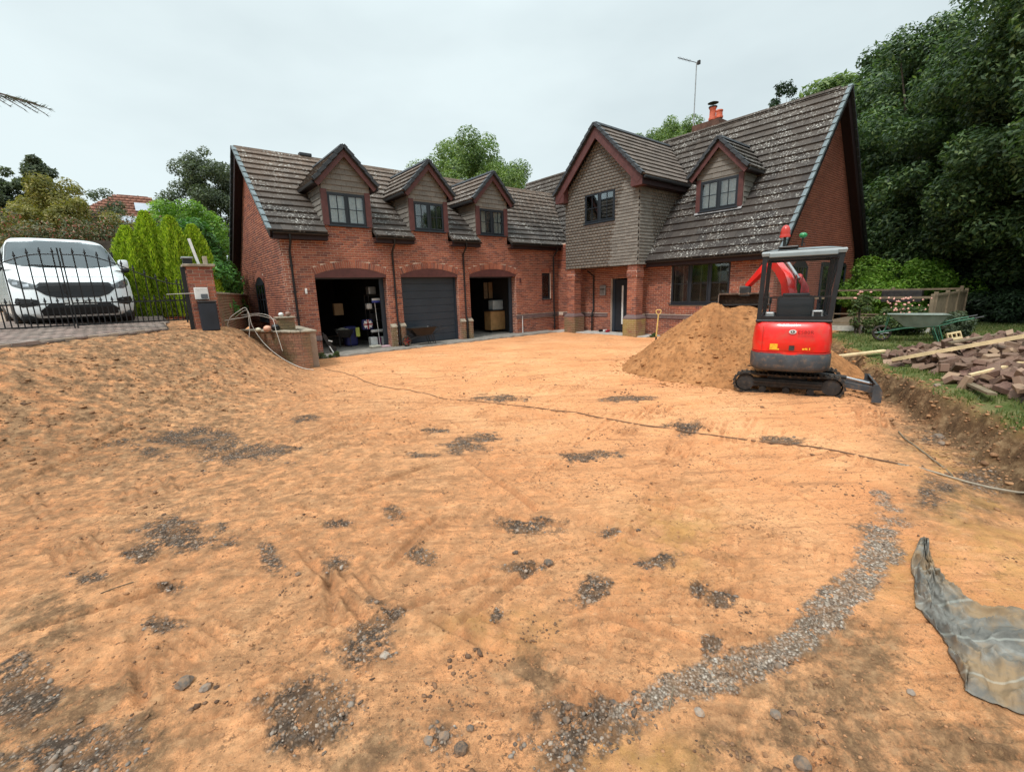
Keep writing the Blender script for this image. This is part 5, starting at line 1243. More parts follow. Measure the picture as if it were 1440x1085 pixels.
# ---- gate, two leaves with arrow-headed bars
def gate_leaf(x0, x1, xs_, label, pitch=.172):
    """x0..x1 world x of the leaf; xs_ = the meeting edge"""
    yb = -2.93
    g = thing('gate_leaf', label, 'gate', (min(x0, x1), yb, 1.40))
    ox = min(x0, x1); w = abs(x1-x0)
    top = lambda x: 1.44-.60*smooth(.12, 1.0, np.array(abs(x+ox-xs_)/w))
    n_ = int(w/(pitch/2)); 
    for i in range(1, n_):
        x = w*i/n_; tall = (i % 2 == 0)
        h = float(top(x)) if tall else .50
        MB().tube([(x, 0, .05), (x, 0, h+.04)], .0115, 6).build('bar', M_IRON, g)
        b = g.children[-1] if False else None
        f = MB(); f.lathe([(.009, h+.03), (.026, h+.05), (.018, h+.065), (.003, h+.13)], (x, 0, 0), 6); f.build('arrow_head', M_IRON, g)
    pts = [(w*i/24, 0, float(top(w*i/24))) for i in range(25)]
    r = MB(); r.tube(pts, .012, 6); r.build('top_rail', M_IRON, g)
    for z in (.07, .50): MB().bar((0, 0, z), (w, 0, z), .012, .03).build('rail', M_IRON, g)
    e = xs_-ox
    MB().box(e-.02 if e > .1 else e, e if e > .1 else e+.02, -.02, .02, .0, 1.56).build('stile', M_IRON, g)
    h_ = w-e; MB().box(h_-.0 if h_ < .1 else h_-.03, h_+.03 if h_ < .1 else h_, -.02, .02, .0, .95).build('hinge_stile', M_IRON, g)
    if e > .1:
        l = MB(); l.bbox(e-.05, e+.0, -.05, -.02, .70, .88, .006); l.build('lock', M_IRON, g)
    return g
gate_leaf(-18.42, -16.60, -16.60, 'left leaf of the black iron gate, its bars in front of most of the van')
gate_leaf(-16.575, -14.74, -16.575, 'right leaf of the black iron gate, sloping down to the brick pier')
gp = MB(); gp.box(-14.72, -14.64, -2.97, -2.87, 1.2, 2.62); tag(gp.build('gate_post', M_IRON, None), 'black steel hinge post against the left side of the brick pier', 'post')

# ---- brick pier at the gate
pier = thing('gate_pier', 'square brick gate pier with a dark capping slab', 'pier', (-14.38, -2.8, 1.15))
pier_m = Matrix.Translation((-14.38, -2.8, 1.15)).inverted()
PX0, PX1, PY0, PY1, PZ = -14.62, -14.13, -3.03, -2.58, 2.62
mb = MB(); mb.box(PX0+.009, PX1-.009, PY0+.009, PY1-.009, 1.0, PZ); po = mb.build('pier_core', M_MORTAR, pier, M=pier_m)
bpy.context.view_layer.update()
out = []
for (O_, u_, n_, w_) in ((Vector((PX0, PY0, 0)), X_, Y_, PX1-PX0), (Vector((PX0, PY0, 0)), Y_, X_, PY1-PY0), (Vector((PX1, PY0, 0)), Y_, -X_, PY1-PY0)):
    out += brick_courses(O_, u_, n_, 1.05, PZ, lambda z, w_=w_: [(0, w_)], L=.215)
def place_local(name, mats, mat, parent, limit, inv, V=UP_V, F=UP_F):
    a = set(COL.objects); place(name, mats, mat, parent, limit, V, F)
    return
# the pieces take the parent's inverse so that they stay where they were laid
def place_at(name, mats, mat, parent, limit=300, V=UP_V, F=UP_F, key=None):
    inv = parent.matrix_world.inverted()
    mats2 = sorted(mats, key=lambda m: (m.translation-CAM).length)
    near, far = mats2[:limit], mats2[limit:]
    me = bpy.data.meshes.new(name); me.from_pydata([tuple(v) for v in V], [], [tuple(int(i) for i in f) for f in F]); me.materials.append(mat)
    for m in near:
        o = bpy.data.objects.new(name, me); COL.objects.link(o); o.parent = parent; o.matrix_local = inv @ m
    if far:
        A = np.array([[list(r) for r in (inv @ m)] for m in far]); Vh = np.hstack([V, np.ones((len(V), 1))])
        W = np.einsum('nij,vj->nvi', A, Vh)[:, :, :3].reshape(-1, 3); FF = (F[None]+(np.arange(len(far))*len(V))[:, None, None]).reshape(-1, F.shape[1])
        o = np_mesh(name, W, FF, mat, parent); o['kind'] = 'stuff'
place_at('brick', out, M_BRICK, po, 220)
MB().bbox(PX0-.06, PX1+.06, PY0-.06, PY1+.06, PZ, PZ+.06, .012).build('cap', M_STONEBAND, pier, M=pier_m)
bx = thing('post_box', 'dark standing bin leaning at the foot of the gate pier', 'bin', (-14.36, -3.18, 1.2))
MB().bbox(-.17, .17, -.12, .12, 0, .62, .02).build('body', simple('bin_plastic', (.016, .020, .028), .4), bx)
MB().bbox(-.18, .18, -.13, .13, .62, .66, .012).build('lid', M_BLACK, bx)
mt_ = thing('meter_box', 'small white box fixed to the front of the gate pier', 'meter box', (-14.42, -3.08, 1.90))
MB().bbox(-.13, .13, -.05, .05, 0, .26, .015).build('case', M_WHITE, mt_); MB().box(-.02, .11, -.056, -.05, .02, .12).build('window', simple('meter_glass', (.1, .11, .12), .2), mt_)
# things standing on the pier
pl = thing('post_lamp', 'black and grey lamp box lying on top of the gate pier', 'lamp', (-14.55, -2.84, PZ+.06))
MB().bbox(-.10, .08, -.1, .1, 0, .12, .01).build('body', M_BLACK, pl); MB().bbox(-.12, .10, -.12, .12, .12, .16, .01).build('lid', M_GALV, pl)
tag(MB().bar((-14.36, -2.88, PZ+.06), (-14.46, -2.84, PZ+.62), .055, .03, (0, 1, 0)).build('level_staff', M_WHITE, None), 'pale batten standing tilted on top of the gate pier', 'batten')
tag(MB().bbox(-14.27, -14.18, -2.90, -2.80, PZ+.06, PZ+.24, .01).build('cap_block', M_STONEBAND, None), 'small stone block on the pier cap right of the batten', 'block')
tag(MB().tube([(-15.05, -2.98, 2.03), (-14.9, -3.0, 2.035), (-14.62, -3.06, 2.04), (-14.3, -3.08, 2.04)], .008, 6).build('gate_string', M_CABLE, None), 'pale string tied from the gate across the pier', 'string')

# ---- low wall behind the pier and stub behind the van
def low_wall(p0, p1, z0, z1, label, mat=M_BRICK_STAIN, t=.22, cap=True, lim=80):
    p0, p1 = Vector((*p0, 0)), Vector((*p1, 0)); u = (p1-p0).normalized(); n_ = Vector((-u.y, u.x, 0)); L = (p1-p0).length
    if n_.dot(CAM-p0) > 0: n_ = -n_
    M = Matrix(((u.x, n_.x, 0, p0.x), (u.y, n_.y, 0, p0.y), (0, 0, 1, 0), (0, 0, 0, 1)))
    o = MB().box(0, L, .009, t, z0, z1, M=M).build('brick_wall', M_MORTAR_D, None); tag(o, label, 'wall')
    bpy.context.view_layer.update()
    place_at('brick', brick_courses(p0, u, n_, z0, z1, lambda z: [(0, L)]), mat, o, lim)
    if cap: MB().bbox(-.03, L+.03, -.03, t+.03, z1, z1+.05, .01, M).build('coping', M_STONEBAND, o)
    return o
low_wall((-14.12, -2.58), (-12.02, 6.6), .80, 2.02, 'brown brick garden wall running back from the gate pier beside the garage gable')
low_wall((-16.6, 1.9), (-14.2, 2.1), 1.3, 2.85, 'red brick garden wall behind the lime conifers, right of the van', M_BRICK_ORANGE)

# ---- retaining wall, its front end curved
PATH = [(-13.42, -.35), (-13.1, -1.1), (-12.87, -1.8), (-12.68, -2.4), (-12.52, -2.78), (-12.34, -2.95), (-12.10, -2.95), (-11.95, -2.80)]
PATH = [(-13.45, -.45), (-13.14, -1.2), (-12.92, -1.85), (-12.74, -2.4), (-12.58, -2.72), (-12.40, -2.88), (-12.18, -2.9)]
rw = thing('retaining_wall', 'stained brick retaining wall with a stone coping, curving down beside the garage', 'wall', (-12.8, -2.0, 0))
bpy.context.view_layer.update(); inv = rw.matrix_world.inverted()
ztop = lambda i: .97+.012*0
out = []; core = MB(); cope = []
for i in range(len(PATH)-1):
    p0, p1 = Vector((*PATH[i], 0)), Vector((*PATH[i+1], 0)); u = (p1-p0).normalized(); n_ = Vector((-u.y, u.x, 0)); L = (p1-p0).length
    core.add([p0+n_*.009+Z_*-.2, p1+n_*.009+Z_*-.2, p1+n_*.24+Z_*-.2, p0+n_*.24+Z_*-.2, p0+n_*.009+Z_*.97, p1+n_*.009+Z_*.97, p1+n_*.24+Z_*.97, p0+n_*.24+Z_*.97], [(0,3,2,1),(4,5,6,7),(0,1,5,4),(1,2,6,5),(2,3,7,6),(3,0,4,7)])
    out += brick_courses(p0, u, n_, -.1, .97, lambda z, L=L: [(0.002, L-.002)], off=i*.07)
    cp = MB(); cp.bbox(.004, L-.004, -.035, .26, .972, 1.02, .010, Matrix(((u.x, n_.x, 0, p0.x), (u.y, n_.y, 0, p0.y), (0, 0, 1, 0), (0, 0, 0, 1)))); cp.build('coping_stone', M_STONEBAND, rw, M=inv)
core_o = core.build('wall_core', M_MORTAR_D, rw, M=inv)
e0 = Vector((-12.18, -2.9, 0)); 
out += brick_courses(e0, Y_, -X_, -.1, .97, lambda z: [(0, .24)])
bpy.context.view_layer.update()
place_at('brick', out, M_BRICK_STAIN, core_o, 300)
# return wall to the garage corner
low_wall((-12.19, -2.68), (-12.0, -.02), -.2, .95, 'low brick return wall between the retaining wall and the garage corner', lim=10)
pb = thing('planter_pillar', 'short square brick pillar with a pale cap standing on the retaining wall', 'pillar', (-12.52, -1.75, 0))
bpy.context.view_layer.update(); inv = pb.matrix_world.inverted()
co_ = MB().box(-12.68, -12.30, -1.98, -1.60, .3, 1.33).build('core', M_MORTAR_D, pb, M=inv); bpy.context.view_layer.update()
place_at('brick', brick_courses(Vector((-12.69, -1.99, 0)), X_, Y_, .9, 1.33, lambda z: [(0, .40)])+brick_courses(Vector((-12.69, -1.99, 0)), Y_, X_, .9, 1.33, lambda z: [(0, .40)]), M_BRICK_STAIN, co_, 60)
MB().bbox(-12.73, -12.26, -2.03, -1.56, 1.33, 1.37, .01).build('cap', M_STONEBAND, pb, M=inv)
def ball(p, r, mat, name, label, cat):
    bm = bmesh.new(); bmesh.ops.create_icosphere(bm, subdivisions=3, radius=r); 
    for v in bm.verts: v.co *= 1+.18*mnoise.noise(v.co*(2/r)*.5+Vector(p)); v.co.z *= .85
    me = bpy.data.meshes.new(name); bm.to_mesh(me); bm.free(); me.materials.append(mat)
    for q in me.polygons: q.use_smooth = True
    o = bpy.data.objects.new(name, me); COL.objects.link(o); o.location = p; return tag(o, label, cat)
ball((-12.58, -1.8, 1.43), .07, M_WHITE, 'stone_ornament', 'white ornament on the brick pillar, the left of two', 'ornament')
ball((-12.40, -1.8, 1.44), .08, simple('brown_ceramic', (.20, .12, .09), .5), 'stone_ornament', 'brown ornament on the brick pillar, the right of two', 'ornament')
ball((-13.0, -2.0, 1.08), .10, simple('peach_bag', (.58, .30, .20), .7), 'bag', 'crumpled orange bag on the coping of the retaining wall', 'bag')
ball((-13.16, -1.65, 1.05), .07, simple('cream_bag', (.62, .55, .40), .7), 'bag', 'cream coloured rag on the coping left of the orange bag', 'rag')
ball((-12.80, -2.0, 1.10), .11, M_BLACK, 'bag', 'black bin bag on the coping beside the orange bag', 'bag')
# hoses and cables pulled out of the ground
def strand(pts, r, label, mat=M_CABLE):
    P_ = [Vector(p) for p in pts]; q = []
    for i in range(len(P_)-1):
        a = P_[max(i-1, 0)]; b = P_[i]; c = P_[i+1]; d = P_[min(i+2, len(P_)-1)]
        for k in range(8):
            t = k/8; q.append(.5*((2*b)+(c-a)*t+(2*a-5*b+4*c-d)*t*t+(-a+3*b-3*c+d)*t**3))
    q.append(P_[-1]); tag(MB().tube(q, r, 6).build('cable', mat, None, 60), label, 'cable')
strand([(-13.75, -2.5, 1.02), (-13.95, -2.55, 1.2), (-13.9, -2.6, 1.42), (-13.7, -2.6, 1.58), (-13.52, -2.62, 1.66), (-13.5, -2.65, 1.35), (-13.56, -2.7, .95), (-13.72, -2.75, .62)], .010, 'pale cable looping up from the soil heap at the top of the retaining wall')
strand([(-13.75, -2.45, 1.45), (-13.5, -2.6, 1.60), (-13.45, -2.7, 1.2), (-13.25, -2.8, .75), (-12.95, -3.0, .38), (-12.6, -3.25, .12), (-12.35, -3.5, .05)], .009, 'long pale cable trailing from the wall top down the bank to the sand')
strand([(-13.6, -2.3, 1.48), (-13.2, -2.4, 1.5), (-12.97, -2.6, 1.38), (-12.95, -2.8, 1.05), (-12.9, -2.95, .55)], .007, 'thin pale cable hanging over the coping of the retaining wall')
strand([(-14.0, -2.5, 1.38), (-13.6, -2.3, 1.42), (-13.2, -2.0, 1.45), (-12.75, -1.95, 1.30)], .009, 'thin grey cable stretched along the top of the retaining wall')

# ---- van behind the gate
VX, VY, VZ = -16.52, -2.0, 1.415
van = thing('parked_van', 'white panel van with black grille parked behind the iron gate', 'van', (VX, VY, VZ), R(-78.5))
VP = [(-.10, .20), (.0, .26), (.02, .40), (.0, .60), (-.03, .74), (-.06, .86), (-.12, .98), (-.24, 1.06), (-.44, 1.15), (-.64, 1.235), (-.68, 1.25), (-.86, 1.46), (-1.08, 1.69), (-1.28, 1.86), (-1.36, 1.905), (-1.55, 1.955), (-1.9, 1.975)]
VZs = [p[1] for p in VP]; VXs = [p[0] for p in VP]
def v_w(z): return float(np.interp(z, [.2, .3, .5, .75, 1.0, 1.25, 1.5, 1.75, 1.86, 1.95, 1.98], [.90, .95, .985, .99, .98, .955, .90, .835, .79, .70, .58]))
def v_x(y, z):
    x = float(np.interp(z, VZs, VXs)); s = min(abs(y)/v_w(z), 1)
    return x - .10*s*s - (.38 if z < 1.2 else .20)*max(0, s-.55)**2/.2025*.9
rows = []
for z in list(np.linspace(.2, 1.955, 52)):
    w = v_w(z); rows.append([(v_x(w*s, z), w*s, z) for s in np.linspace(-1, 1, 41)])
body = MB(); body.grid(rows)
for sgn in (-1, 1):        # flanks
    fl = []
    for z in list(np.linspace(.2, 1.955, 52)):
        w = v_w(z); x0 = v_x(w, z); w2 = max(w, .93 if z < 1.7 else w)
        fl.append([(x0+(-5.0-x0)*t, sgn*(w+(min(.99, w2+.02*(1.9-z))-w)*min(1, t*5)*0), z) for t in (0, .1, .3, .6, 1)])
    body.grid(fl)
rf = [[(v_x(v_w(1.955)*s, 1.955)+(-5.0-v_x(v_w(1.955)*s, 1.955))*t, v_w(1.955)*s*(1-.0*t), 1.955+.035*(1-s*s)*min(1, t*6)) for s in np.linspace(-1, 1, 21)] for t in (0, .03, .08, .15, .5, 1)]
body.grid(rf); body.build('body', M_VAN, van, 35)
def patch(name, poly, mat, off=.008, parent=van, nx=26, nz=12, sm=30, thick=None, inset=0):
    """a panel that follows the nose of the van; poly = outline in (y, z)"""
    zs = [p[1] for p in poly]; z0, z1 = min(zs), max(zs)
    def span(z):
        xs_ = []
        for i in range(len(poly)):
            (a, b), (c, d) = poly[i], poly[(i+1) % len(poly)]
            if (b-z)*(d-z) <= 0 and b != d: xs_.append(a+(c-a)*(z-b)/(d-b))
        return (min(xs_), max(xs_)) if xs_ else (poly[0][0], poly[0][0])
    rr_ = []
    for j in range(nz+1):
        z = z0+(z1-z0)*(j/nz*.998+.001); a, b = span(z); rr_.append([(v_x(a+(b-a)*i/nx, z)+off, a+(b-a)*i/nx, z) for i in range(nx+1)])
    m_ = MB(); m_.grid(rr_)
    return m_.build(name, mat, parent, sm)
wind = [(-.74, 1.84), (-.5, 1.865), (.5, 1.865), (.74, 1.84), (.80, 1.74), (.88, 1.42), (.87, 1.36), (.6, 1.285), (.3, 1.265), (-.3, 1.265), (-.6, 1.285), (-.87, 1.36), (-.88, 1.42), (-.80, 1.74)]
patch('windscreen', wind, M_GLASS_VAN, .012, nz=16)
bpy.data.objects  # a flat dark sheet behind the glass stands for the dim cab
patch('windscreen_backing', [(y*1.035, 1.56+(z-1.56)*1.06) for y, z in wind], simple('windscreen_shade', (.045, .055, .06), .5, dirt=None), .004, nz=16)
patch('bonnet_seam', [(-.70, 1.045), (.70, 1.045), (.70, 1.052), (-.70, 1.052)], M_VANTRIM, .006)
gr = patch('grille', [(-.54, .93), (.54, .93), (.66, .82), (.50, .67), (.32, .61), (-.32, .61), (-.50, .67), (-.66, .82)], M_VANTRIM, .012)
for z in (.85, .80, .75): patch('grille_bar', [(-.52, z), (.52, z), (.52, z+.008), (-.52, z+.008)], M_STEEL, .020, gr)
patch('bumper_intake', [(-.46, .50), (.46, .50), (.62, .36), (.60, .24), (-.60, .24), (-.62, .36)], M_VANTRIM, .010)
for s in (-1, 1):
    h = patch('headlight', [(s*.56, .86), (s*.93, 1.03), (s*.96, .98), (s*.93, .87), (s*.80, .80), (s*.62, .80)], M_HEAD, .012)
    patch('lamp', [(s*.70, .90), (s*.78, .90), (s*.78, .84), (s*.70, .84)], M_CHROME, .02, h, 6, 4); patch('lamp', [(s*.84, .95), (s*.91, .95), (s*.91, .89), (s*.84, .89)], M_CHROME, .02, h, 6, 4)
    patch('fog_lamp_recess', [(s*.62, .58), (s*.92, .62), (s*.95, .52), (s*.86, .43), (s*.64, .46)], M_VANTRIM, .012)
    # door mirror
    m_ = MB(); m_.bbox(-1.35, -1.18, s*.98, s*1.17, 1.28, 1.50, .04); mo = m_.build('mirror', M_VAN, van, 40)
    MB().bbox(-1.34, -1.165, s*.97, s*1.16, 1.20, 1.29, .03).build('lower_cover', M_VANTRIM, mo, 40); MB().bar((-1.25, s*.90, 1.25), (-1.25, s*1.0, 1.27), .06, .05).build('arm', M_VANTRIM, mo)
    for x in (-.85, -4.1):
        w_ = MB(); w_.lathe([(.20, s*.99), (.30, s*.985), (.335, s*.95), (.335, s*.78), (.30, s*.75)], (x, 0, .335), 28, 'Y'); wo_ = w_.build('wheel', M_RUBBER, van, 40)
        MB().lathe([(.04, s*.99), (.16, s*.985), (.20, s*.96)], (x, 0, .335), 20, 'Y').build('rim', M_GALV, wo_, 40)
    sw = MB(); sw.box(-2.3, -1.35, s*.905, s*.935, 1.32, 1.68); sw.build('side_window', M_VANTRIM, van)
MB().bbox(-4.9, -.2, -.9, .9, .14, .30, .05).build('underbody', M_VANTRIM, van)
plate = patch('number_plate', [(-.26, .57), (.26, .57), (.26, .46), (-.26, .46)], M_WHITE, .03, nx=10, nz=4)
tx = bpy.data.curves.new('plate_text', 'FONT'); tx.body = 'KT'; tx.size = .10; tx.extrude = .002
to = bpy.data.objects.new('plate_text', tx); COL.objects.link(to); to.parent = plate; to.location = (v_x(.1, .52)+.04, .055, .485); to.rotation_euler = (R(90), 0, R(90)); tx.materials.append(M_BLACK)
bpy.context.view_layer.update(); me = bpy.data.meshes.new_from_object(to.evaluated_get(bpy.context.evaluated_depsgraph_get())); o2 = bpy.data.objects.new('plate_lettering', me); COL.objects.link(o2); o2.parent = plate; o2.location = to.location; o2.rotation_euler = to.rotation_euler; bpy.data.objects.remove(to)
for s in (-1, 1): MB().bar((v_x(s*.1, 1.29)+.03, s*.05+.1, 1.275), (v_x(.1, 1.31)+.02, s*.05-.55*1, 1.315), .02, .015).build('wiper', M_BLACK, van)
# ================================================================== SAND PILE
AP = (-5.37, -10.57)
def cone(x, y, cx, cy, h, k, st=1.0, ang=0): 
    dx, dy = x-cx, y-cy; c, s = math.cos(ang), math.sin(ang); u = dx*c+dy*s; v = -dx*s+dy*c
    return h - k*np.sqrt((u*st)**2+v*v+.03)
def pile_h(x, y):
    n1 = fbm(x, y, 1.2, 4, 60)*.35; x2, y2 = x+n1*.5, y-n1*.4
    a = cone(x2, y2, -5.47, -10.42, 1.58, .79)
    b = cone(x2, y2, -5.05, -10.0, .84, .70, .75, R(62)); c = cone(x2, y2, -4.6, -11.7, .62, .50)
    d = cone(x2, y2, -5.15, -11.05, 1.50, .66); e = cone(x2, y2, -5.9, -10.5, .72, .52, .8, R(70))
    k = .07; m = k*np.log(np.exp(a/k)+np.exp(b/k)+np.exp(c/k)+np.exp(d/k)+np.exp(e/k))
    # runnels and avalanche lobes down the flanks
    r = np.hypot(x+5.3, y+10.5); t = np.arctan2(y+10.5, x+5.3)
    m = m + .13*fbm(t*3.6, r*.45, 1.6, 5, 61, .6)*np.clip(m, 0, .6)*1.6 + .09*fbm(x, y, 3.2, 5, 62, .6)*(m > 0) + .035*fbm(x, y, 12, 3, 63)
    return m
xs = np.arange(-8.6, -1.9, .024); ys = np.arange(-13.6, -7.2, .024)
PX, PY = np.meshgrid(xs, ys, indexing='ij'); PH = pile_h(PX, PY); GZp = ground_z(PX, PY, False)
PZs = np.where(PH > -.04, PH, -.3)+GZp*0+np.maximum(GZp, -.05)*0
i_ = np.arange(PX.size).reshape(PX.shape); Fp = np.stack([i_[:-1, :-1], i_[1:, :-1], i_[1:, 1:], i_[:-1, 1:]], -1).reshape(-1, 4)
okp = (PH > -.03).ravel(); Fp = Fp[okp[Fp].any(1)]
used, invx = np.unique(Fp.ravel(), return_inverse=True)
def pile_mat():
    n = NT('sand_pile'); co = n.coord('World')
    n1 = n.noise(co, 1.6, 5, .6); n2 = n.noise(co, 9, 6, .7); n3 = n.noise(co, 60, 4, .7); n4 = n.noise(co, 190, 3, .7)
    c = n.ramp(n1, [(.3, (.30, .125, .048)), (.5, (.42, .185, .072)), (.7, (.53, .25, .105))])
    c = n.mix(n.ramp(n2, [(.38, (.8,)*3), (.55, (0, 0, 0))]), c, (.19, .085, .035, 1))
    c = n.mix(n.ramp(n3, [(.5, (0, 0, 0)), (.7, (.5,)*3)]), c, (.50, .29, .14, 1))
    n.base(c); n.rough(.97); n.b.inputs['Specular IOR Level'].default_value = .1
    n.bump(n.math('ADD', n.math('ADD', n.math('MULTIPLY', n3, .6), n2), n.math('MULTIPLY', n4, .4)), .9, .03); return n.m
pile = np_mesh('sand_pile', np.stack([PX.ravel(), PY.ravel(), PZs.ravel()], -1)[used], invx.reshape(-1, 4), pile_mat(), smooth=True)
tag(pile, 'tall heap of brown building sand behind and left of the mini digger', 'sand heap')
def pz(x, y): return max(float(pile_h(np.array([x]), np.array([y]))[0]), gz(x, y))
cx_ = rng.uniform(-8.4, -2.6, 9000); cy_ = rng.uniform(-12.8, -7.6, 9000); hh = pile_h(cx_, cy_); kk = (hh > -.25) & (rng.uniform(0, 1, 9000) < .4)
cz_ = np.maximum(hh, ground_z(cx_, cy_))
tag(scatter('sand_lumps', zip(cx_[kk], cy_[kk], cz_[kk]), np.clip(rng.lognormal(math.log(.014), .6, kk.sum()), .004, .07), pile.data.materials[0], .8), 'lumps of sand lying on the flanks and foot of the heap', kind='stuff')
# ---- shovel stuck in the pile
sp = thing('shovel', 'shovel with a yellow ash handle stuck upright at the left foot of the sand heap', 'shovel', (-4.64, -8.42, .10), 0)
a = Vector((0, 0, .10)); b = Vector((.03, -.05, 1.02))
MB().tube([a.lerp(b, .32), a.lerp(b, .7), b], [.019, .018, .017], 10).build('shaft', M_ASH, sp, 60)
MB().tube([a, a.lerp(b, .34)], [.024, .021], 10).build('socket', M_STEEL, sp, 60)
d_ = MB(); d_.tube([b+Vector((0, 0, -.01)), b+Vector((-.02, .055, .04)), b+Vector((-.02, .065, .11)), b+Vector((0, .05, .125)), b+Vector((0, -.05, .125)), b+Vector((.02, -.065, .11)), b+Vector((.02, -.055, .04)), b+Vector((0, 0, -.01))], .013, 8); d_.build('grip', M_ASH, sp, 60)
bl_ = [[Vector((.012*abs(i)*1.0-.02*(1-j)+.0, .115*i/3*(1-.25*j*j), .12-.32*j)) for i in range(-3, 4)] for j in (0, .3, .6, .85, 1)]
MB().grid(bl_).build('blade', M_STEEL, sp, 60)

# ================================================================== MINI EXCAVATOR
EX = thing('mini_excavator', 'red and dark grey mini digger with a cab on rubber tracks', 'excavator', (-6.75, -12.5, -.02), R(19))

# local axes: x away from the camera (the way the boom points), y to the picture's left, z up; the tracks lie along y
def track(xc, nm):
    w = .115; L = 1.62; r1, r2_ = .185, .165; y0, y1 = -L/2+r1, L/2-r1
    prof = []
    for i in range(13): t = math.pi*(i/12)+math.pi; 
    loop = []
    for i in range(25): t = -math.pi/2-math.pi*i/24; loop.append((y0+r1*math.cos(t), .19+r1*math.sin(t)))
    loop = [(y0+r1*math.cos(-math.pi/2-math.pi*i/16), .19+r1*math.sin(-math.pi/2-math.pi*i/16)) for i in range(17)]
    top = [(y0+(y1-y0)*i/12, .19+r1-.022*math.sin(math.pi*i/12)) for i in range(1, 12)]
    loop += top + [(y1+r1*math.cos(math.pi/2-math.pi*i/16), .19+r1*math.sin(math.pi/2-math.pi*i/16)) for i in range(17)]
    n0 = len(loop)
    bot = [(y1+(y0-y1)*i/12, .005) for i in range(1, 12)]; loop += bot
    th = .030
    m = MB(); rows = []
    cen = [(sum(p[0] for p in loop)/len(loop)), .19]
    def inner(p):
        yc = min(max(p[0], y0), y1); d = math.hypot(p[0]-yc, p[1]-.19); k = (d-th)/d if d > 0 else 1
        return (yc+(p[0]-yc)*k, .19+(p[1]-.19)*k)
    for p in loop+[loop[0]]:
        q = inner(p); rows.append([(xc-w, p[0], p[1]), (xc+w, p[0], p[1]), (xc+w, q[0], q[1]), (xc-w, q[0], q[1]), (xc-w, p[0], p[1])])
    m.grid(rows)
    # tread lugs
    import itertools
    seg = [math.hypot(loop[(i+1) % len(loop)][0]-loop[i][0], loop[(i+1) % len(loop)][1]-loop[i][1]) for i in range(len(loop))]; tot = sum(seg); nl = 54
    for k in range(nl):
        s = tot*k/nl; i = 0
        while s > seg[i]: s -= seg[i]; i += 1
        a, b = loop[i], loop[(i+1) % len(loop)]; t = s/seg[i]; p = (a[0]+(b[0]-a[0])*t, a[1]+(b[1]-a[1])*t); dv = Vector((0, b[0]-a[0], b[1]-a[1])).normalized()
        nv = Vector((0, p[0]-min(max(p[0], y0), y1), p[1]-.19)).normalized()
        off = .02 if k % 2 else -.02
        c = Vector((xc+off, p[0], p[1]))+nv*.006; M4 = Matrix(((1, 0, 0, c.x), (0, dv.y, nv.y, c.y), (0, dv.z, nv.z, c.z), (0, 0, 0, 1)))
        m.box(-w+.025, w-.025, -.012, .012, -.006, .012, M4)
    tr = m.build('track', M_RUBBER, EX); 
    # sprocket, idler, rollers and frame
    s_ = 1 if xc > 0 else -1
    fr = MB(); fr.bbox(xc-.06, xc+.06, -.55, .55, .12, .27, .02); fr.bbox(xc-.085, xc+.085, -.50, .50, .19, .24, .01); fr.build('track_frame', M_STEEL, tr)
    for yc, rr_ in ((y0, .135), (y1, .14)):
        d = MB(); d.lathe([(.03, -.08), (rr_, -.07), (rr_, -.03), (.07, -.02), (.07, .02), (rr_, .03), (rr_, .07), (.03, .08)], (xc, yc, .19), 20, 'X'); d.build('drive_sprocket' if yc > 0 else 'idler', M_STEEL, tr, 40)
    for i in range(3):
        MB().lathe([(.02, -.09), (.055, -.085), (.055, .085), (.02, .09)], (xc, -.35+.35*i, .085), 14, 'X').build('roller', M_STEEL, tr, 40)
track(-.38, 'near'); track(.38, 'far')
uc = MB(); uc.bbox(-.36, .36, -.30, .30, .20, .36, .04); uc.lathe([(.27, .34), (.29, .36), (.29, .46), (.25, .47)], (0, 0, 0), 28); uc.build('undercarriage', M_STEEL, EX)
# dozer blade at the right
bl = thing('dozer_blade', None, None); bl.parent = EX; del_keys = None
for s in (-1, 1): MB().bar((s*.22, -.55, .26), (s*.27, -1.22, .17), .07, .09).build('arm', M_SKIRT, bl)
MB().tube([(0, -.35, .34), (0, -.85, .30)], .035, 10).build('cylinder', M_STEEL, bl); MB().tube([(0, -.85, .30), (0, -1.2, .22)], .018, 8).build('rod', M_CHROME, bl)
pr = [(-1.20+.05*math.sin(t*3.1)-.0, .03+.31*t) for t in [i/8 for i in range(9)]]
m = MB(); rows = [[(-.52, y-.0, z), (.52, y, z), (.52, y-.03, z), (-.52, y-.03, z), (-.52, y, z)] for y, z in [(-1.19-.055*math.sin(math.pi*t), .02+.27*t) for t in [i/8 for i in range(9)]]]
m.grid(rows); m.add([(-.52, -1.19, .29), (.52, -1.19, .29), (.52, -1.22, .29), (-.52, -1.22, .29)], [(0, 1, 2, 3)]); m.build('mouldboard', M_SKIRT, bl)
for s in (-1, 1): MB().prism([(-1.15, .02), (-1.27, .02), (-1.27, .18), (-1.22, .30), (-1.15, .30)], s*.52-.008, s*.52+.008, axis='X').build('end_plate', M_SKIRT, bl)
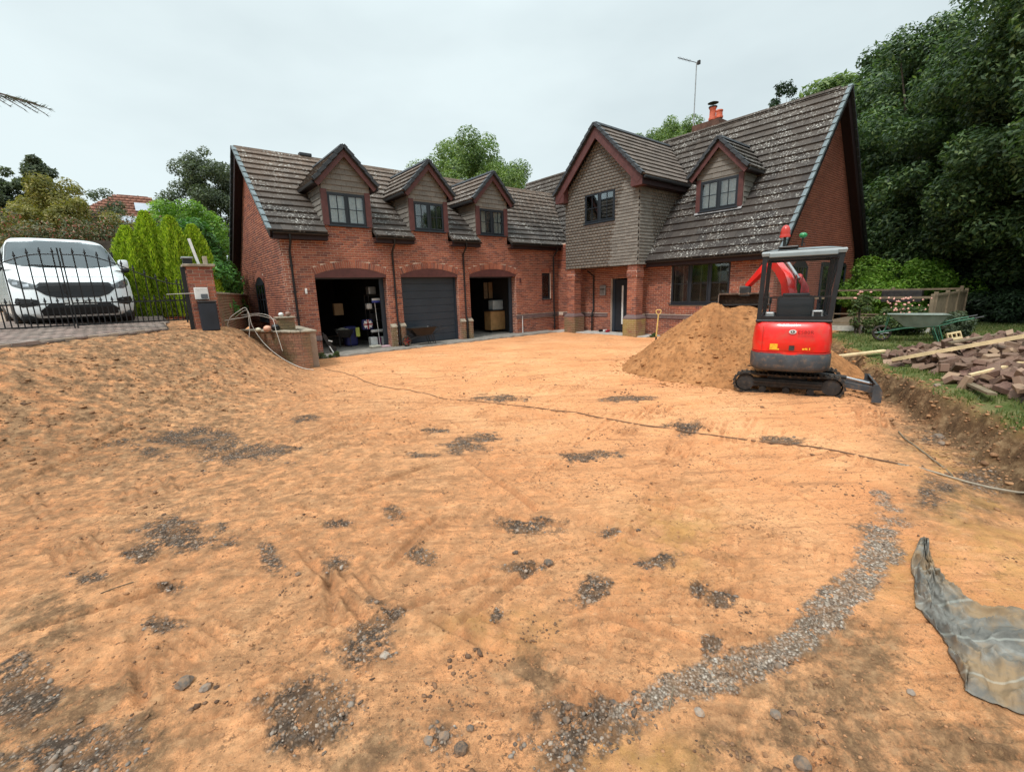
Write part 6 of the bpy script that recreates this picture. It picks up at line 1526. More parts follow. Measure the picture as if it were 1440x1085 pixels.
# upper body: plan outline, rounded at the tail
def plan(e=0, front=.62, tail=.80, hw=.55):
    pts = [(front, -hw-e), (front, hw+e)]
    pts += [(-.35, hw+e), (-.55-e*.5, hw-.03+e), (-.68-e*.7, hw-.12+e*.8), (-tail+.03-e, .22), (-tail-e, 0), (-tail+.03-e, -.22), (-.68-e*.7, -hw+.12-e*.8), (-.55-e*.5, -hw+.03-e), (-.35, -hw-e)]
    return pts
def loft(name, levels, mat, parent, sm=45, M=None):
    rows = [[Vector((x, y, z)) for x, y in pl_]+[Vector((pl_[0][0], pl_[0][1], z))] for pl_, z in levels]
    m = MB(); m.grid(rows); n = len(levels[0][0]); m.add(rows[0][:n], [tuple(range(n))]); m.add(rows[-1][:n], [tuple(range(n))]); return m.build(name, mat, parent, sm)
pass

# red tail cover: curved polygon denser towards the tail
def arc_plan(e, tail=.80, hw=.545):
    pts = [(-.05, -hw-e), (-.05, hw+e)]
    for i in range(25):
        t = math.pi/2+math.pi*i/24; c, s = math.cos(t), math.sin(t)
        pts.append((-.32+(tail-.32+e)*math.copysign(abs(c)**.62, c), (hw+e)*math.copysign(abs(s)**.5, s)))
    return pts
loft('lower_skirt', [(arc_plan(-.02), .475), (arc_plan(.02), .50), (arc_plan(.034), .56), (arc_plan(.032), .74), (arc_plan(.015), .772)], M_SKIRT, EX, 50)
MB().bbox(-.05, .60, -.55, .55, .50, .76, .03).build('side_skirt', M_SKIRT, EX)
loft('engine_cover', [(arc_plan(.0), .785), (arc_plan(.018), .80), (arc_plan(.022), .95), (arc_plan(.008), 1.12), (arc_plan(-.01), 1.235), (arc_plan(-.045), 1.262)], M_RED, EX, 50)
ec = EX.children[-1]
loft('cover_lip', [(arc_plan(.010), .762), (arc_plan(.024), .770), (arc_plan(.022), .788)], M_REDDARK, ec, 50)
# the red cover dips lower in the middle of the tail
dip = []
for z in np.linspace(.70, .80, 5):
    k = (z-.70)/.10; hw_ = .30+.10*k; dip.append([(-.32-(.48+.022)*(max(0, 1-(abs(y)/.567)**2)**.31)-.004, y, z) for y in np.linspace(-hw_-.02, hw_-.04, 21)])
MB().grid(dip).build('lower_lip', M_RED, ec, 50)
def tail_x(y, e=.022): return -.32-(.48+e)*(max(0, 1-(abs(y)/(.545+e))**4)**.31)
for y0_ in (.40,):
    MB().grid([[(tail_x(y, .024)-.003, y, z) for y in (y0_-.004, y0_+.004)] for z in (.82, 1.2)]).build('panel_gap', M_REDDARK, ec)
MB().bar((tail_x(-.02)-.012, -.02, .865), (tail_x(-.02)+.02, -.02, .865), .075, .075).build('tow_point', M_STEEL, ec)
def decal(name, y0, y1, z0, z1, mat, off=.004): 
    return MB().grid([[(tail_x(y, .022)-off, y, z) for y in np.linspace(y1, y0, 9)] for z in (z0, z1)]).build(name, mat, ec)
decal('warning_sticker', .175, .285, .83, .925, M_YELLOW); decal('warning_sticker', .15, .18, .828, .85, M_YELLOW)
decal('warning_sticker', -.235, -.20, .84, .87, M_YELLOW); decal('warning_sticker', -.27, -.255, .84, .875, M_YELLOW); decal('warning_sticker', -.195, -.165, .84, .865, M_YELLOW)
lg = MB(); cy0, cz0 = -.015, 1.125
lg.add([(tail_x(cy0+.052*math.cos(t))-.010, cy0+.052*math.cos(t), cz0+.034*math.sin(t)) for t in [2*math.pi*i/24 for i in range(24)]], [tuple(range(24))]); lg.build('emblem', M_WHITE, ec)
lg = MB(); lg.add([(tail_x(cy0)-.016, cy0+.030*math.cos(t), cz0+.020*math.sin(t)) for t in [2*math.pi*i/20 for i in range(20)]], [tuple(range(20))]); lg.build('emblem_mark', M_STEEL, ec)
lg = MB(); lg.add([(tail_x(cy0)-.019, cy0+a_, cz0+b_) for a_, b_ in ((.018, .012), (-.004, .016), (.002, .002), (-.016, .006), (.004, -.014))], [(0, 1, 2, 3, 4)]); lg.build('emblem_flash', M_WHITE, ec)
def text(body, size, loc, rot, mat, parent, name='lettering', ext=.002):
    tx = bpy.data.curves.new(name, 'FONT'); tx.body = body; tx.size = size; tx.extrude = ext; tx.space_character = 1.15
    to = bpy.data.objects.new(name, tx); COL.objects.link(to); bpy.context.view_layer.update()
    me = bpy.data.meshes.new_from_object(to.evaluated_get(bpy.context.evaluated_depsgraph_get())); bpy.data.objects.remove(to)
    me.materials.clear(); me.materials.append(mat); o = bpy.data.objects.new(name, me); COL.objects.link(o); o.parent = parent; o.location = loc; o.rotation_euler = rot; return o
text('ES80R', .074, (tail_x(-.2)-.036, -.085, 1.095), (R(90), 0, R(-90)), simple('dark_red_print', (.12, .006, .008), .5), ec)
# deck and cab
MB().bbox(-.66, .60, -.53, .53, 1.255, 1.30, .015).build('deck', M_BLACK, EX)
cab = thing('cab', None, None); cab.parent = EX
fl = MB(); fl.bbox(-.1, .62, -.50, .52, .74, .80, .02); fl.bbox(-.1, .60, .47, .51, .78, 1.26, .02); fl.bbox(-.1, .60, -.53, -.48, .78, 1.26, .02); fl.build('floor_pan', M_SKIRT, cab)
C4 = [(-.60, .485), (-.60, -.485), (.58, -.47), (.58, .47)]; T4 = [(-.56, .47), (-.56, -.56), (.50, -.50), (.50, .44)]
for (a_, b_), (c_, d_) in zip(C4, T4):
    MB().bar((a_, b_, 1.28), (c_, d_, 2.36), .065, .075, (1, 0, 0)).build('pillar', M_SKIRT if False else M_BLACK, cab)
def rim(z, pts, w, h, nm, mat=M_BLACK):
    for i in range(4): a_, b_ = pts[i], pts[(i+1) % 4]; MB().bar((*a_, z), (*b_, z), w, h).build(nm, mat, cab)
rim(1.32, C4, .05, .07, 'sill'); rim(2.30, T4, .07, .10, 'header')
MB().bar((-.605, .48, 1.66), (-.605, -.49, 1.66), .02, .022).build('grab_rail', M_BLACK, cab)
# roof: light grey moulding, slightly domed
rows = []
for i in range(9):
    x = -.62+1.2*i/8; rows.append([(x, y, 2.385+.05*(1-(2*(y+.045)/1.12)**4)*(1-(2*(x+.02)/1.25)**6)) for y in np.linspace(.51, -.60, 15)])
rf_ = MB(); rf_.grid(rows); 
edge = []
def ring(dx, z): return [(-.62-dx, .51+dx, z), (-.62-dx, -.60-dx, z), (.58+dx, -.60-dx, z), (.58+dx, .51+dx, z), (-.62-dx, .51+dx, z)]
rf_.grid([ring(0, 2.385), ring(.012, 2.36), ring(.0, 2.315), ring(-.06, 2.31)])
rf_.build('roof', M_ROOFGREY, cab, 40)
MB().bbox(-.635, -.60, -.50, .41, 2.29, 2.36, .012).build('roof_edge', M_ROOFGREY, cab)
for a_, b_, c_, d_ in ((0, 1, 0, 1),):
    MB().add([(-.615, .45, 1.34), (-.615, -.45, 1.34), (-.575, -.52, 2.27), (-.575, .44, 2.27)], [(0, 1, 2, 3)]).build('rear_glass', M_GLASS_CAB, cab)
MB().add([(.58, .44, 1.34), (.58, -.44, 1.34), (.51, -.47, 2.27), (.51, .41, 2.27)], [(0, 1, 2, 3)]).build('front_glass', M_GLASS_CAB, cab)
MB().add([(-.57, -.49, 1.34), (.55, -.475, 1.34), (.48, -.51, 2.27), (-.53, -.565, 2.27)], [(0, 1, 2, 3)]).build('side_glass', M_GLASS_CAB, cab)
dg = MB(); dg.bar((.05, -.49, 1.30), (.02, -.53, 2.32), .05, .05, (1, 0, 0)); dg.build('door_post', M_BLACK, cab)
# seat, consoles, levers
se = MB(); se.bbox(-.42, .05, -.24, .24, 1.02, 1.16, .05); se.bbox(-.50, -.36, -.27, .25, 1.10, 1.68, .05); se.bbox(-.47, -.37, -.20, .18, 1.66, 1.72, .02); se.build('seat', M_BLACK, cab, 40)
for s, lab in ((1, ''), (-1, '')):
    c_ = MB(); c_.bbox(-.25, .25, s*.30, s*.44, 1.0, 1.34, .03); c_.build('console', M_SKIRT, cab)
    MB().tube([(.18, s*.37, 1.34), (.22, s*.37, 1.55)], .012, 8).build('lever', M_BLACK, cab); MB().lathe([(.012, 1.52), (.024, 1.54), (.022, 1.62), (.01, 1.64)], (.22, s*.37, 0), 10).build('lever_grip', M_BLACK, cab, 40)
MB().bbox(-.55, -.46, .27, .40, 1.32, 1.42, .02).build('filler', M_GALV, cab); MB().bbox(-.56, -.50, -.40, -.25, 1.31, 1.45, .02).build('heater_box', M_GALV, cab); MB().bbox(-.565, -.555, -.375, -.275, 1.335, 1.425, .005).build('heater_face', M_BLACK, cab)
MB().bbox(-.585, -.55, .455, .49, 1.90, 2.06, .012).build('strap', M_ORANGE, cab); MB().bbox(-.59, -.55, .46, .49, 1.80, 1.87, .006).build('strap_label', M_WHITE, cab)
# beacon and green light on the roof
bk_ = MB(); bk_.bbox(-.60, -.46, .02, .30, 2.425, 2.46, .01); bk_.build('beacon_bracket', M_BLACK, cab)
MB().tube([(-.52, .22, 2.45), (-.52, .22, 2.60)], .022, 8).build('beacon_stem', M_BLACK, cab)
MB().lathe([(.075, 2.60), (.078, 2.625), (.068, 2.64), (.070, 2.66), (.062, 2.73), (.040, 2.775), (.01, 2.79)], (-.52, .22, 0), 20).build('beacon', M_REDL, cab, 50)
MB().tube([(-.50, -.02, 2.45), (-.50, -.025, 2.58)], .012, 8).build('lamp_stem', M_BLACK, cab)
MB().lathe([(.03, 2.575), (.055, 2.60), (.058, 2.625), (.035, 2.65), (.01, 2.655)], (-.50, -.025, 0), 18).build('green_beacon', M_GREENL, cab, 50)
MB().tube([(-.46, -.05, 2.46), (-.45, -.06, 2.49), (-.47, -.02, 2.52), (-.50, -.02, 2.50)], .006, 6).build('lamp_cable', M_BLACK, cab)
# slew bracket, boom, arm, bucket (world points turned into the digger's frame)
bpy.context.view_layer.update(); WI = EX.matrix_world.inverted()
L_ = lambda p: WI @ Vector(p)
B0, B1, B2, B3 = L_((-6.10, -12.22, 1.0)), L_((-6.01, -12.15, 1.66)), L_((-5.83, -12.01, 1.94)), L_((-5.27, -11.49, 2.32))
A1 = L_((-4.98, -10.93, 1.82))
def boxbeam(pts, ws, hs, side): 
    rows = []
    for i, p in enumerate(pts):
        d = (pts[min(i+1, len(pts)-1)]-pts[max(i-1, 0)]).normalized(); s = side.normalized(); u = s.cross(d).normalized()
        rows.append([p+s*ws[i]+u*hs[i], p-s*ws[i]+u*hs[i], p-s*ws[i]-u*hs[i], p+s*ws[i]-u*hs[i], p+s*ws[i]+u*hs[i]])
    m = MB(); m.grid(rows); m.add(rows[0][:4], [(0, 1, 2, 3)]); m.add(rows[-1][:4], [(0, 1, 2, 3)]); return m
sw_ = (B3-B0); sw_.z = 0; side = Vector((sw_.y, -sw_.x, 0)).normalized()
MB().bbox(.50, .88, -.10, .34, .50, .80, .03).build('swing_post', M_REDDARK, EX); MB().lathe([(.09, .48), (.09, .95)], (L_((-6.10, -12.22, 0)).x, L_((-6.10, -12.22, 0)).y, 0), 14).build('kingpin', M_STEEL, EX)
bc = [B0, B0.lerp(B1, .5), B1, B1.lerp(B2, .5)+Vector((0, 0, .02)), B2, B2.lerp(B3, .5)+Vector((0, 0, .04)), B3]
boxbeam(bc, [.07, .07, .07, .07, .065, .06, .055], [.11, .13, .15, .145, .12, .095, .075], side).build('boom', M_RED, EX, 30)
boom = EX.children[-1]
c0 = L_((-6.02, -12.62, 1.30)); c1 = L_((-5.78, -12.0, 2.33))

s1 = L_((-5.82, -12.30, 2.40)); 
MB().tube([L_((-6.06, -12.30, 1.93)), L_((-5.53, -11.78, 2.43))], .028, 10).build('boom_cylinder', M_GALV, EX, 50)
hs_ = MB()
for k in range(6): hs_.tube([L_((-6.06+.02*k, -12.34-.025*k, 1.05)), L_((-6.06+.02*k, -12.37-.02*k, 1.4)), L_((-6.02+.02*k, -12.36-.012*k, 1.78)), L_((-5.95+.03*k, -12.18-.01*k, 2.02))], .011, 6)
for s in (-1, 1): MB().bar(L_((-6.06, -12.31+.05*s, 1.55)), L_((-6.03, -12.29+.05*s, 2.0)), .02, .10, (1, 0, 0)).build('cylinder_bracket', M_RED, EX)
ho = hs_.build('hydraulic_hoses', M_REDDARK, EX, 60); ho['kind'] = 'stuff'
arm_pts = [B3+Vector((0, 0, .12)), B3+Vector((0, 0, -.02)), B3.lerp(A1, .5), A1]
boxbeam([B3+(B3-A1).normalized()*.22, B3, B3.lerp(A1, .5), A1], [.045, .05, .05, .045], [.05, .09, .075, .05], side).build('dipper_arm', M_RED, EX, 30)
MB().tube([B3+Vector((0, 0, .16)), B3.lerp(A1, .45)+side.cross(A1-B3).normalized()*.12], .03, 10).build('crowd_cylinder', M_BLACK, EX, 50)
MB().tube([B3.lerp(A1, .40)+side.cross(A1-B3).normalized()*.12, A1.lerp(B3, .1)+side.cross(A1-B3).normalized()*.10], .018, 8).build('crowd_rod', M_CHROME, EX, 50)
q = MB(); q.bbox(-.10, .10, -.11, .11, -.13, .10, .03); q.build('quick_hitch', M_STEEL, EX, M=Matrix.Translation(A1+Vector((0, .04, -.10))))
# wide ditching bucket, mouth towards the camera
bkt = thing('bucket', None, None); bkt.parent = EX; bkt.location = L_((-4.98, -10.86, 1.46)); bkt.rotation_euler = (0, R(-6), R(3))
PR = [(-.20, -.02), (-.06, -.14), (.08, -.15), (.18, -.08), (.22, .04), (.18, .15), (.06, .20), (-.08, .20)]
rows = [[(x, -.50, z) for x, z in PR], [(x, .50, z) for x, z in PR]]
m = MB(); m.grid([[(x, y, z) for y in (-.50, .50)] for x, z in PR]); m.grid([[(x*.94-.003, y, z*.94+.003) for y in (-.495, .495)] for x, z in PR]); m.build('shell', M_BUCKET, bkt, 50)
for s in (-1, 1): MB().prism([(-.22, -.03)] + PR[1:] + [(-.13, .20)], s*.50-.009, s*.50+.009, axis='Y', M=None).build('side_plate', M_BUCKET, bkt)
MB().bar((-.225, -.52, -.02), (-.225, .52, -.02), .02, .07, (1, 0, 0)).build('cutting_edge', M_STEEL, bkt)
MB().bar((-.08, -.50, .205), (-.08, .50, .205), .05, .03, (0, 0, 1)).build('top_lip', M_BUCKET, bkt)
for s in (-1, 1): MB().prism([(-.12, .19), (.14, .19), (.10, .36), (-.06, .36)], s*.09-.012, s*.09+.012, axis='Y').build('hanger', M_BUCKET, bkt)
# ================================================================== RIGHT SIDE: LAWN, RUBBLE, DECK
def leaf_mat(name, stops, transl=.3, tipdry=None):
    n = NT(name); co = n.coord('World'); c = n.ramp(n.rnd(), stops)
    f = n.noise(co, .55, 3, .5); c = n.mix(n.ramp(f, [(.35, (.4,)*3), (.6, (0, 0, 0))]), c, tuple(x*.55 for x in stops[0][1]))
    if tipdry: c = n.mix(n.ramp(n.noise(co, 1.1, 4, .6), [(.52, (0, 0, 0)), (.7, (.7,)*3)]), c, tipdry)
    n.base(c); n.rough(.55); n.b.inputs['Specular IOR Level'].default_value = .3
    tr = n.n('BsdfTranslucent'); n.l(n.mix(1.0, c, (1.5, 1.6, .8, 1), 'MULTIPLY'), tr.inputs[0])
    ms = n.n('MixShader'); ms.inputs[0].default_value = transl; n.l(n.b.outputs[0], ms.inputs[1]); n.l(tr.outputs[0], ms.inputs[2]); n.l(ms.outputs[0], n.out.inputs[0])
    return n.m
G_DARK = leaf_mat('oak_leaf', [(0, (.022, .046, .018)), (.5, (.052, .098, .036)), (.8, (.10, .16, .055)), (1, (.19, .25, .09))])
G_DEEP = leaf_mat('deep_green_leaf', [(0, (.012, .026, .012)), (.6, (.026, .052, .022)), (1, (.055, .095, .04))])
G_MID = leaf_mat('mid_green_leaf', [(0, (.06, .11, .03)), (.5, (.13, .20, .06)), (1, (.26, .33, .12))], .35)
G_LIME = leaf_mat('lime_leaf', [(0, (.11, .19, .012)), (.5, (.27, .38, .025)), (1, (.50, .58, .06))], .35)
G_LAUREL = leaf_mat('laurel_leaf', [(0, (.03, .09, .02)), (.5, (.07, .19, .035)), (1, (.16, .36, .07))], .25)
G_BRIGHT = leaf_mat('bright_leaf', [(0, (.08, .17, .02)), (.5, (.16, .31, .04)), (1, (.30, .45, .08))], .35)
G_YEL = leaf_mat('olive_leaf', [(0, (.10, .105, .02)), (.5, (.20, .19, .045)), (1, (.34, .28, .09))], .35)
G_HEDGE = leaf_mat('hedge_leaf', [(0, (.045, .06, .03)), (.5, (.11, .12, .055)), (.8, (.22, .20, .10)), (.9, (.28, .07, .05)), (1, (.34, .11, .08))], .2)
G_GREY = leaf_mat('grey_green_leaf', [(0, (.035, .05, .028)), (.5, (.075, .10, .055)), (1, (.15, .18, .10))], .3)
G_ROSE = leaf_mat('rose_leaf', [(0, (.03, .055, .015)), (.6, (.07, .11, .03)), (1, (.14, .17, .05))], .25)
G_GRASS = leaf_mat('grass_blade', [(0, (.05, .085, .018)), (.5, (.11, .15, .04)), (1, (.24, .21, .09))], .3)
M_BARK = simple('bark', (.085, .065, .05), .95, .4, 4, bump=.8, bsc=25)
M_PETAL = simple('rose_petal', (.66, .34, .28), .7, .3, 20)

def leaves(centers, radii, n, size, seed=0, flat=.75, elong=1.6, shell=.55, up=.55, droop=0):
    """leaf faces spread in the outer part of many small clumps"""
    r = np.random.default_rng(seed); centers = np.array(centers, float); radii = np.array(radii, float)
    w = radii**2; idx = r.choice(len(centers), n, p=w/w.sum())
    d = r.normal(size=(n, 3)); d /= np.linalg.norm(d, axis=1)[:, None]
    rad = radii[idx]*(shell+(1.12-shell)*r.uniform(0, 1, n)**.6)
    p = centers[idx]+d*rad[:, None]*np.array([1, 1, flat]); p[:, 2] -= droop*rad*r.uniform(0, 1, n)
    nv = d*.8+np.array([0, 0, up])+r.normal(size=(n, 3))*.5; nv /= np.linalg.norm(nv, axis=1)[:, None]
    t = np.cross(nv, r.normal(size=(n, 3))); t /= np.linalg.norm(t, axis=1)[:, None]; b = np.cross(nv, t)
    s = size*r.uniform(.6, 1.35, n)[:, None]
    q = np.stack([p-t*s*elong*.5, p+b*s*.34+nv*s*.06, p+t*s*elong*.5, p-b*s*.34+nv*s*.06], 1)
    return q.reshape(-1, 3)
def leaf_obj(name, V, mat, parent=None):
    return np_mesh(name, V, np.arange(len(V)).reshape(-1, 4), mat, parent)
def crown_clumps(rx, ry, z0, z1, n, cr, seed, shape=1.0, top=.8):
    """clump centres filling an uneven crown between z0 and z1"""
    r = np.random.default_rng(seed); out = []; rad = []
    while len(out) < n:
        u = r.normal(size=3); u /= np.linalg.norm(u); k = r.uniform(.35, 1)**.5
        zc = (z0+z1)/2; x, y, z = u[0]*k, u[1]*k, u[2]*k
        wid = 1 if z < 0 else 1-.25*z*top
        wob = .80+.45*r.uniform()
        out.append((x*rx*wid*wob, y*ry*wid*wob, zc+z*(z1-z0)/2*(.85+.25*r.uniform()))); rad.append(cr*r.uniform(.55, 1.25))
    return out, rad
def tree(name, label, cat, loc, H, rx, z0, mat, nl, ls, nc=60, cr=.9, seed=1, trunk=.22, group=None, lean=0, flat=.75, droop=0, show_trunk=True, up=.55, shell=.5):
    t = thing(name, label, cat, loc, random.uniform(0, 6), group)
    c, r_ = crown_clumps(rx, rx, z0, H, nc, cr, seed)
    tk = MB(); tk.tube([(0, 0, -.3), (.05, .02, H*.25), (.12, -.05, H*.5), (.1, .06, H*.82)], [trunk*1.15, trunk*.85, trunk*.55, trunk*.12], 10)
    rr_ = random.Random(seed)
    for i in range(min(16, nc)):
        q = c[rr_.randrange(nc)]; zb = max(H*.12, min(q[2]-.4, H*.7)*.75); b = Vector((.08*zb/H, 0, zb)); e = Vector(q)
        m_ = b.lerp(e, .5)+Vector((0, 0, -.1*(e-b).length)); tk.tube([b, m_, e], [trunk*.36, trunk*.2, trunk*.05], 6)
    tk.build('trunk', M_BARK, t, 60)
    leaf_obj('crown', leaves(c, r_, nl, ls, seed, flat, droop=droop, up=up, shell=shell), mat, t)
    return t
def bush(name, label, cat, loc, rx, ry, H, mat, nl, ls, nc=30, cr=.4, seed=1, group=None, rz=0, up=.6, z0=0.0):
    t = thing(name, label, cat, loc, rz, group)
    r = np.random.default_rng(seed); c = []; rad = []
    for i in range(nc):
        a = r.uniform(0, 6.28); k = r.uniform(0, 1)**.5; z = r.uniform(.1, .95); w = math.sqrt(max(.05, 1-(z*.92)**2.6))
        c.append((rx*k*math.cos(a)*w, ry*k*math.sin(a)*w, z0+z*(H-z0)*(.9+.15*r.uniform()))); rad.append(cr*r.uniform(.6, 1.2))
    st = MB()
    for i in range(7): e = Vector(c[i % nc]); st.tube([(.1*math.cos(i), .1*math.sin(i), -.1), Vector((e.x*.5, e.y*.5, e.z*.45)), e], [.03, .02, .006], 5)
    st.build('stem', M_BARK, t); leaf_obj('foliage', leaves(c, rad, nl, ls, seed, .85, up=up), mat, t); return t

# ---- grass on the lawn
n_g = 60000
gx_ = rng.uniform(-10.5, 9, n_g*3); gy_ = rng.uniform(-18.5, -10.8, n_g*3)
Dg = lawn_d(gx_, gy_)+.34*fbm(gx_, gy_, 2.6, 4, 5)
dist = np.hypot(gx_-CAM.x, gy_-CAM.y)
kk = (Dg > .12) & (dist > 3) & (rng.uniform(0, 1, len(gx_)) < np.clip(8/dist, .25, 1)) & (fbm(gx_, gy_, 1.8, 3, 90) > -.16+.3*(Dg < .5)*rng.uniform(0, 1, len(gx_)))
gx_, gy_ = gx_[kk][:n_g], gy_[kk][:n_g]; gzz = ground_z(gx_, gy_)
a = rng.uniform(0, 6.28, len(gx_)); hgt = rng.uniform(.025, .065, len(gx_)); w = .006+.0006*np.hypot(gx_-CAM.x, gy_-CAM.y); ln = rng.normal(0, .02, (len(gx_), 2))
P0 = np.stack([gx_-np.cos(a)*w, gy_-np.sin(a)*w, gzz-.01], -1); P1 = np.stack([gx_+np.cos(a)*w, gy_+np.sin(a)*w, gzz-.01], -1); P2 = np.stack([gx_+ln[:, 0], gy_+ln[:, 1], gzz+hgt], -1)
Vg = np.stack([P0, P1, P2], 1).reshape(-1, 3)
tag(np_mesh('lawn_grass', Vg, np.arange(len(Vg)).reshape(-1, 3), G_GRASS), 'thin worn grass on the lawn beyond the cut edge', kind='stuff')

# ---- heap of lifted pavers and kerb blocks
M_RUB = brick_mat('rubble_block', [(0, (.040, .026, .020)), (.35, (.088, .055, .042)), (.65, (.14, .090, .066)), (.88, (.23, .155, .11)), (1, (.38, .27, .17))], (.22, .155, .10, 1), .4)
def heap_z(x, y):
    x = np.asarray(x, float); y = np.asarray(y, float)
    d = (np.interp(x, [-9.5, -8.32, -6.95, -6.01, -5.28, -4.65, -3.7, -3.2], [-15.9, -15.42, -15.0, -14.62, -14.15, -13.68, -13.35, -14.2])-y)
    e = smooth(0, .25, d)*np.minimum(.44, .08+.28*np.maximum(d, 0))*smooth(-3.2, -4.3, x)*(1-smooth(2.6, 4.2, d))
    return e*(1+.35*fbm(x, y, 1.1, 3, 70)), d
hx_ = np.arange(-9.6, -2.9, .12); hy_ = np.arange(-20, -13.2, .12); HX, HY = np.meshgrid(hx_, hy_, indexing='ij'); HH, HD = heap_z(HX, HY)
HZ = ground_z(HX, HY, False)-.06+HH*.95+.03*fbm(HX, HY, 6, 3, 71)
i_ = np.arange(HX.size).reshape(HX.shape); Fh = np.stack([i_[:-1, :-1], i_[1:, :-1], i_[1:, 1:], i_[:-1, 1:]], -1).reshape(-1, 4); okh = (HD > -.02).ravel(); Fh = Fh[okh[Fh].all(1)]
tag(np_mesh('rubble_soil', np.stack([HX.ravel(), HY.ravel(), HZ.ravel()], -1), Fh, simple('heap_soil', (.05, .034, .025), .95, .4, 5, bump=.8), smooth=True), 'dark soil and crushed rubble filling the heap of lifted pavers', kind='stuff')
def chunk_mesh(sx, sy, sz, k):
    bm = bmesh.new(); bmesh.ops.create_cube(bm, size=1)
    for v in bm.verts: v.co = Vector((v.co.x*sx, v.co.y*sy, v.co.z*sz))
    if k % 3: bmesh.ops.bisect_plane(bm, geom=list(bm.verts)+list(bm.edges)+list(bm.faces), plane_co=(sx*random.uniform(.1, .4), 0, 0), plane_no=Vector((1, random.uniform(-.6, .6), random.uniform(-.4, .4))).normalized(), clear_outer=True); bmesh.ops.holes_fill(bm, edges=bm.edges)
    bmesh.ops.bevel(bm, geom=list(bm.edges), offset=.005, segments=1, affect='EDGES')
    for v in bm.verts: v.co += Vector((random.uniform(-1, 1), random.uniform(-1, 1), random.uniform(-1, 1)))*.004
    me = bpy.data.meshes.new('loose_paver'); bm.to_mesh(me); bm.free(); me.materials.append(M_RUB); return me
CH = [chunk_mesh(*s, k) for k, s in enumerate([(.2, .1, .065), (.2, .1, .065), (.215, .105, .07), (.2, .1, .08), (.2, .15, .065), (.24, .16, .07), (.2, .1, .065), (.30, .14, .08), (.2, .13, .06)])]
cnt = 0; tries = 0; spots = []
f_ = np.array([fwd.x, fwd.y, fwd.z])
while cnt < 420 and tries < 9000:
    tries += 1
    x = random.uniform(-8.6, -3.3); y = random.uniform(-16.6, -13.3)
    hz_, d = heap_z(np.array([x]), np.array([y])); d = float(d[0]); hz_ = float(hz_[0])
    if d < .12 and x < -6.9: continue
    if d < .0 or hz_ < .01: 
        if not (-.25 < d < 0 and random.random() < .12): continue
    V_ = Vector((x, y, .7))-CAM; u_px = 720+623.8*V_.dot(r2)/V_.dot(fwd)
    if u_px > 1475 or u_px < 1240: continue
    p = Vector((x, y, float(ground_z(np.array([x]), np.array([y]), False)[0])+max(hz_, 0)+random.uniform(-.05, .10)))
    if any((p-q).length < .105 for q in spots): continue
    spots.append(p); cnt += 1
spots.sort(key=lambda p: (p-CAM).length)
hidden = []
for k, p in enumerate(spots):
    me = CH[random.randrange(len(CH))]
    ro = Euler((random.gauss(0, .62), random.gauss(0, .62), random.uniform(0, 6.28)))
    if k < 300:
        o = bpy.data.objects.new('loose_paver', me); COL.objects.link(o); o.location = p; o.rotation_euler = ro
        tag(o, 'brown block tipped into the rubble heap on the lawn', 'paver', 'lifted pavers and blocks heaped on the lawn')
    else: hidden.append((me, Matrix.Translation(p) @ ro.to_matrix().to_4x4()))
if hidden:
    bm = bmesh.new()
    for me, M in hidden:
        n0 = len(bm.verts); bm.from_mesh(me); bm.verts.ensure_lookup_table()
        for v in bm.verts[n0:]: v.co = M @ v.co
    me = bpy.data.meshes.new('loose_paver_mass'); bm.to_mesh(me); bm.free(); me.materials.append(M_RUB); o = bpy.data.objects.new('loose_paver_mass', me); COL.objects.link(o); tag(o, 'further blocks at the back of the rubble heap', kind='stuff')
# planks and a sawn log
def plank(a, b, w, t, label, mat=M_WOODNEW): tag(MB().bar(a, b, w, t).build('timber_plank', mat, None), label, 'plank')
plank((-5.02, -13.62, .44), (-5.42, -15.9, 1.25), .13, .06, 'long pale timber lying up across the rubble heap')
plank((-4.9, -14.3, .78), (-4.2, -14.9, .92), .07, .03, 'short weathered lath poking out of the top of the rubble', M_WOOD)
plank((-6.6, -14.75, .52), (-6.1, -15.3, .74), .05, .03, 'thin pale splinter of timber in the middle of the rubble')
plank((-6.7, -14.72, .44), (-7.5, -15.05, .45), .09, .03, 'flat grey board on the grass at the front of the rubble', M_WOOD)
plank((-4.45, -12.35, .28), (-3.62, -13.22, .42), .12, .035, 'short pale board bridging the trench beside the digger')
plank((-3.9, -13.30, .42), (-4.4, -13.75, .43), .07, .04, 'thin weathered batten on the grass at the left tip of the rubble', M_WOOD)
lg = MB()
for i, (a_, b_) in enumerate(((-.16, -.05), (-.05, .05), (.05, .16))): lg.bbox(a_, b_-.004, -.06, .06, -.10, -.03, .012); lg.bbox(a_, b_-.004, -.06, .06, .05, .10, .012)
for a_ in (-.15, -.05, .05, .14): lg.bbox(a_-.014, a_+.014, -.058, .058, -.10, .10, .006)
lo_ = lg.build('hollow_block', simple('cream_block', (.52, .40, .22), .85, .25, 9, dirt=(.2, .14, .08, 1)), None); lo_.scale = (.6, .6, .75); lo_.location = (-4.32, -14.28, .84); lo_.rotation_euler = (.3, .25, 2.0); tag(lo_, 'cream hollow block sitting on top of the rubble heap', 'block'); pass

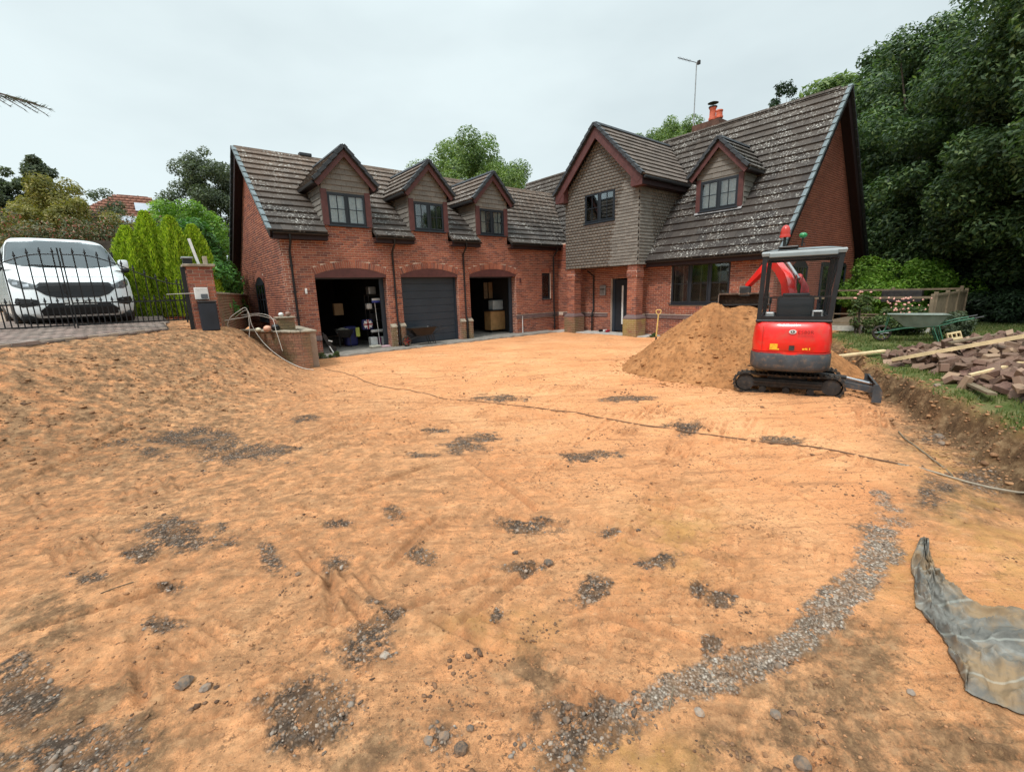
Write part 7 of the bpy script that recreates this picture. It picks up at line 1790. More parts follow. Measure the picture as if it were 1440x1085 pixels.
# ---- wheelbarrows
def wheelbarrow(label, loc, rz, mt, mf, mw, load=None):
    """wheel at +x, handles at -x"""
    w = thing('wheelbarrow', label, 'wheelbarrow', loc, rz)
    top = [(.62, -.20), (.62, .20), (.20, .33), (-.42, .33), (-.46, .28), (-.46, -.28), (-.42, -.33), (.20, -.33)]
    bot = [(.30, -.13), (.30, .13), (.10, .18), (-.26, .18), (-.28, .16), (-.28, -.16), (-.26, -.18), (.10, -.18)]
    rw_ = lambda pl_, z, k=1: [Vector((x*k+(1-k)*.0, y*k, z)) for x, y in pl_+pl_[:1]]
    m = MB(); m.grid([rw_(top, .66, 1.03), rw_(top, .665), rw_(bot, .36), rw_(bot, .372, .97), rw_(top, .655, .975)]); m.add(rw_(bot, .37)[:8], [tuple(range(8))]); m.build('tray', mt, w, 40)
    for s in (-1, 1):
        MB().tube([(.78, s*.05, .20), (.30, s*.14, .33), (-.30, s*.19, .40), (-.60, s*.24, .52), (-.98, s*.27, .62)], .016, 8).build('handle_tube', mf, w, 60)
        MB().tube([(-.85, s*.262, .585), (-.99, s*.272, .622)], .021, 8).build('grip', M_BLACK, w, 60)
        MB().tube([(-.20, s*.18, .38), (-.34, s*.20, .02), (-.42, s*.19, .015), (-.30, s*.19, .40)], .013, 8).build('leg', mf, w, 60)
        MB().tube([(.60, s*.17, .64), (.66, s*.07, .22)], .010, 6).build('strut', mf, w, 60)
    wh = MB(); ts = []
    for i in range(25): t = 2*math.pi*i/24; ts.append((.70+.165*math.cos(t), 0, .195+.165*math.sin(t)))
    wh.tube(ts, .030, 8, cap=False); wo_ = wh.build('wheel', M_RUBBER, w, 60)
    h = MB(); h.tube([(.70, -.06, .195), (.70, .06, .195)], .03, 10)
    for i in range(6): t = math.pi*i/3; h.tube([(.70, 0, .195), (.70+.15*math.cos(t), 0, .195+.15*math.sin(t))], .012, 6)
    h.build('rim', mw, wo_, 60)
    if load: 
        rows = [[Vector((-.40+.95*i/10, -.26+.52*j/8, .60+.10*math.sin(i*.3)*math.sin(j*.4)+.03*random.random())) for i in range(11)] for j in range(9)]
        MB().grid(rows).build('load', load, w)
    return w
gzl = lambda x, y: float(ground_z(np.array([x]), np.array([y]), False)[0])
M_GREENB = simple('green_barrow', (.17, .20, .17), .5, .25, 6, dirt=(.22, .2, .16, 1), dirtamt=.6)
M_GREENF = simple('green_frame', (.035, .12, .07), .5, .3, 8)
wheelbarrow('pale green wheelbarrow standing on the lawn in front of the roses', (-1.10, -13.33, gzl(-1.1, -13.3)+.01), R(106), M_GREENB, M_GREENF, M_GALV)
wheelbarrow('black wheelbarrow with a red wheel hub in front of the closed garage door', (-7.55, -.42, .0), R(183), M_BLACK, M_BLACK, M_REDDARK)
M_CANVAS = simple('rubble_sack', (.35, .33, .27), .9, .3, 8)
wheelbarrow('wheelbarrow loaded with a grey sheet inside the left open garage', (-9.80, 1.6, 0), R(75), M_STEEL, M_STEEL, M_GALV, M_CANVAS)

# ---- deck with railings
DX0, DX1, DY0, DY1, DZ = 1.15, 5.7, -13.2, -9.95, .52
deck = thing('timber_deck', 'raised garden deck with a pale edge board beside the gable end', 'deck', (DX0, DY0, 0))
DM = Matrix.Translation((-DX0, -DY0, 0))
k = 0; y = DY0
while y < DY1: 
    if y < DY0+2.95: MB().bbox(DX0, DX1, y, y+.135, DZ-.03, DZ, .006, DM).build('deck_board', M_WOOD, deck)
    y += .142
MB().box(DX0-.03, DX0-.002, DY0, DY1, DZ-.16, DZ-.004, DM).build('edge_board', simple('pale_painted_wood', (.42, .40, .35), .7, .2, 5, dirt=(.2, .18, .12, 1)), deck)
for y in (DY0+.1, -11.6, -10.1): MB().box(DX0+.02, DX0+.12, y, y+.1, 0, DZ-.05, DM).build('post', M_WOOD, deck)
MB().box(DX0-.35, DX0-.05, -11.4, -10.3, .20, .25, DM).build('step', M_WOOD, deck); 
for y in (-11.38, -10.36): MB().box(DX0-.33, DX0-.06, y, y+.04, .0, .20, DM).build('step_side', M_WOOD, deck)
def railing(p0, p1, z0, h, label, solid=False, sp=.13):
    r = thing('railing', label, 'railing', (*p0, z0)); d = Vector((p1[0]-p0[0], p1[1]-p0[1], 0)); L = d.length; d.normalize()
    for z, hh in ((h-.03, .06), (.08, .05)): MB().bar(Vector((0, 0, z)), d*L+Vector((0, 0, z)), .07 if z > .5 else .04, hh).build('rail', M_WOOD, r)
    n_ = max(1, round(L/1.5))
    for i in range(n_+1): q = d*(L*i/n_); MB().bbox(q.x-.045, q.x+.045, q.y-.045, q.y+.045, -.4, h+.06, .01).build('post', M_WOOD, r)
    m_ = int(L/sp)
    for i in range(1, m_):
        q = d*(L*i/m_)
        if solid: MB().bar(q+Vector((0, 0, .10)), q+Vector((0, 0, h-.06)), .018, sp*.94, d).build('board', M_WOOD, r)
        else: MB().bar(q+Vector((0, 0, .10)), q+Vector((0, 0, h-.06)), .042, .042).build('baluster', M_WOOD, r)
railing((DX0+.05, DY1), (DX0+.05, DY0+.05), DZ, .86, 'near timber railing of the deck facing the lawn')
railing((DX1, DY1+.3), (DX1, DY0), DZ, 1.0, 'far timber railing of the deck in front of the shrub')
railing((DX0+.1, DY0), (DX1, DY0-.12), DZ, .92, 'boarded side railing of the deck at its right end', True, .15)
tag(MB().bbox(DX1-.5, DX1-.2, -12.3, -11.2, DZ+.55, DZ+.95, .02).build('garden_bench', M_STEEL, None), 'dark bench back standing at the far railing of the deck', 'bench')
# rose bush
ros = bush('rose_bush', 'rose bush with pink blooms in front of the deck railing', 'rose bush', (.45, -12.65, .36), .40, .62, .80, G_ROSE, 9000, .05, 40, .17, 31)
fl_ = []
for i in range(40):
    a = random.uniform(0, 6.28); k = random.uniform(.2, 1); z = .55+.45*random.random(); p = Vector((.40*k*math.cos(a)-.12, .62*k*math.sin(a), z+.02))
    bm = bmesh.new(); bmesh.ops.create_icosphere(bm, subdivisions=1, radius=random.uniform(.016, .034)); 
    for v in bm.verts: v.co += p
    me_ = MB(); fl_.append(me_); bm.verts.index_update(); me_.add([v.co.copy() for v in bm.verts], [[v.index for v in f.verts] for f in bm.faces]); bm.free(); me_.build('bloom', M_PETAL, ros)
bush('rose_bush', 'tall thin rose with blooms above the deck post, left of the main rose bush', 'rose bush', (.55, -11.75, .36), .22, .25, 1.15, G_ROSE, 2200, .05, 14, .14, 33)
rs2 = [o for o in scene.objects if o.name.startswith('rose_bush.001')][0]
for i in range(12):
    p = Vector((random.uniform(-.2, .1), random.uniform(-.2, .2), random.uniform(.8, 1.2))); MB().lathe([(.008, -.02), (.03, -.01), (.034, .01), (.012, .025)], p, 8).build('bloom', M_PETAL, rs2, 50)
bush('garden_plant', 'low straggly plant with dry flower heads right of the green wheelbarrow', 'plant', (-.2, -13.85, .38), .35, .35, .62, G_GREY, 3500, .045, 20, .14, 35)
bush('deck_shrub', 'broad dome of bright green shrub behind the deck', 'shrub', (7.6, -11.2, .3), 1.7, 2.2, 2.25, G_BRIGHT, 30000, .075, 70, .48, 37)
bush('conifer_shrub', 'dark low shrub beyond the right end of the deck', 'shrub', (6.4, -14.2, .3), 1.3, 1.2, 1.0, G_DEEP, 9000, .08, 40, .3, 38)

# ---- woodland on the right
WG = 'woodland trees right of the house'
T_ = [('big near oak whose boughs hang over the rubble at the right edge', (6.4, -15.6), 12.5, 3.9, 1.6, G_DARK, 110000, .10, 150, .85, 41),
 ('tall oak directly behind the deck', (9.6, -13.2), 10.9, 3.5, .6, G_DARK, 95000, .11, 140, .85, 42),
 ('broad oak with sky showing through its top, right of the house gable', (12.4, -10.4), 12.2, 3.6, .4, G_DARK, 80000, .12, 130, .85, 43),
 ('tree close behind the gable end of the main roof', (16.6, -7.2), 13.4, 3.8, 1.0, G_DARK, 45000, .17, 80, 1.1, 44),
 ('tree behind the roof ridge near the gable top', (20.6, -3.6), 14.2, 3.6, 3, G_MID, 30000, .2, 60, 1.0, 45)]
for lb, (x, y), H, rx, z0, mat, nl, ls, nc, cr, sd_ in T_:
    tree('oak_tree', lb, 'tree', (x, y, .3), H, rx, z0, mat, nl, ls, nc, cr, sd_, .3, WG)
base_trees = [o for o in scene.objects if o.name.startswith('oak_tree') and o.parent is None]
for i, (x, y, s, lb) in enumerate([(14.5, -14.6, 1.0, 'dark tree deep in the wood behind the near oak'), (18.5, -11.5, 1.08, 'dark tree deep in the wood between the two tallest oaks'), (12.5, -17.5, 1.02, 'dark tree in the wood at the far right edge'), (23.5, -8.5, 1.1, 'distant dark tree at the back of the wood'), (9.5, -18.0, .95, 'oak at the right edge behind the rubble heap'), (22.5, -15, 1.1, 'distant dark tree at the back right of the wood')]):
    c = copy_tree(base_trees[i % 4]); c.location = (x, y, .3); s *= .92; c.scale = (s, s, s); c.rotation_euler = (0, 0, i*1.3); c['label'] = lb
us = []
for i in range(46):
    us.append((random.uniform(9.5, 24), random.uniform(-22, -8), .3+random.uniform(.3, 2.2)))
tag(leaf_obj('undergrowth', leaves(us, [random.uniform(.9, 1.7) for _ in us], 42000, .17, 51), G_DEEP), 'dark undergrowth below the woodland trees', kind='stuff')
tag(leaf_obj('far_wood', leaves([(random.uniform(22, 48), random.uniform(-46, -4), random.uniform(0, 8)) for _ in range(150)], [random.uniform(1.6, 3.2) for _ in range(150)], 36000, .42, 52), G_DEEP), 'far wood closing the view between the trunks', kind='stuff')
tree('sapling', 'thin dark tree top poking above the main ridge', 'tree', (24.5, .3, .3), 16.6, .9, 12.5, G_DEEP, 1500, .15, 22, .34, 56, .12)
# ---- trees behind the garage wing
tree('ash_tree', 'big pale green round tree behind the garage roof', 'tree', (6.3, 16.2, 0), 13.6, 5.3, 2.5, G_MID, 110000, .13, 190, .95, 61, .32)
tree('ash_tree', 'pale green tree top just behind the bay roof ridge', 'tree', (26.8, 11.8, 0), 17.5, 4.4, 10, G_MID, 30000, .16, 110, .75, 62, .3)
tree('ash_tree', 'grey-green tree left of the garage gable roof', 'tree', (-11.9, 13.6, 1), 8.3, 2.5, .4, G_GREY, 70000, .085, 190, .48, 63, .2)
bush('bright_shrub', 'fresh bright green shrub in front of the grey-green tree', 'shrub', (-13.5, 9.6, 1.2), 1.7, 1.2, 5.0, G_BRIGHT, 30000, .08, 80, .5, 64)
bush('laurel_bush', 'glossy laurel filling the gap between the pier and the gable', 'shrub', (-14.0, 4.4, 1.2), 1.1, 1.5, 3.6, G_LAUREL, 22000, .10, 70, .45, 65)
bush('laurel_bush', 'second glossy laurel behind the garden wall close to the gable end', 'shrub', (-13.35, 6.6, 1.1), .95, 1.0, 3.3, G_LAUREL, 14000, .10, 50, .42, 67)
bush('ivy_mass', 'dark glossy leaves hanging over the low wall beside the gable', 'shrub', (-13.75, 1.6, 1.3), .45, 1.5, 1.7, G_LAUREL, 9000, .08, 36, .3, 66)
# ---- lime conifers
def sprays(H, r, n, seed):
    """upright feathery sprays filling a flame-shaped column"""
    q = np.random.default_rng(seed); z = .05+(H-.12)*q.uniform(0, 1, n)**.9; a = q.uniform(0, 2*np.pi, n)
    lob = 1+.16*np.sin(a*5+z*1.1+seed)+.12*np.sin(a*9-z*2.3); w = r*np.clip(1-(z/H)**3.4, .04, 1)*(.80+.25*np.clip(z/.5, 0, 1))*lob
    rad = w*(.62+.42*q.uniform(0, 1, n)**.5); p = np.stack([rad*np.cos(a), rad*np.sin(a), z], -1)
    out = np.stack([np.cos(a), np.sin(a), np.zeros(n)], -1); t = out*.45+np.array([0, 0, 1.0])+q.normal(size=(n, 3))*.28; t /= np.linalg.norm(t, axis=1)[:, None]
    b = np.cross(t, out+q.normal(size=(n, 3))*.9); b /= np.linalg.norm(b, axis=1)[:, None]; s = (.055+.05*q.uniform(0, 1, n))[:, None]
    return np.stack([p-b*s*.13, p+b*s*.13, p+t*s+b*s*.10, p+t*s-b*s*.10], 1).reshape(-1, 3)
for i, (x, y, H, r) in enumerate([(-15.54, .62, 2.50, .37), (-15.08, .85, 2.95, .38), (-14.56, .62, 2.82, .40), (-14.06, .75, 2.65, .38)]):
    t = thing('lime_conifer', ['leftmost of the four lime green conifers, nearest the van', 'second and tallest of the four lime green conifers', 'third of the four lime green conifers', 'rightmost of the four lime green conifers, next to the pier'][i], 'conifer', (x, y, 1.38), 0, 'lime conifers behind the gate')
    c = []; rad = []
    for k in range(110):
        z = .08+(H-.15)*k/109; w = r*(1-.90*(z/H)**3.2)*(.80+.3*random.random()); a = k*2.4
        c.append((w*.62*math.cos(a), w*.62*math.sin(a), z)); rad.append(max(.07, w*.5))
    MB().tube([(0, 0, -.1), (0, 0, H*.8)], [.05, .015], 8).build('trunk', M_BARK, t)
    rr_ = np.random.default_rng(70+i); V = sprays(H, r*1.12, 17000, 70+i); leaf_obj('foliage', V, G_LIME, t)
# ---- hedge, far trees and the neighbour's roof on the left
t = thing('hedge', 'clipped hedge with red young leaves behind the van', 'hedge', (-16.6, 6.2, 1.3)); c = [(random.uniform(-2.0, 2.35), random.uniform(-.55, .55), random.uniform(.2, 3.35)) for _ in range(190)]
MB().box(-1.7, 2.2, -.35, .35, 0, 2.7).build('branches', M_BARK, t)
leaf_obj('foliage', leaves(c, [random.uniform(.25, .38) for _ in c], 34000, .06, 80, .9), G_HEDGE, t)
tree('willow_tree', 'yellow-green spreading tree behind the hedge', 'tree', (-18.2, 18.4, 1.4), 6.9, 2.8, .6, G_YEL, 52000, .10, 150, .5, 81, .2, droop=.6)
tree('pine_tree', 'dark pine left of the yellow-green tree, at the left edge', 'tree', (-24.6, 37, 1), 11.0, 2.4, 1, G_GREY, 20000, .2, 90, .7, 82, .25)
tree('pine_tree', 'dark pointed pine rising behind the yellow-green tree', 'tree', (-20.8, 39.2, 1), 12.6, 1.8, 1, G_GREY, 20000, .2, 90, .65, 83, .25)
tree('pine_tree', 'dark pine between the two others at the far left', 'tree', (-22.9, 40.5, 1), 11.4, 2.0, 1, G_GREY, 16000, .2, 80, .7, 84, .25)
tree('birch_tree', 'thin reddish tree at the left edge below the pines', 'tree', (-20.6, 21.5, 1.2), 5.6, 1.6, .6, leaf_mat('brown_leaf', [(0, (.10, .075, .05)), (1, (.24, .17, .12))]), 12000, .10, 40, .5, 85, .12)
tree('birch_tree', 'slim pale tree between the yellow-green tree and the tiled roof', 'tree', (-16.6, 26.5, 1.2), 8.3, 1.5, 4.0, G_GREY, 5000, .12, 24, .5, 86, .12)
for i, (x, y, H, lb) in enumerate([(-15.2, 40, 10.6, 'left of the bare-topped trees behind the tiled roof'), (-12.2, 42, 10.9, 'right of the bare-topped trees behind the tiled roof'), (-17.4, 44, 9.6, 'low hazy tree left of the tiled roof')]):
    tree('distant_tree', lb, 'tree', (x, y, 1), H, 1.9, 3, G_GREY, 8000, .2, 34, .7, 87+i, .15)
tag(leaf_obj('distant_hedge', leaves([(random.uniform(-34, -8), random.uniform(38, 56), random.uniform(1, 6.5)) for _ in range(90)], [random.uniform(1, 2) for _ in range(90)], 22000, .3, 95), G_GREY), 'belt of distant greenery behind the neighbour roof', kind='stuff')
nh = thing('neighbour_house', 'bungalow roof with brown tiles and two solar panels showing over the hedge', 'house', (-15.3, 31.5, .45))
hw, hd, e, rr_ = 5.0, 4.2, 6.0, 8.9
m = MB(); m.box(-hw+.4, hw-.4, -hd+.4, hd-.4, 0, e); m.build('wall', M_BRICK, nh)
A0, A1_, A2, A3 = Vector((-hw, -hd, e)), Vector((hw, -hd, e)), Vector((hw, hd, e)), Vector((-hw, hd, e)); Rg0, Rg1 = Vector((-.6, 0, rr_+.6)), Vector((1.4, 0, rr_+.6))
m = MB(); m.add([A0, A1_, A2, A3, Rg0, Rg1], [(0, 1, 5, 4), (1, 2, 5), (2, 3, 4, 5), (3, 0, 4)]); nr = m.build('roof', M_HANG_D, nh)
M_NT = simple('neighbour_tile', (.20, .085, .055), .85, .35, 3)
def tri_rows(O, a, s, n_, L, S, x0f, x1f, parent):
    def mk(u0, u1, v): a_, b_ = x0f(v/S), x1f(v/S); return [(max(u0, a_), min(u1, b_))] if min(u1, b_) > max(u0, a_) else []
    place_at('roof_tile', tiled_slope('t', O, a, s, n_, L, S, .36, .34, mk, M_NT, parent), M_NT, parent, 60, V=BOX_V, F=BOX_F)
bpy.context.view_layer.update()
NHO = Vector(nh.location)
sF_ = (Vector((0, hd, rr_+.6-e))).normalized(); nF_ = Vector((0, -(rr_+.6-e), hd)).normalized(); S_ = math.hypot(hd, rr_+.6-e)
tri_rows(NHO+A0, X_, sF_, nF_, 2*hw, S_, lambda k: k*(hw-.6), lambda k: 2*hw-k*(hw-1.4), nr)
sL_ = Vector((hw-.6, 0, rr_+.6-e)).normalized(); nL_ = Vector((-(rr_+.6-e), 0, hw-.6)).normalized(); SL_ = math.hypot(hw-.6, rr_+.6-e)
tri_rows(NHO+A3, -Y_, sL_, nL_, 2*hd, SL_, lambda k: k*hd, lambda k: 2*hd-k*hd, nr)
M_PV = simple('solar_panel', (.28, .30, .34), .15, .1, 2, spec=.9)
for (u0, u1, v0, v1) in ((3.3, 6.6, 1.35, 2.4), (5.4, 7.4, 3.2, 4.3)):
    q = [A0+X_*u+sF_*v+nF_*.16 for u, v in ((u0, v0), (u1, v0), (u1, v1), (u0, v1))]; q2 = [p-nF_*.05 for p in q]
    MB().add(q+q2, [(0,1,2,3),(7,6,5,4),(0,4,5,1),(1,5,6,2),(2,6,7,3),(3,7,4,0)]).build('solar_panel', M_PV, nh)
# ---- spruce at the left edge: only one bough reaches into the picture
sprc = thing('spruce_tree', 'spruce whose single bough tip reaches in from the left edge against the sky', 'tree', (-19.4, -9.2, .2))
MB().tube([(0, 0, -.5), (.05, 0, 3), (0, .05, 7.5)], [.16, .12, .03], 10).build('trunk', M_BARK, sprc, 60)
nd = MB(); nd2 = []
def bough(tip, base, n_tw=26, L=.5):
    base, tip = Vector(base), Vector(tip); d = (tip-base); m_ = base.lerp(tip, .5)+Vector((0, 0, .15))
    nd.tube([base, m_, tip], [.03, .018, .006], 6)
    for i in range(n_tw):
        t = .25+.75*i/n_tw; p = base.lerp(tip, t)+Vector((0, 0, .15*4*t*(1-t)*.5)); s = 1 if i % 2 else -1; dn = d.normalized()
        sd_ = dn.cross(Z_).normalized(); e_ = p+(dn*.8+sd_*s*.7*random.uniform(.5, 1)+Vector((0, 0, -.35))).normalized()*L*(1-.55*t)
        nd.tube([p, e_], [.006, .003], 4)
        for k in range(34):
            q = p.lerp(e_, k/33); ang = random.uniform(0, 6.28); nv = (sd_*math.cos(ang)+Z_*math.sin(ang)+dn*.9).normalized()*.035
            w_ = nv.cross(Z_).normalized()*.004; nd2.extend([q-w_, q+w_, q+nv+w_*.3, q+nv-w_*.3])
bpy.context.view_layer.update()
bp = Vector(sprc.location)
tipw = Vector((-15.95, -8.99, 3.76))
bough(tipw-bp, (0.02, 0, 3.75), 60, .42)
for k, (tx2, ty2, z) in enumerate([(-1.2, -1.4, 5.4), (-1.6, .9, 4.6), (-1.0, -1.6, 3.6), (-.4, 1.9, 5.0), (-1.5, 0, 6.0), (-1.3, 1.2, 3.4)]): bough((tx2, ty2, z-.2), (0, 0, z), 20)
nd.build('boughs', M_BARK, sprc)
leaf_obj('needles', np.array([list(v) for v in nd2]), G_DEEP, sprc)
# ================================================================== SMALL THINGS
# old cable lying across the yard
def on_ground(pts, r, label, mat, name='cable', dz=.006, cat='cable'):
    q = []
    for i in range(len(pts)-1):
        a, b = Vector(pts[i]), Vector(pts[i+1]); n_ = max(2, int((b-a).length/.15))
        for k in range(n_): 
            p = a.lerp(b, k/n_); q.append((p.x+.03*math.sin(p.y*2.3)+.012*math.sin(p.y*9), p.y+.02*math.sin(p.x*5), 0))
    q.append((*pts[-1], 0)); q = [Vector((x, y, gz(x, y)+dz)) for x, y, _ in q]
    s = [q[0]]+[(q[i-1]+q[i]*2+q[i+1])/4+Vector((0, 0, .004)) for i in range(1, len(q)-1)]+[q[-1]]
    tag(MB().tube(s, r, 6).build(name, mat, None, 60), label, cat)
on_ground([(-12.0, -3.3), (-11.84, -6.33), (-11.43, -8.84), (-10.98, -10.0)], .006, 'old brown cable running over the sand from the retaining wall, first length', M_STRING)
on_ground([(-10.98, -10.0), (-10.6, -10.83), (-10.36, -11.96), (-10.11, -12.85), (-9.9, -13.6), (-9.66, -14.09), (-9.64, -14.41), (-9.65, -14.67)], .008, 'dark cable snaking across the middle of the sand towards the trench', M_STRING)
on_ground([(-9.64, -14.62), (-9.59, -14.96), (-9.61, -15.29), (-9.66, -15.6)], .010, 'pale stretch of cable half buried by the trench at right', M_STONEBAND)
on_ground([(-8.2, -14.35), (-8.8, -14.6), (-9.5, -15.0)], .009, 'thin straight root lying in the ochre soil at right', M_WOOD, 'root', cat='root')
for (a, b, lb) in (((-13.75, -14.55), (-13.9, -14.60), 'twig on the ochre soil beside the gravel band'), ((-15.95, -11.75), (-15.8, -11.72), 'pale stick on the sand at left')):
    on_ground([a, b], .0035, lb, M_WOOD, 'twig', cat='twig')
# torn sheet of grey membrane
TARP = [[(-11.33,-15.05),(-11.26,-15.05),(-11.28,-15.07)],[(-11.74,-15.07),(-11.73,-15.13),(-11.69,-15.16)],[(-12.05,-15.13),(-12.07,-15.2),(-11.85,-15.26)],[(-12.26,-15.19),(-12.26,-15.3),(-11.98,-15.42)],[(-12.39,-15.26),(-12.39,-15.39),(-11.87,-15.66)],[(-12.59,-15.37),(-12.49,-15.52),(-12.1,-15.85)],[(-12.79,-15.42),(-12.74,-15.60),(-12.6,-15.95)]]
NU, NV = 150, 90
TA = np.array(TARP)
def cr1(A, t):
    n_ = len(A)-1; i = np.clip((t*n_).astype(int), 0, n_-1); f = t*n_-i
    P0_, P1_, P2_, P3_ = A[np.maximum(i-1, 0)], A[i], A[i+1], A[np.minimum(i+2, n_)]
    f = f.reshape(-1, *([1]*(A.ndim-1)))
    return .5*(2*P1_+(P2_-P0_)*f+(2*P0_-5*P1_+4*P2_-P3_)*f*f+(-P0_+3*P1_-3*P2_+P3_)*f**3)
R_ = cr1(TA, np.linspace(0, 1, NU)); 
S_2 = np.stack([cr1(R_[i], np.linspace(0, 1, NV)) for i in range(NU)])
TX, TY = S_2[..., 0], S_2[..., 1]; uu, vv = np.meshgrid(np.linspace(0, 1, NU), np.linspace(0, 1, NV), indexing='ij')
fold = .085*np.exp(-((vv-.22-.1*uu)/.11)**2)*smooth(.0, .12, uu)*(1-smooth(.45, .75, uu)) + .07*np.exp(-((vv-.55+.35*uu)/.10)**2)*smooth(.25, .5, uu) + .05*np.exp(-((vv-.9+.3*uu)/.07)**2)*smooth(.4, .6, uu)
rg = 1-np.abs(fbm(uu*6+vv*2, vv*4-uu*2, 1.0, 3, 101, .5))*4
fold = fold*.55 + .045*np.maximum(rg, 0)**3 + .030*np.abs(fbm(uu*16+vv*9, vv*7-uu*6, 1, 4, 102, .6))*2 + .05*fbm(uu*4, vv*3, 1, 2, 105)
edge_ = np.minimum(np.minimum(uu, 1-uu), np.minimum(vv, 1-vv))
TXn = TX+.05*fbm(uu*9, vv*4, 1, 4, 103); TYn = TY+.05*fbm(uu*11, vv*6, 1, 4, 104)
TZ = ground_z(TX, TY)+.012+np.maximum(fold, 0)*smooth(0, .04, edge_)
i_ = np.arange(TX.size).reshape(TX.shape); Ft = np.stack([i_[:-1, :-1], i_[1:, :-1], i_[1:, 1:], i_[:-1, 1:]], -1).reshape(-1, 4)
def tarp_mat():
    n = NT('membrane'); co = n.coord('World')
    c = n.ramp(n.noise(co, 5, 5, .65), [(.3, (.07, .068, .062)), (.5, (.14, .134, .118)), (.7, (.26, .25, .225))])
    c = n.mix(n.ramp(n.noise(co, 3.3, 6, .7), [(.44, (0, 0, 0)), (.62, (.85,)*3)]), c, (.26, .17, .09, 1))
    w1 = n.n('TexWave', bands_direction='DIAGONAL'); w1.inputs['Scale'].default_value = 1.6; w1.inputs['Distortion'].default_value = 4; n.l(co, w1.inputs[0])
    c = n.mix(n.ramp(w1.outputs[0], [(.985, (0, 0, 0)), (.998, (.3,)*3)]), c, (.42, .43, .38, 1))
    n.base(c); n.rough(.8); n.b.inputs['Specular IOR Level'].default_value = .2
    n.bump(n.noise(co, 45, 5, .75), .35, .006)
    return n.m
tp = np_mesh('ground_membrane', np.stack([TXn, TYn, TZ], -1).reshape(-1, 3), Ft, tarp_mat(), smooth=True); tag(tp, 'torn crumpled sheet of grey-green membrane on the soil at lower right', 'membrane')
so_ = tp.modifiers.new('thickness', 'SOLIDIFY'); so_.thickness = .0015

# ---- clutter in the left garage
def box_at(name, lb, cat, x0, x1, y0, y1, z0, z1, mat, b=.01): return tag(MB().bbox(x0, x1, y0, y1, z0, z1, b).build(name, mat, None), lb, cat)
M_BLUEP = simple('blue_plastic', (.05, .07, .32), .4); M_PURPLE = simple('dark_blue_bag', (.018, .020, .10), .6); M_PINK = simple('magenta_bottle', (.22, .03, .13), .4)
M_CARD = simple('cardboard', (.26, .17, .09), .85); M_REDCL = simple('red_cloth', (.30, .015, .025), .8)
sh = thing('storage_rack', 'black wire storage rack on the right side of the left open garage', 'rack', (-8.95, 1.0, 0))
for x in (0, .62):
    for y in (0, .4): MB().tube([(x, y, 0), (x, y, 1.9)], .012, 6).build('upright', M_STEEL, sh)
for z in (.45, .9, 1.35, 1.85): 
    MB().bbox(0, .62, 0, .4, z, z+.02, .004).build('shelf', M_STEEL, sh)
box_at('storage_tub', 'white plastic tub on the floor in the left garage', 'tub', -9.12, -8.84, .72, .98, 0, .34, M_WHITE, .03)
box_at('bottle', 'magenta bottle beside the white tub', 'bottle', -8.80, -8.70, .75, .85, 0, .32, M_PINK, .03)
box_at('storage_tub', 'small clear tub at the right of the magenta bottle', 'tub', -8.68, -8.52+.0, .74, .95, 0, .33, M_WHITE, .03)
box_at('tray', 'shallow white tray on the rack above the tubs', 'tray', -9.0, -8.5, .88, 1.02, .50, .60, M_WHITE, .03)
fg = thing('flag_cushion', 'cushion with a red, white and blue cross pattern on the garage rack', 'cushion', (-9.12, .95, .82), 0)
MB().bbox(-.20, .20, -.09, .09, -.2, .18, .05).build('cover', M_PURPLE, fg, 40)
for a_, m_, w_, o_ in ((R(40), M_WHITE, .075, .096), (R(-40), M_WHITE, .075, .096), (0, M_WHITE, .09, .1), (R(90), M_WHITE, .09, .1), (0, M_REDCL, .05, .106), (R(90), M_REDCL, .05, .106)):
    d = Vector((math.cos(a_), 0, math.sin(a_)))*.17; MB().bar(Vector((0, -o_, 0))-d, Vector((0, -o_, 0))+d, .006, w_, (0, 0, 1) if abs(a_) < 1.2 else (1, 0, 0)).build('stripe', m_, fg)
box_at('paint_tin', 'white paint tin on the middle shelf of the rack', 'tin', -9.05, -8.85, .95, 1.15, 1.37, 1.58, M_WHITE, .04)
box_at('box', 'black box on the upper shelf of the rack', 'box', -8.9, -8.55, 1.05, 1.35, .92, 1.2, M_BLACK)
box_at('box', 'cardboard box leaning at the back of the left garage', 'box', -9.8, -9.45, 2.4, 2.6, 1.15, 1.6, M_CARD)
box_at('bag', 'dark blue bag on the floor behind the barrow', 'bag', -9.75, -9.3, 1.5, 1.9, 0, .75, M_PURPLE, .08)
box_at('box', 'pale rolled sheet standing on top of the rack', 'roll', -8.92, -8.62, 1.0, 1.3, 1.9, 2.2, M_GALV, .04)
br_ = thing('broom', 'broom with a blue head and pale handle leaning upright in the left garage', 'broom', (-8.83, .60, 0))
MB().tube([(0, 0, .05), (-.03, .08, 1.62)], .012, 8).build('handle', M_WHITE, br_, 60); MB().bbox(-.14, .18, .02, .12, 1.60, 1.68, .01).build('head', M_BLUEP, br_); MB().bbox(-.13, .17, .03, .11, 1.68, 1.76, .006).build('bristles', M_WHITE, br_)
box_at('high_vis_vest', 'yellow high-visibility vest hanging on the barrow handles', 'vest', -9.42, -9.27, 1.35, 1.40, .35, .70, simple('hi_vis', (.50, .55, .12), .7), .02)
st_ = thing('golf_trolley', 'folded black trolley with white wheels at the left jamb of the left garage', 'trolley', (-10.86, .02, 0))
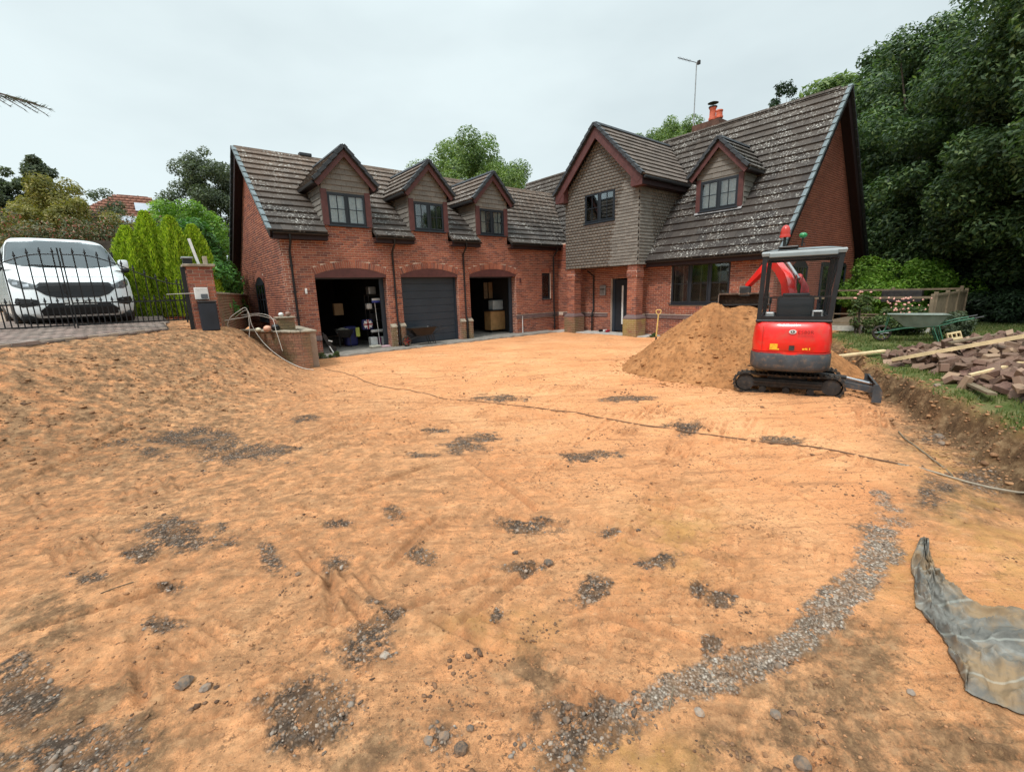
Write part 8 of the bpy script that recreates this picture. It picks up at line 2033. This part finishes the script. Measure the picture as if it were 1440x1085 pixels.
MB().bar((-.12, .02, .62), (.14, -.02, .06), .10, .12).build('frame', M_BLACK, st_); MB().bar((-.15, .02, .70), (-.02, .0, .44), .06, .05).build('handle', M_BLACK, st_); MB().lathe([(.03, -.03), (.12, -.02), (.12, .02), (.03, .03)], (.12, .0, .12), 18, 'Y').build('wheel', M_RUBBER, st_, 40)
MB().bar((-.02, -.08, .44), (.10, -.09, .40), .03, .035).build('trim', M_WHITE, st_); MB().bar((.0, -.07, .24), (.10, -.09, .02), .04, .03).build('leg', M_WHITE, st_)
sb_ = [( -8.98+.42*i/7, .28+.03*math.sin(i)) for i in range(8)]
box_at('rubble_bag', 'grey sack lying at the mouth of the left garage', 'sack', -9.35, -8.95, .12, .42, 0, .09, M_CANVAS, .04); box_at('rubble_bag', 'pink and white sheet crumpled on the slab by the brick pier', 'sheet', -8.98, -8.66, .0, .3, 0, .06, simple('pink_sheet', (.45, .30, .32), .8), .03)
# ---- right garage
cb = thing('cabinet', 'pine cabinet with a dark worktop inside the right open garage', 'cabinet', (-3.22, 1.15, 0))
MB().bbox(0, .98, 0, .5, .12, .98, .01).build('carcass', M_PINE, cb)
for i in range(9): MB().bbox(.05+i*.095, .05+i*.095+.09, -.012, .0, .16, .92, .004).build('panel', M_PINE, cb)
MB().bbox(-.06, 1.10, -.05, .55, .98, 1.03, .01).build('worktop', M_BLACK, cb); MB().bbox(.98, 1.03, -.06, -.02, 0, .98, .008).build('leg', M_WHITE, cb); MB().bbox(-.02, .04, .0, .05, 0, .12, .008).build('foot', M_BLACK, cb); MB().bbox(.86, .93, .0, .05, 0, .12, .008).build('foot', M_BLACK, cb)
box_at('plastic_crate', 'pale translucent crate on the cabinet worktop', 'crate', -3.02, -2.42, 1.2, 1.6, 1.03, 1.47, simple('frosted_plastic', (.36, .40, .40), .35), .05)
box_at('bottle', 'small bottle standing on the cabinet worktop beside the crate', 'bottle', -2.36, -2.30, 1.13, 1.19, 1.03, 1.16, M_WHITE, .015)
for i, (x, z, lb) in enumerate(((-3.0, 1.55, 'left framed panel on the wall above the crate'), (-2.72, 1.55, 'middle framed panel on the wall above the crate'))):
    box_at('wall_panel', lb, 'panel', x, x+.22, 1.9, 1.93, z, z+.75, M_CARD if i else M_WOOD)
box_at('white_post', 'white board leaning against the right jamb of the right garage', 'board', -2.46, -2.38, .42, .46, 0, 1.02, M_WHITE)
# kerb blocks by the door step and shoes at the porch
for i, (x, y) in enumerate([(-.25, -2.85), (-.2, -3.05), (-.28, -3.25)]): box_at('shoe', ['left', 'middle', 'right'][i]+' dark shoe beside the front door', 'shoe', x-.12, x+.1, y-.045, y+.045, .02, .12, [M_BLACK, M_WHITE, M_REDCL][i], .03)
# weeds at the foot of the retaining wall and slab
for i, (x, y, s, lb) in enumerate([(-11.55, -.95, .22, 'tuft of weeds at the foot of the garage corner'), (-11.0, -.92, .16, 'small weeds along the slab edge of the left garage'), (-12.0, -1.5, .2, 'weeds between the retaining wall and the slab'), (-.7, -5.75, .14, 'weeds at the base of the right porch pillar')]):
    bush('weed_tuft', lb, 'weeds', (x, y, gz(x, y)), s*1.3, s, s*.9, G_ROSE, 900, .03, 10, s*.4, 110+i)
for o in [q for q in scene.objects if q.type=='EMPTY' and not q.children and q.parent]: bpy.data.objects.remove(o)
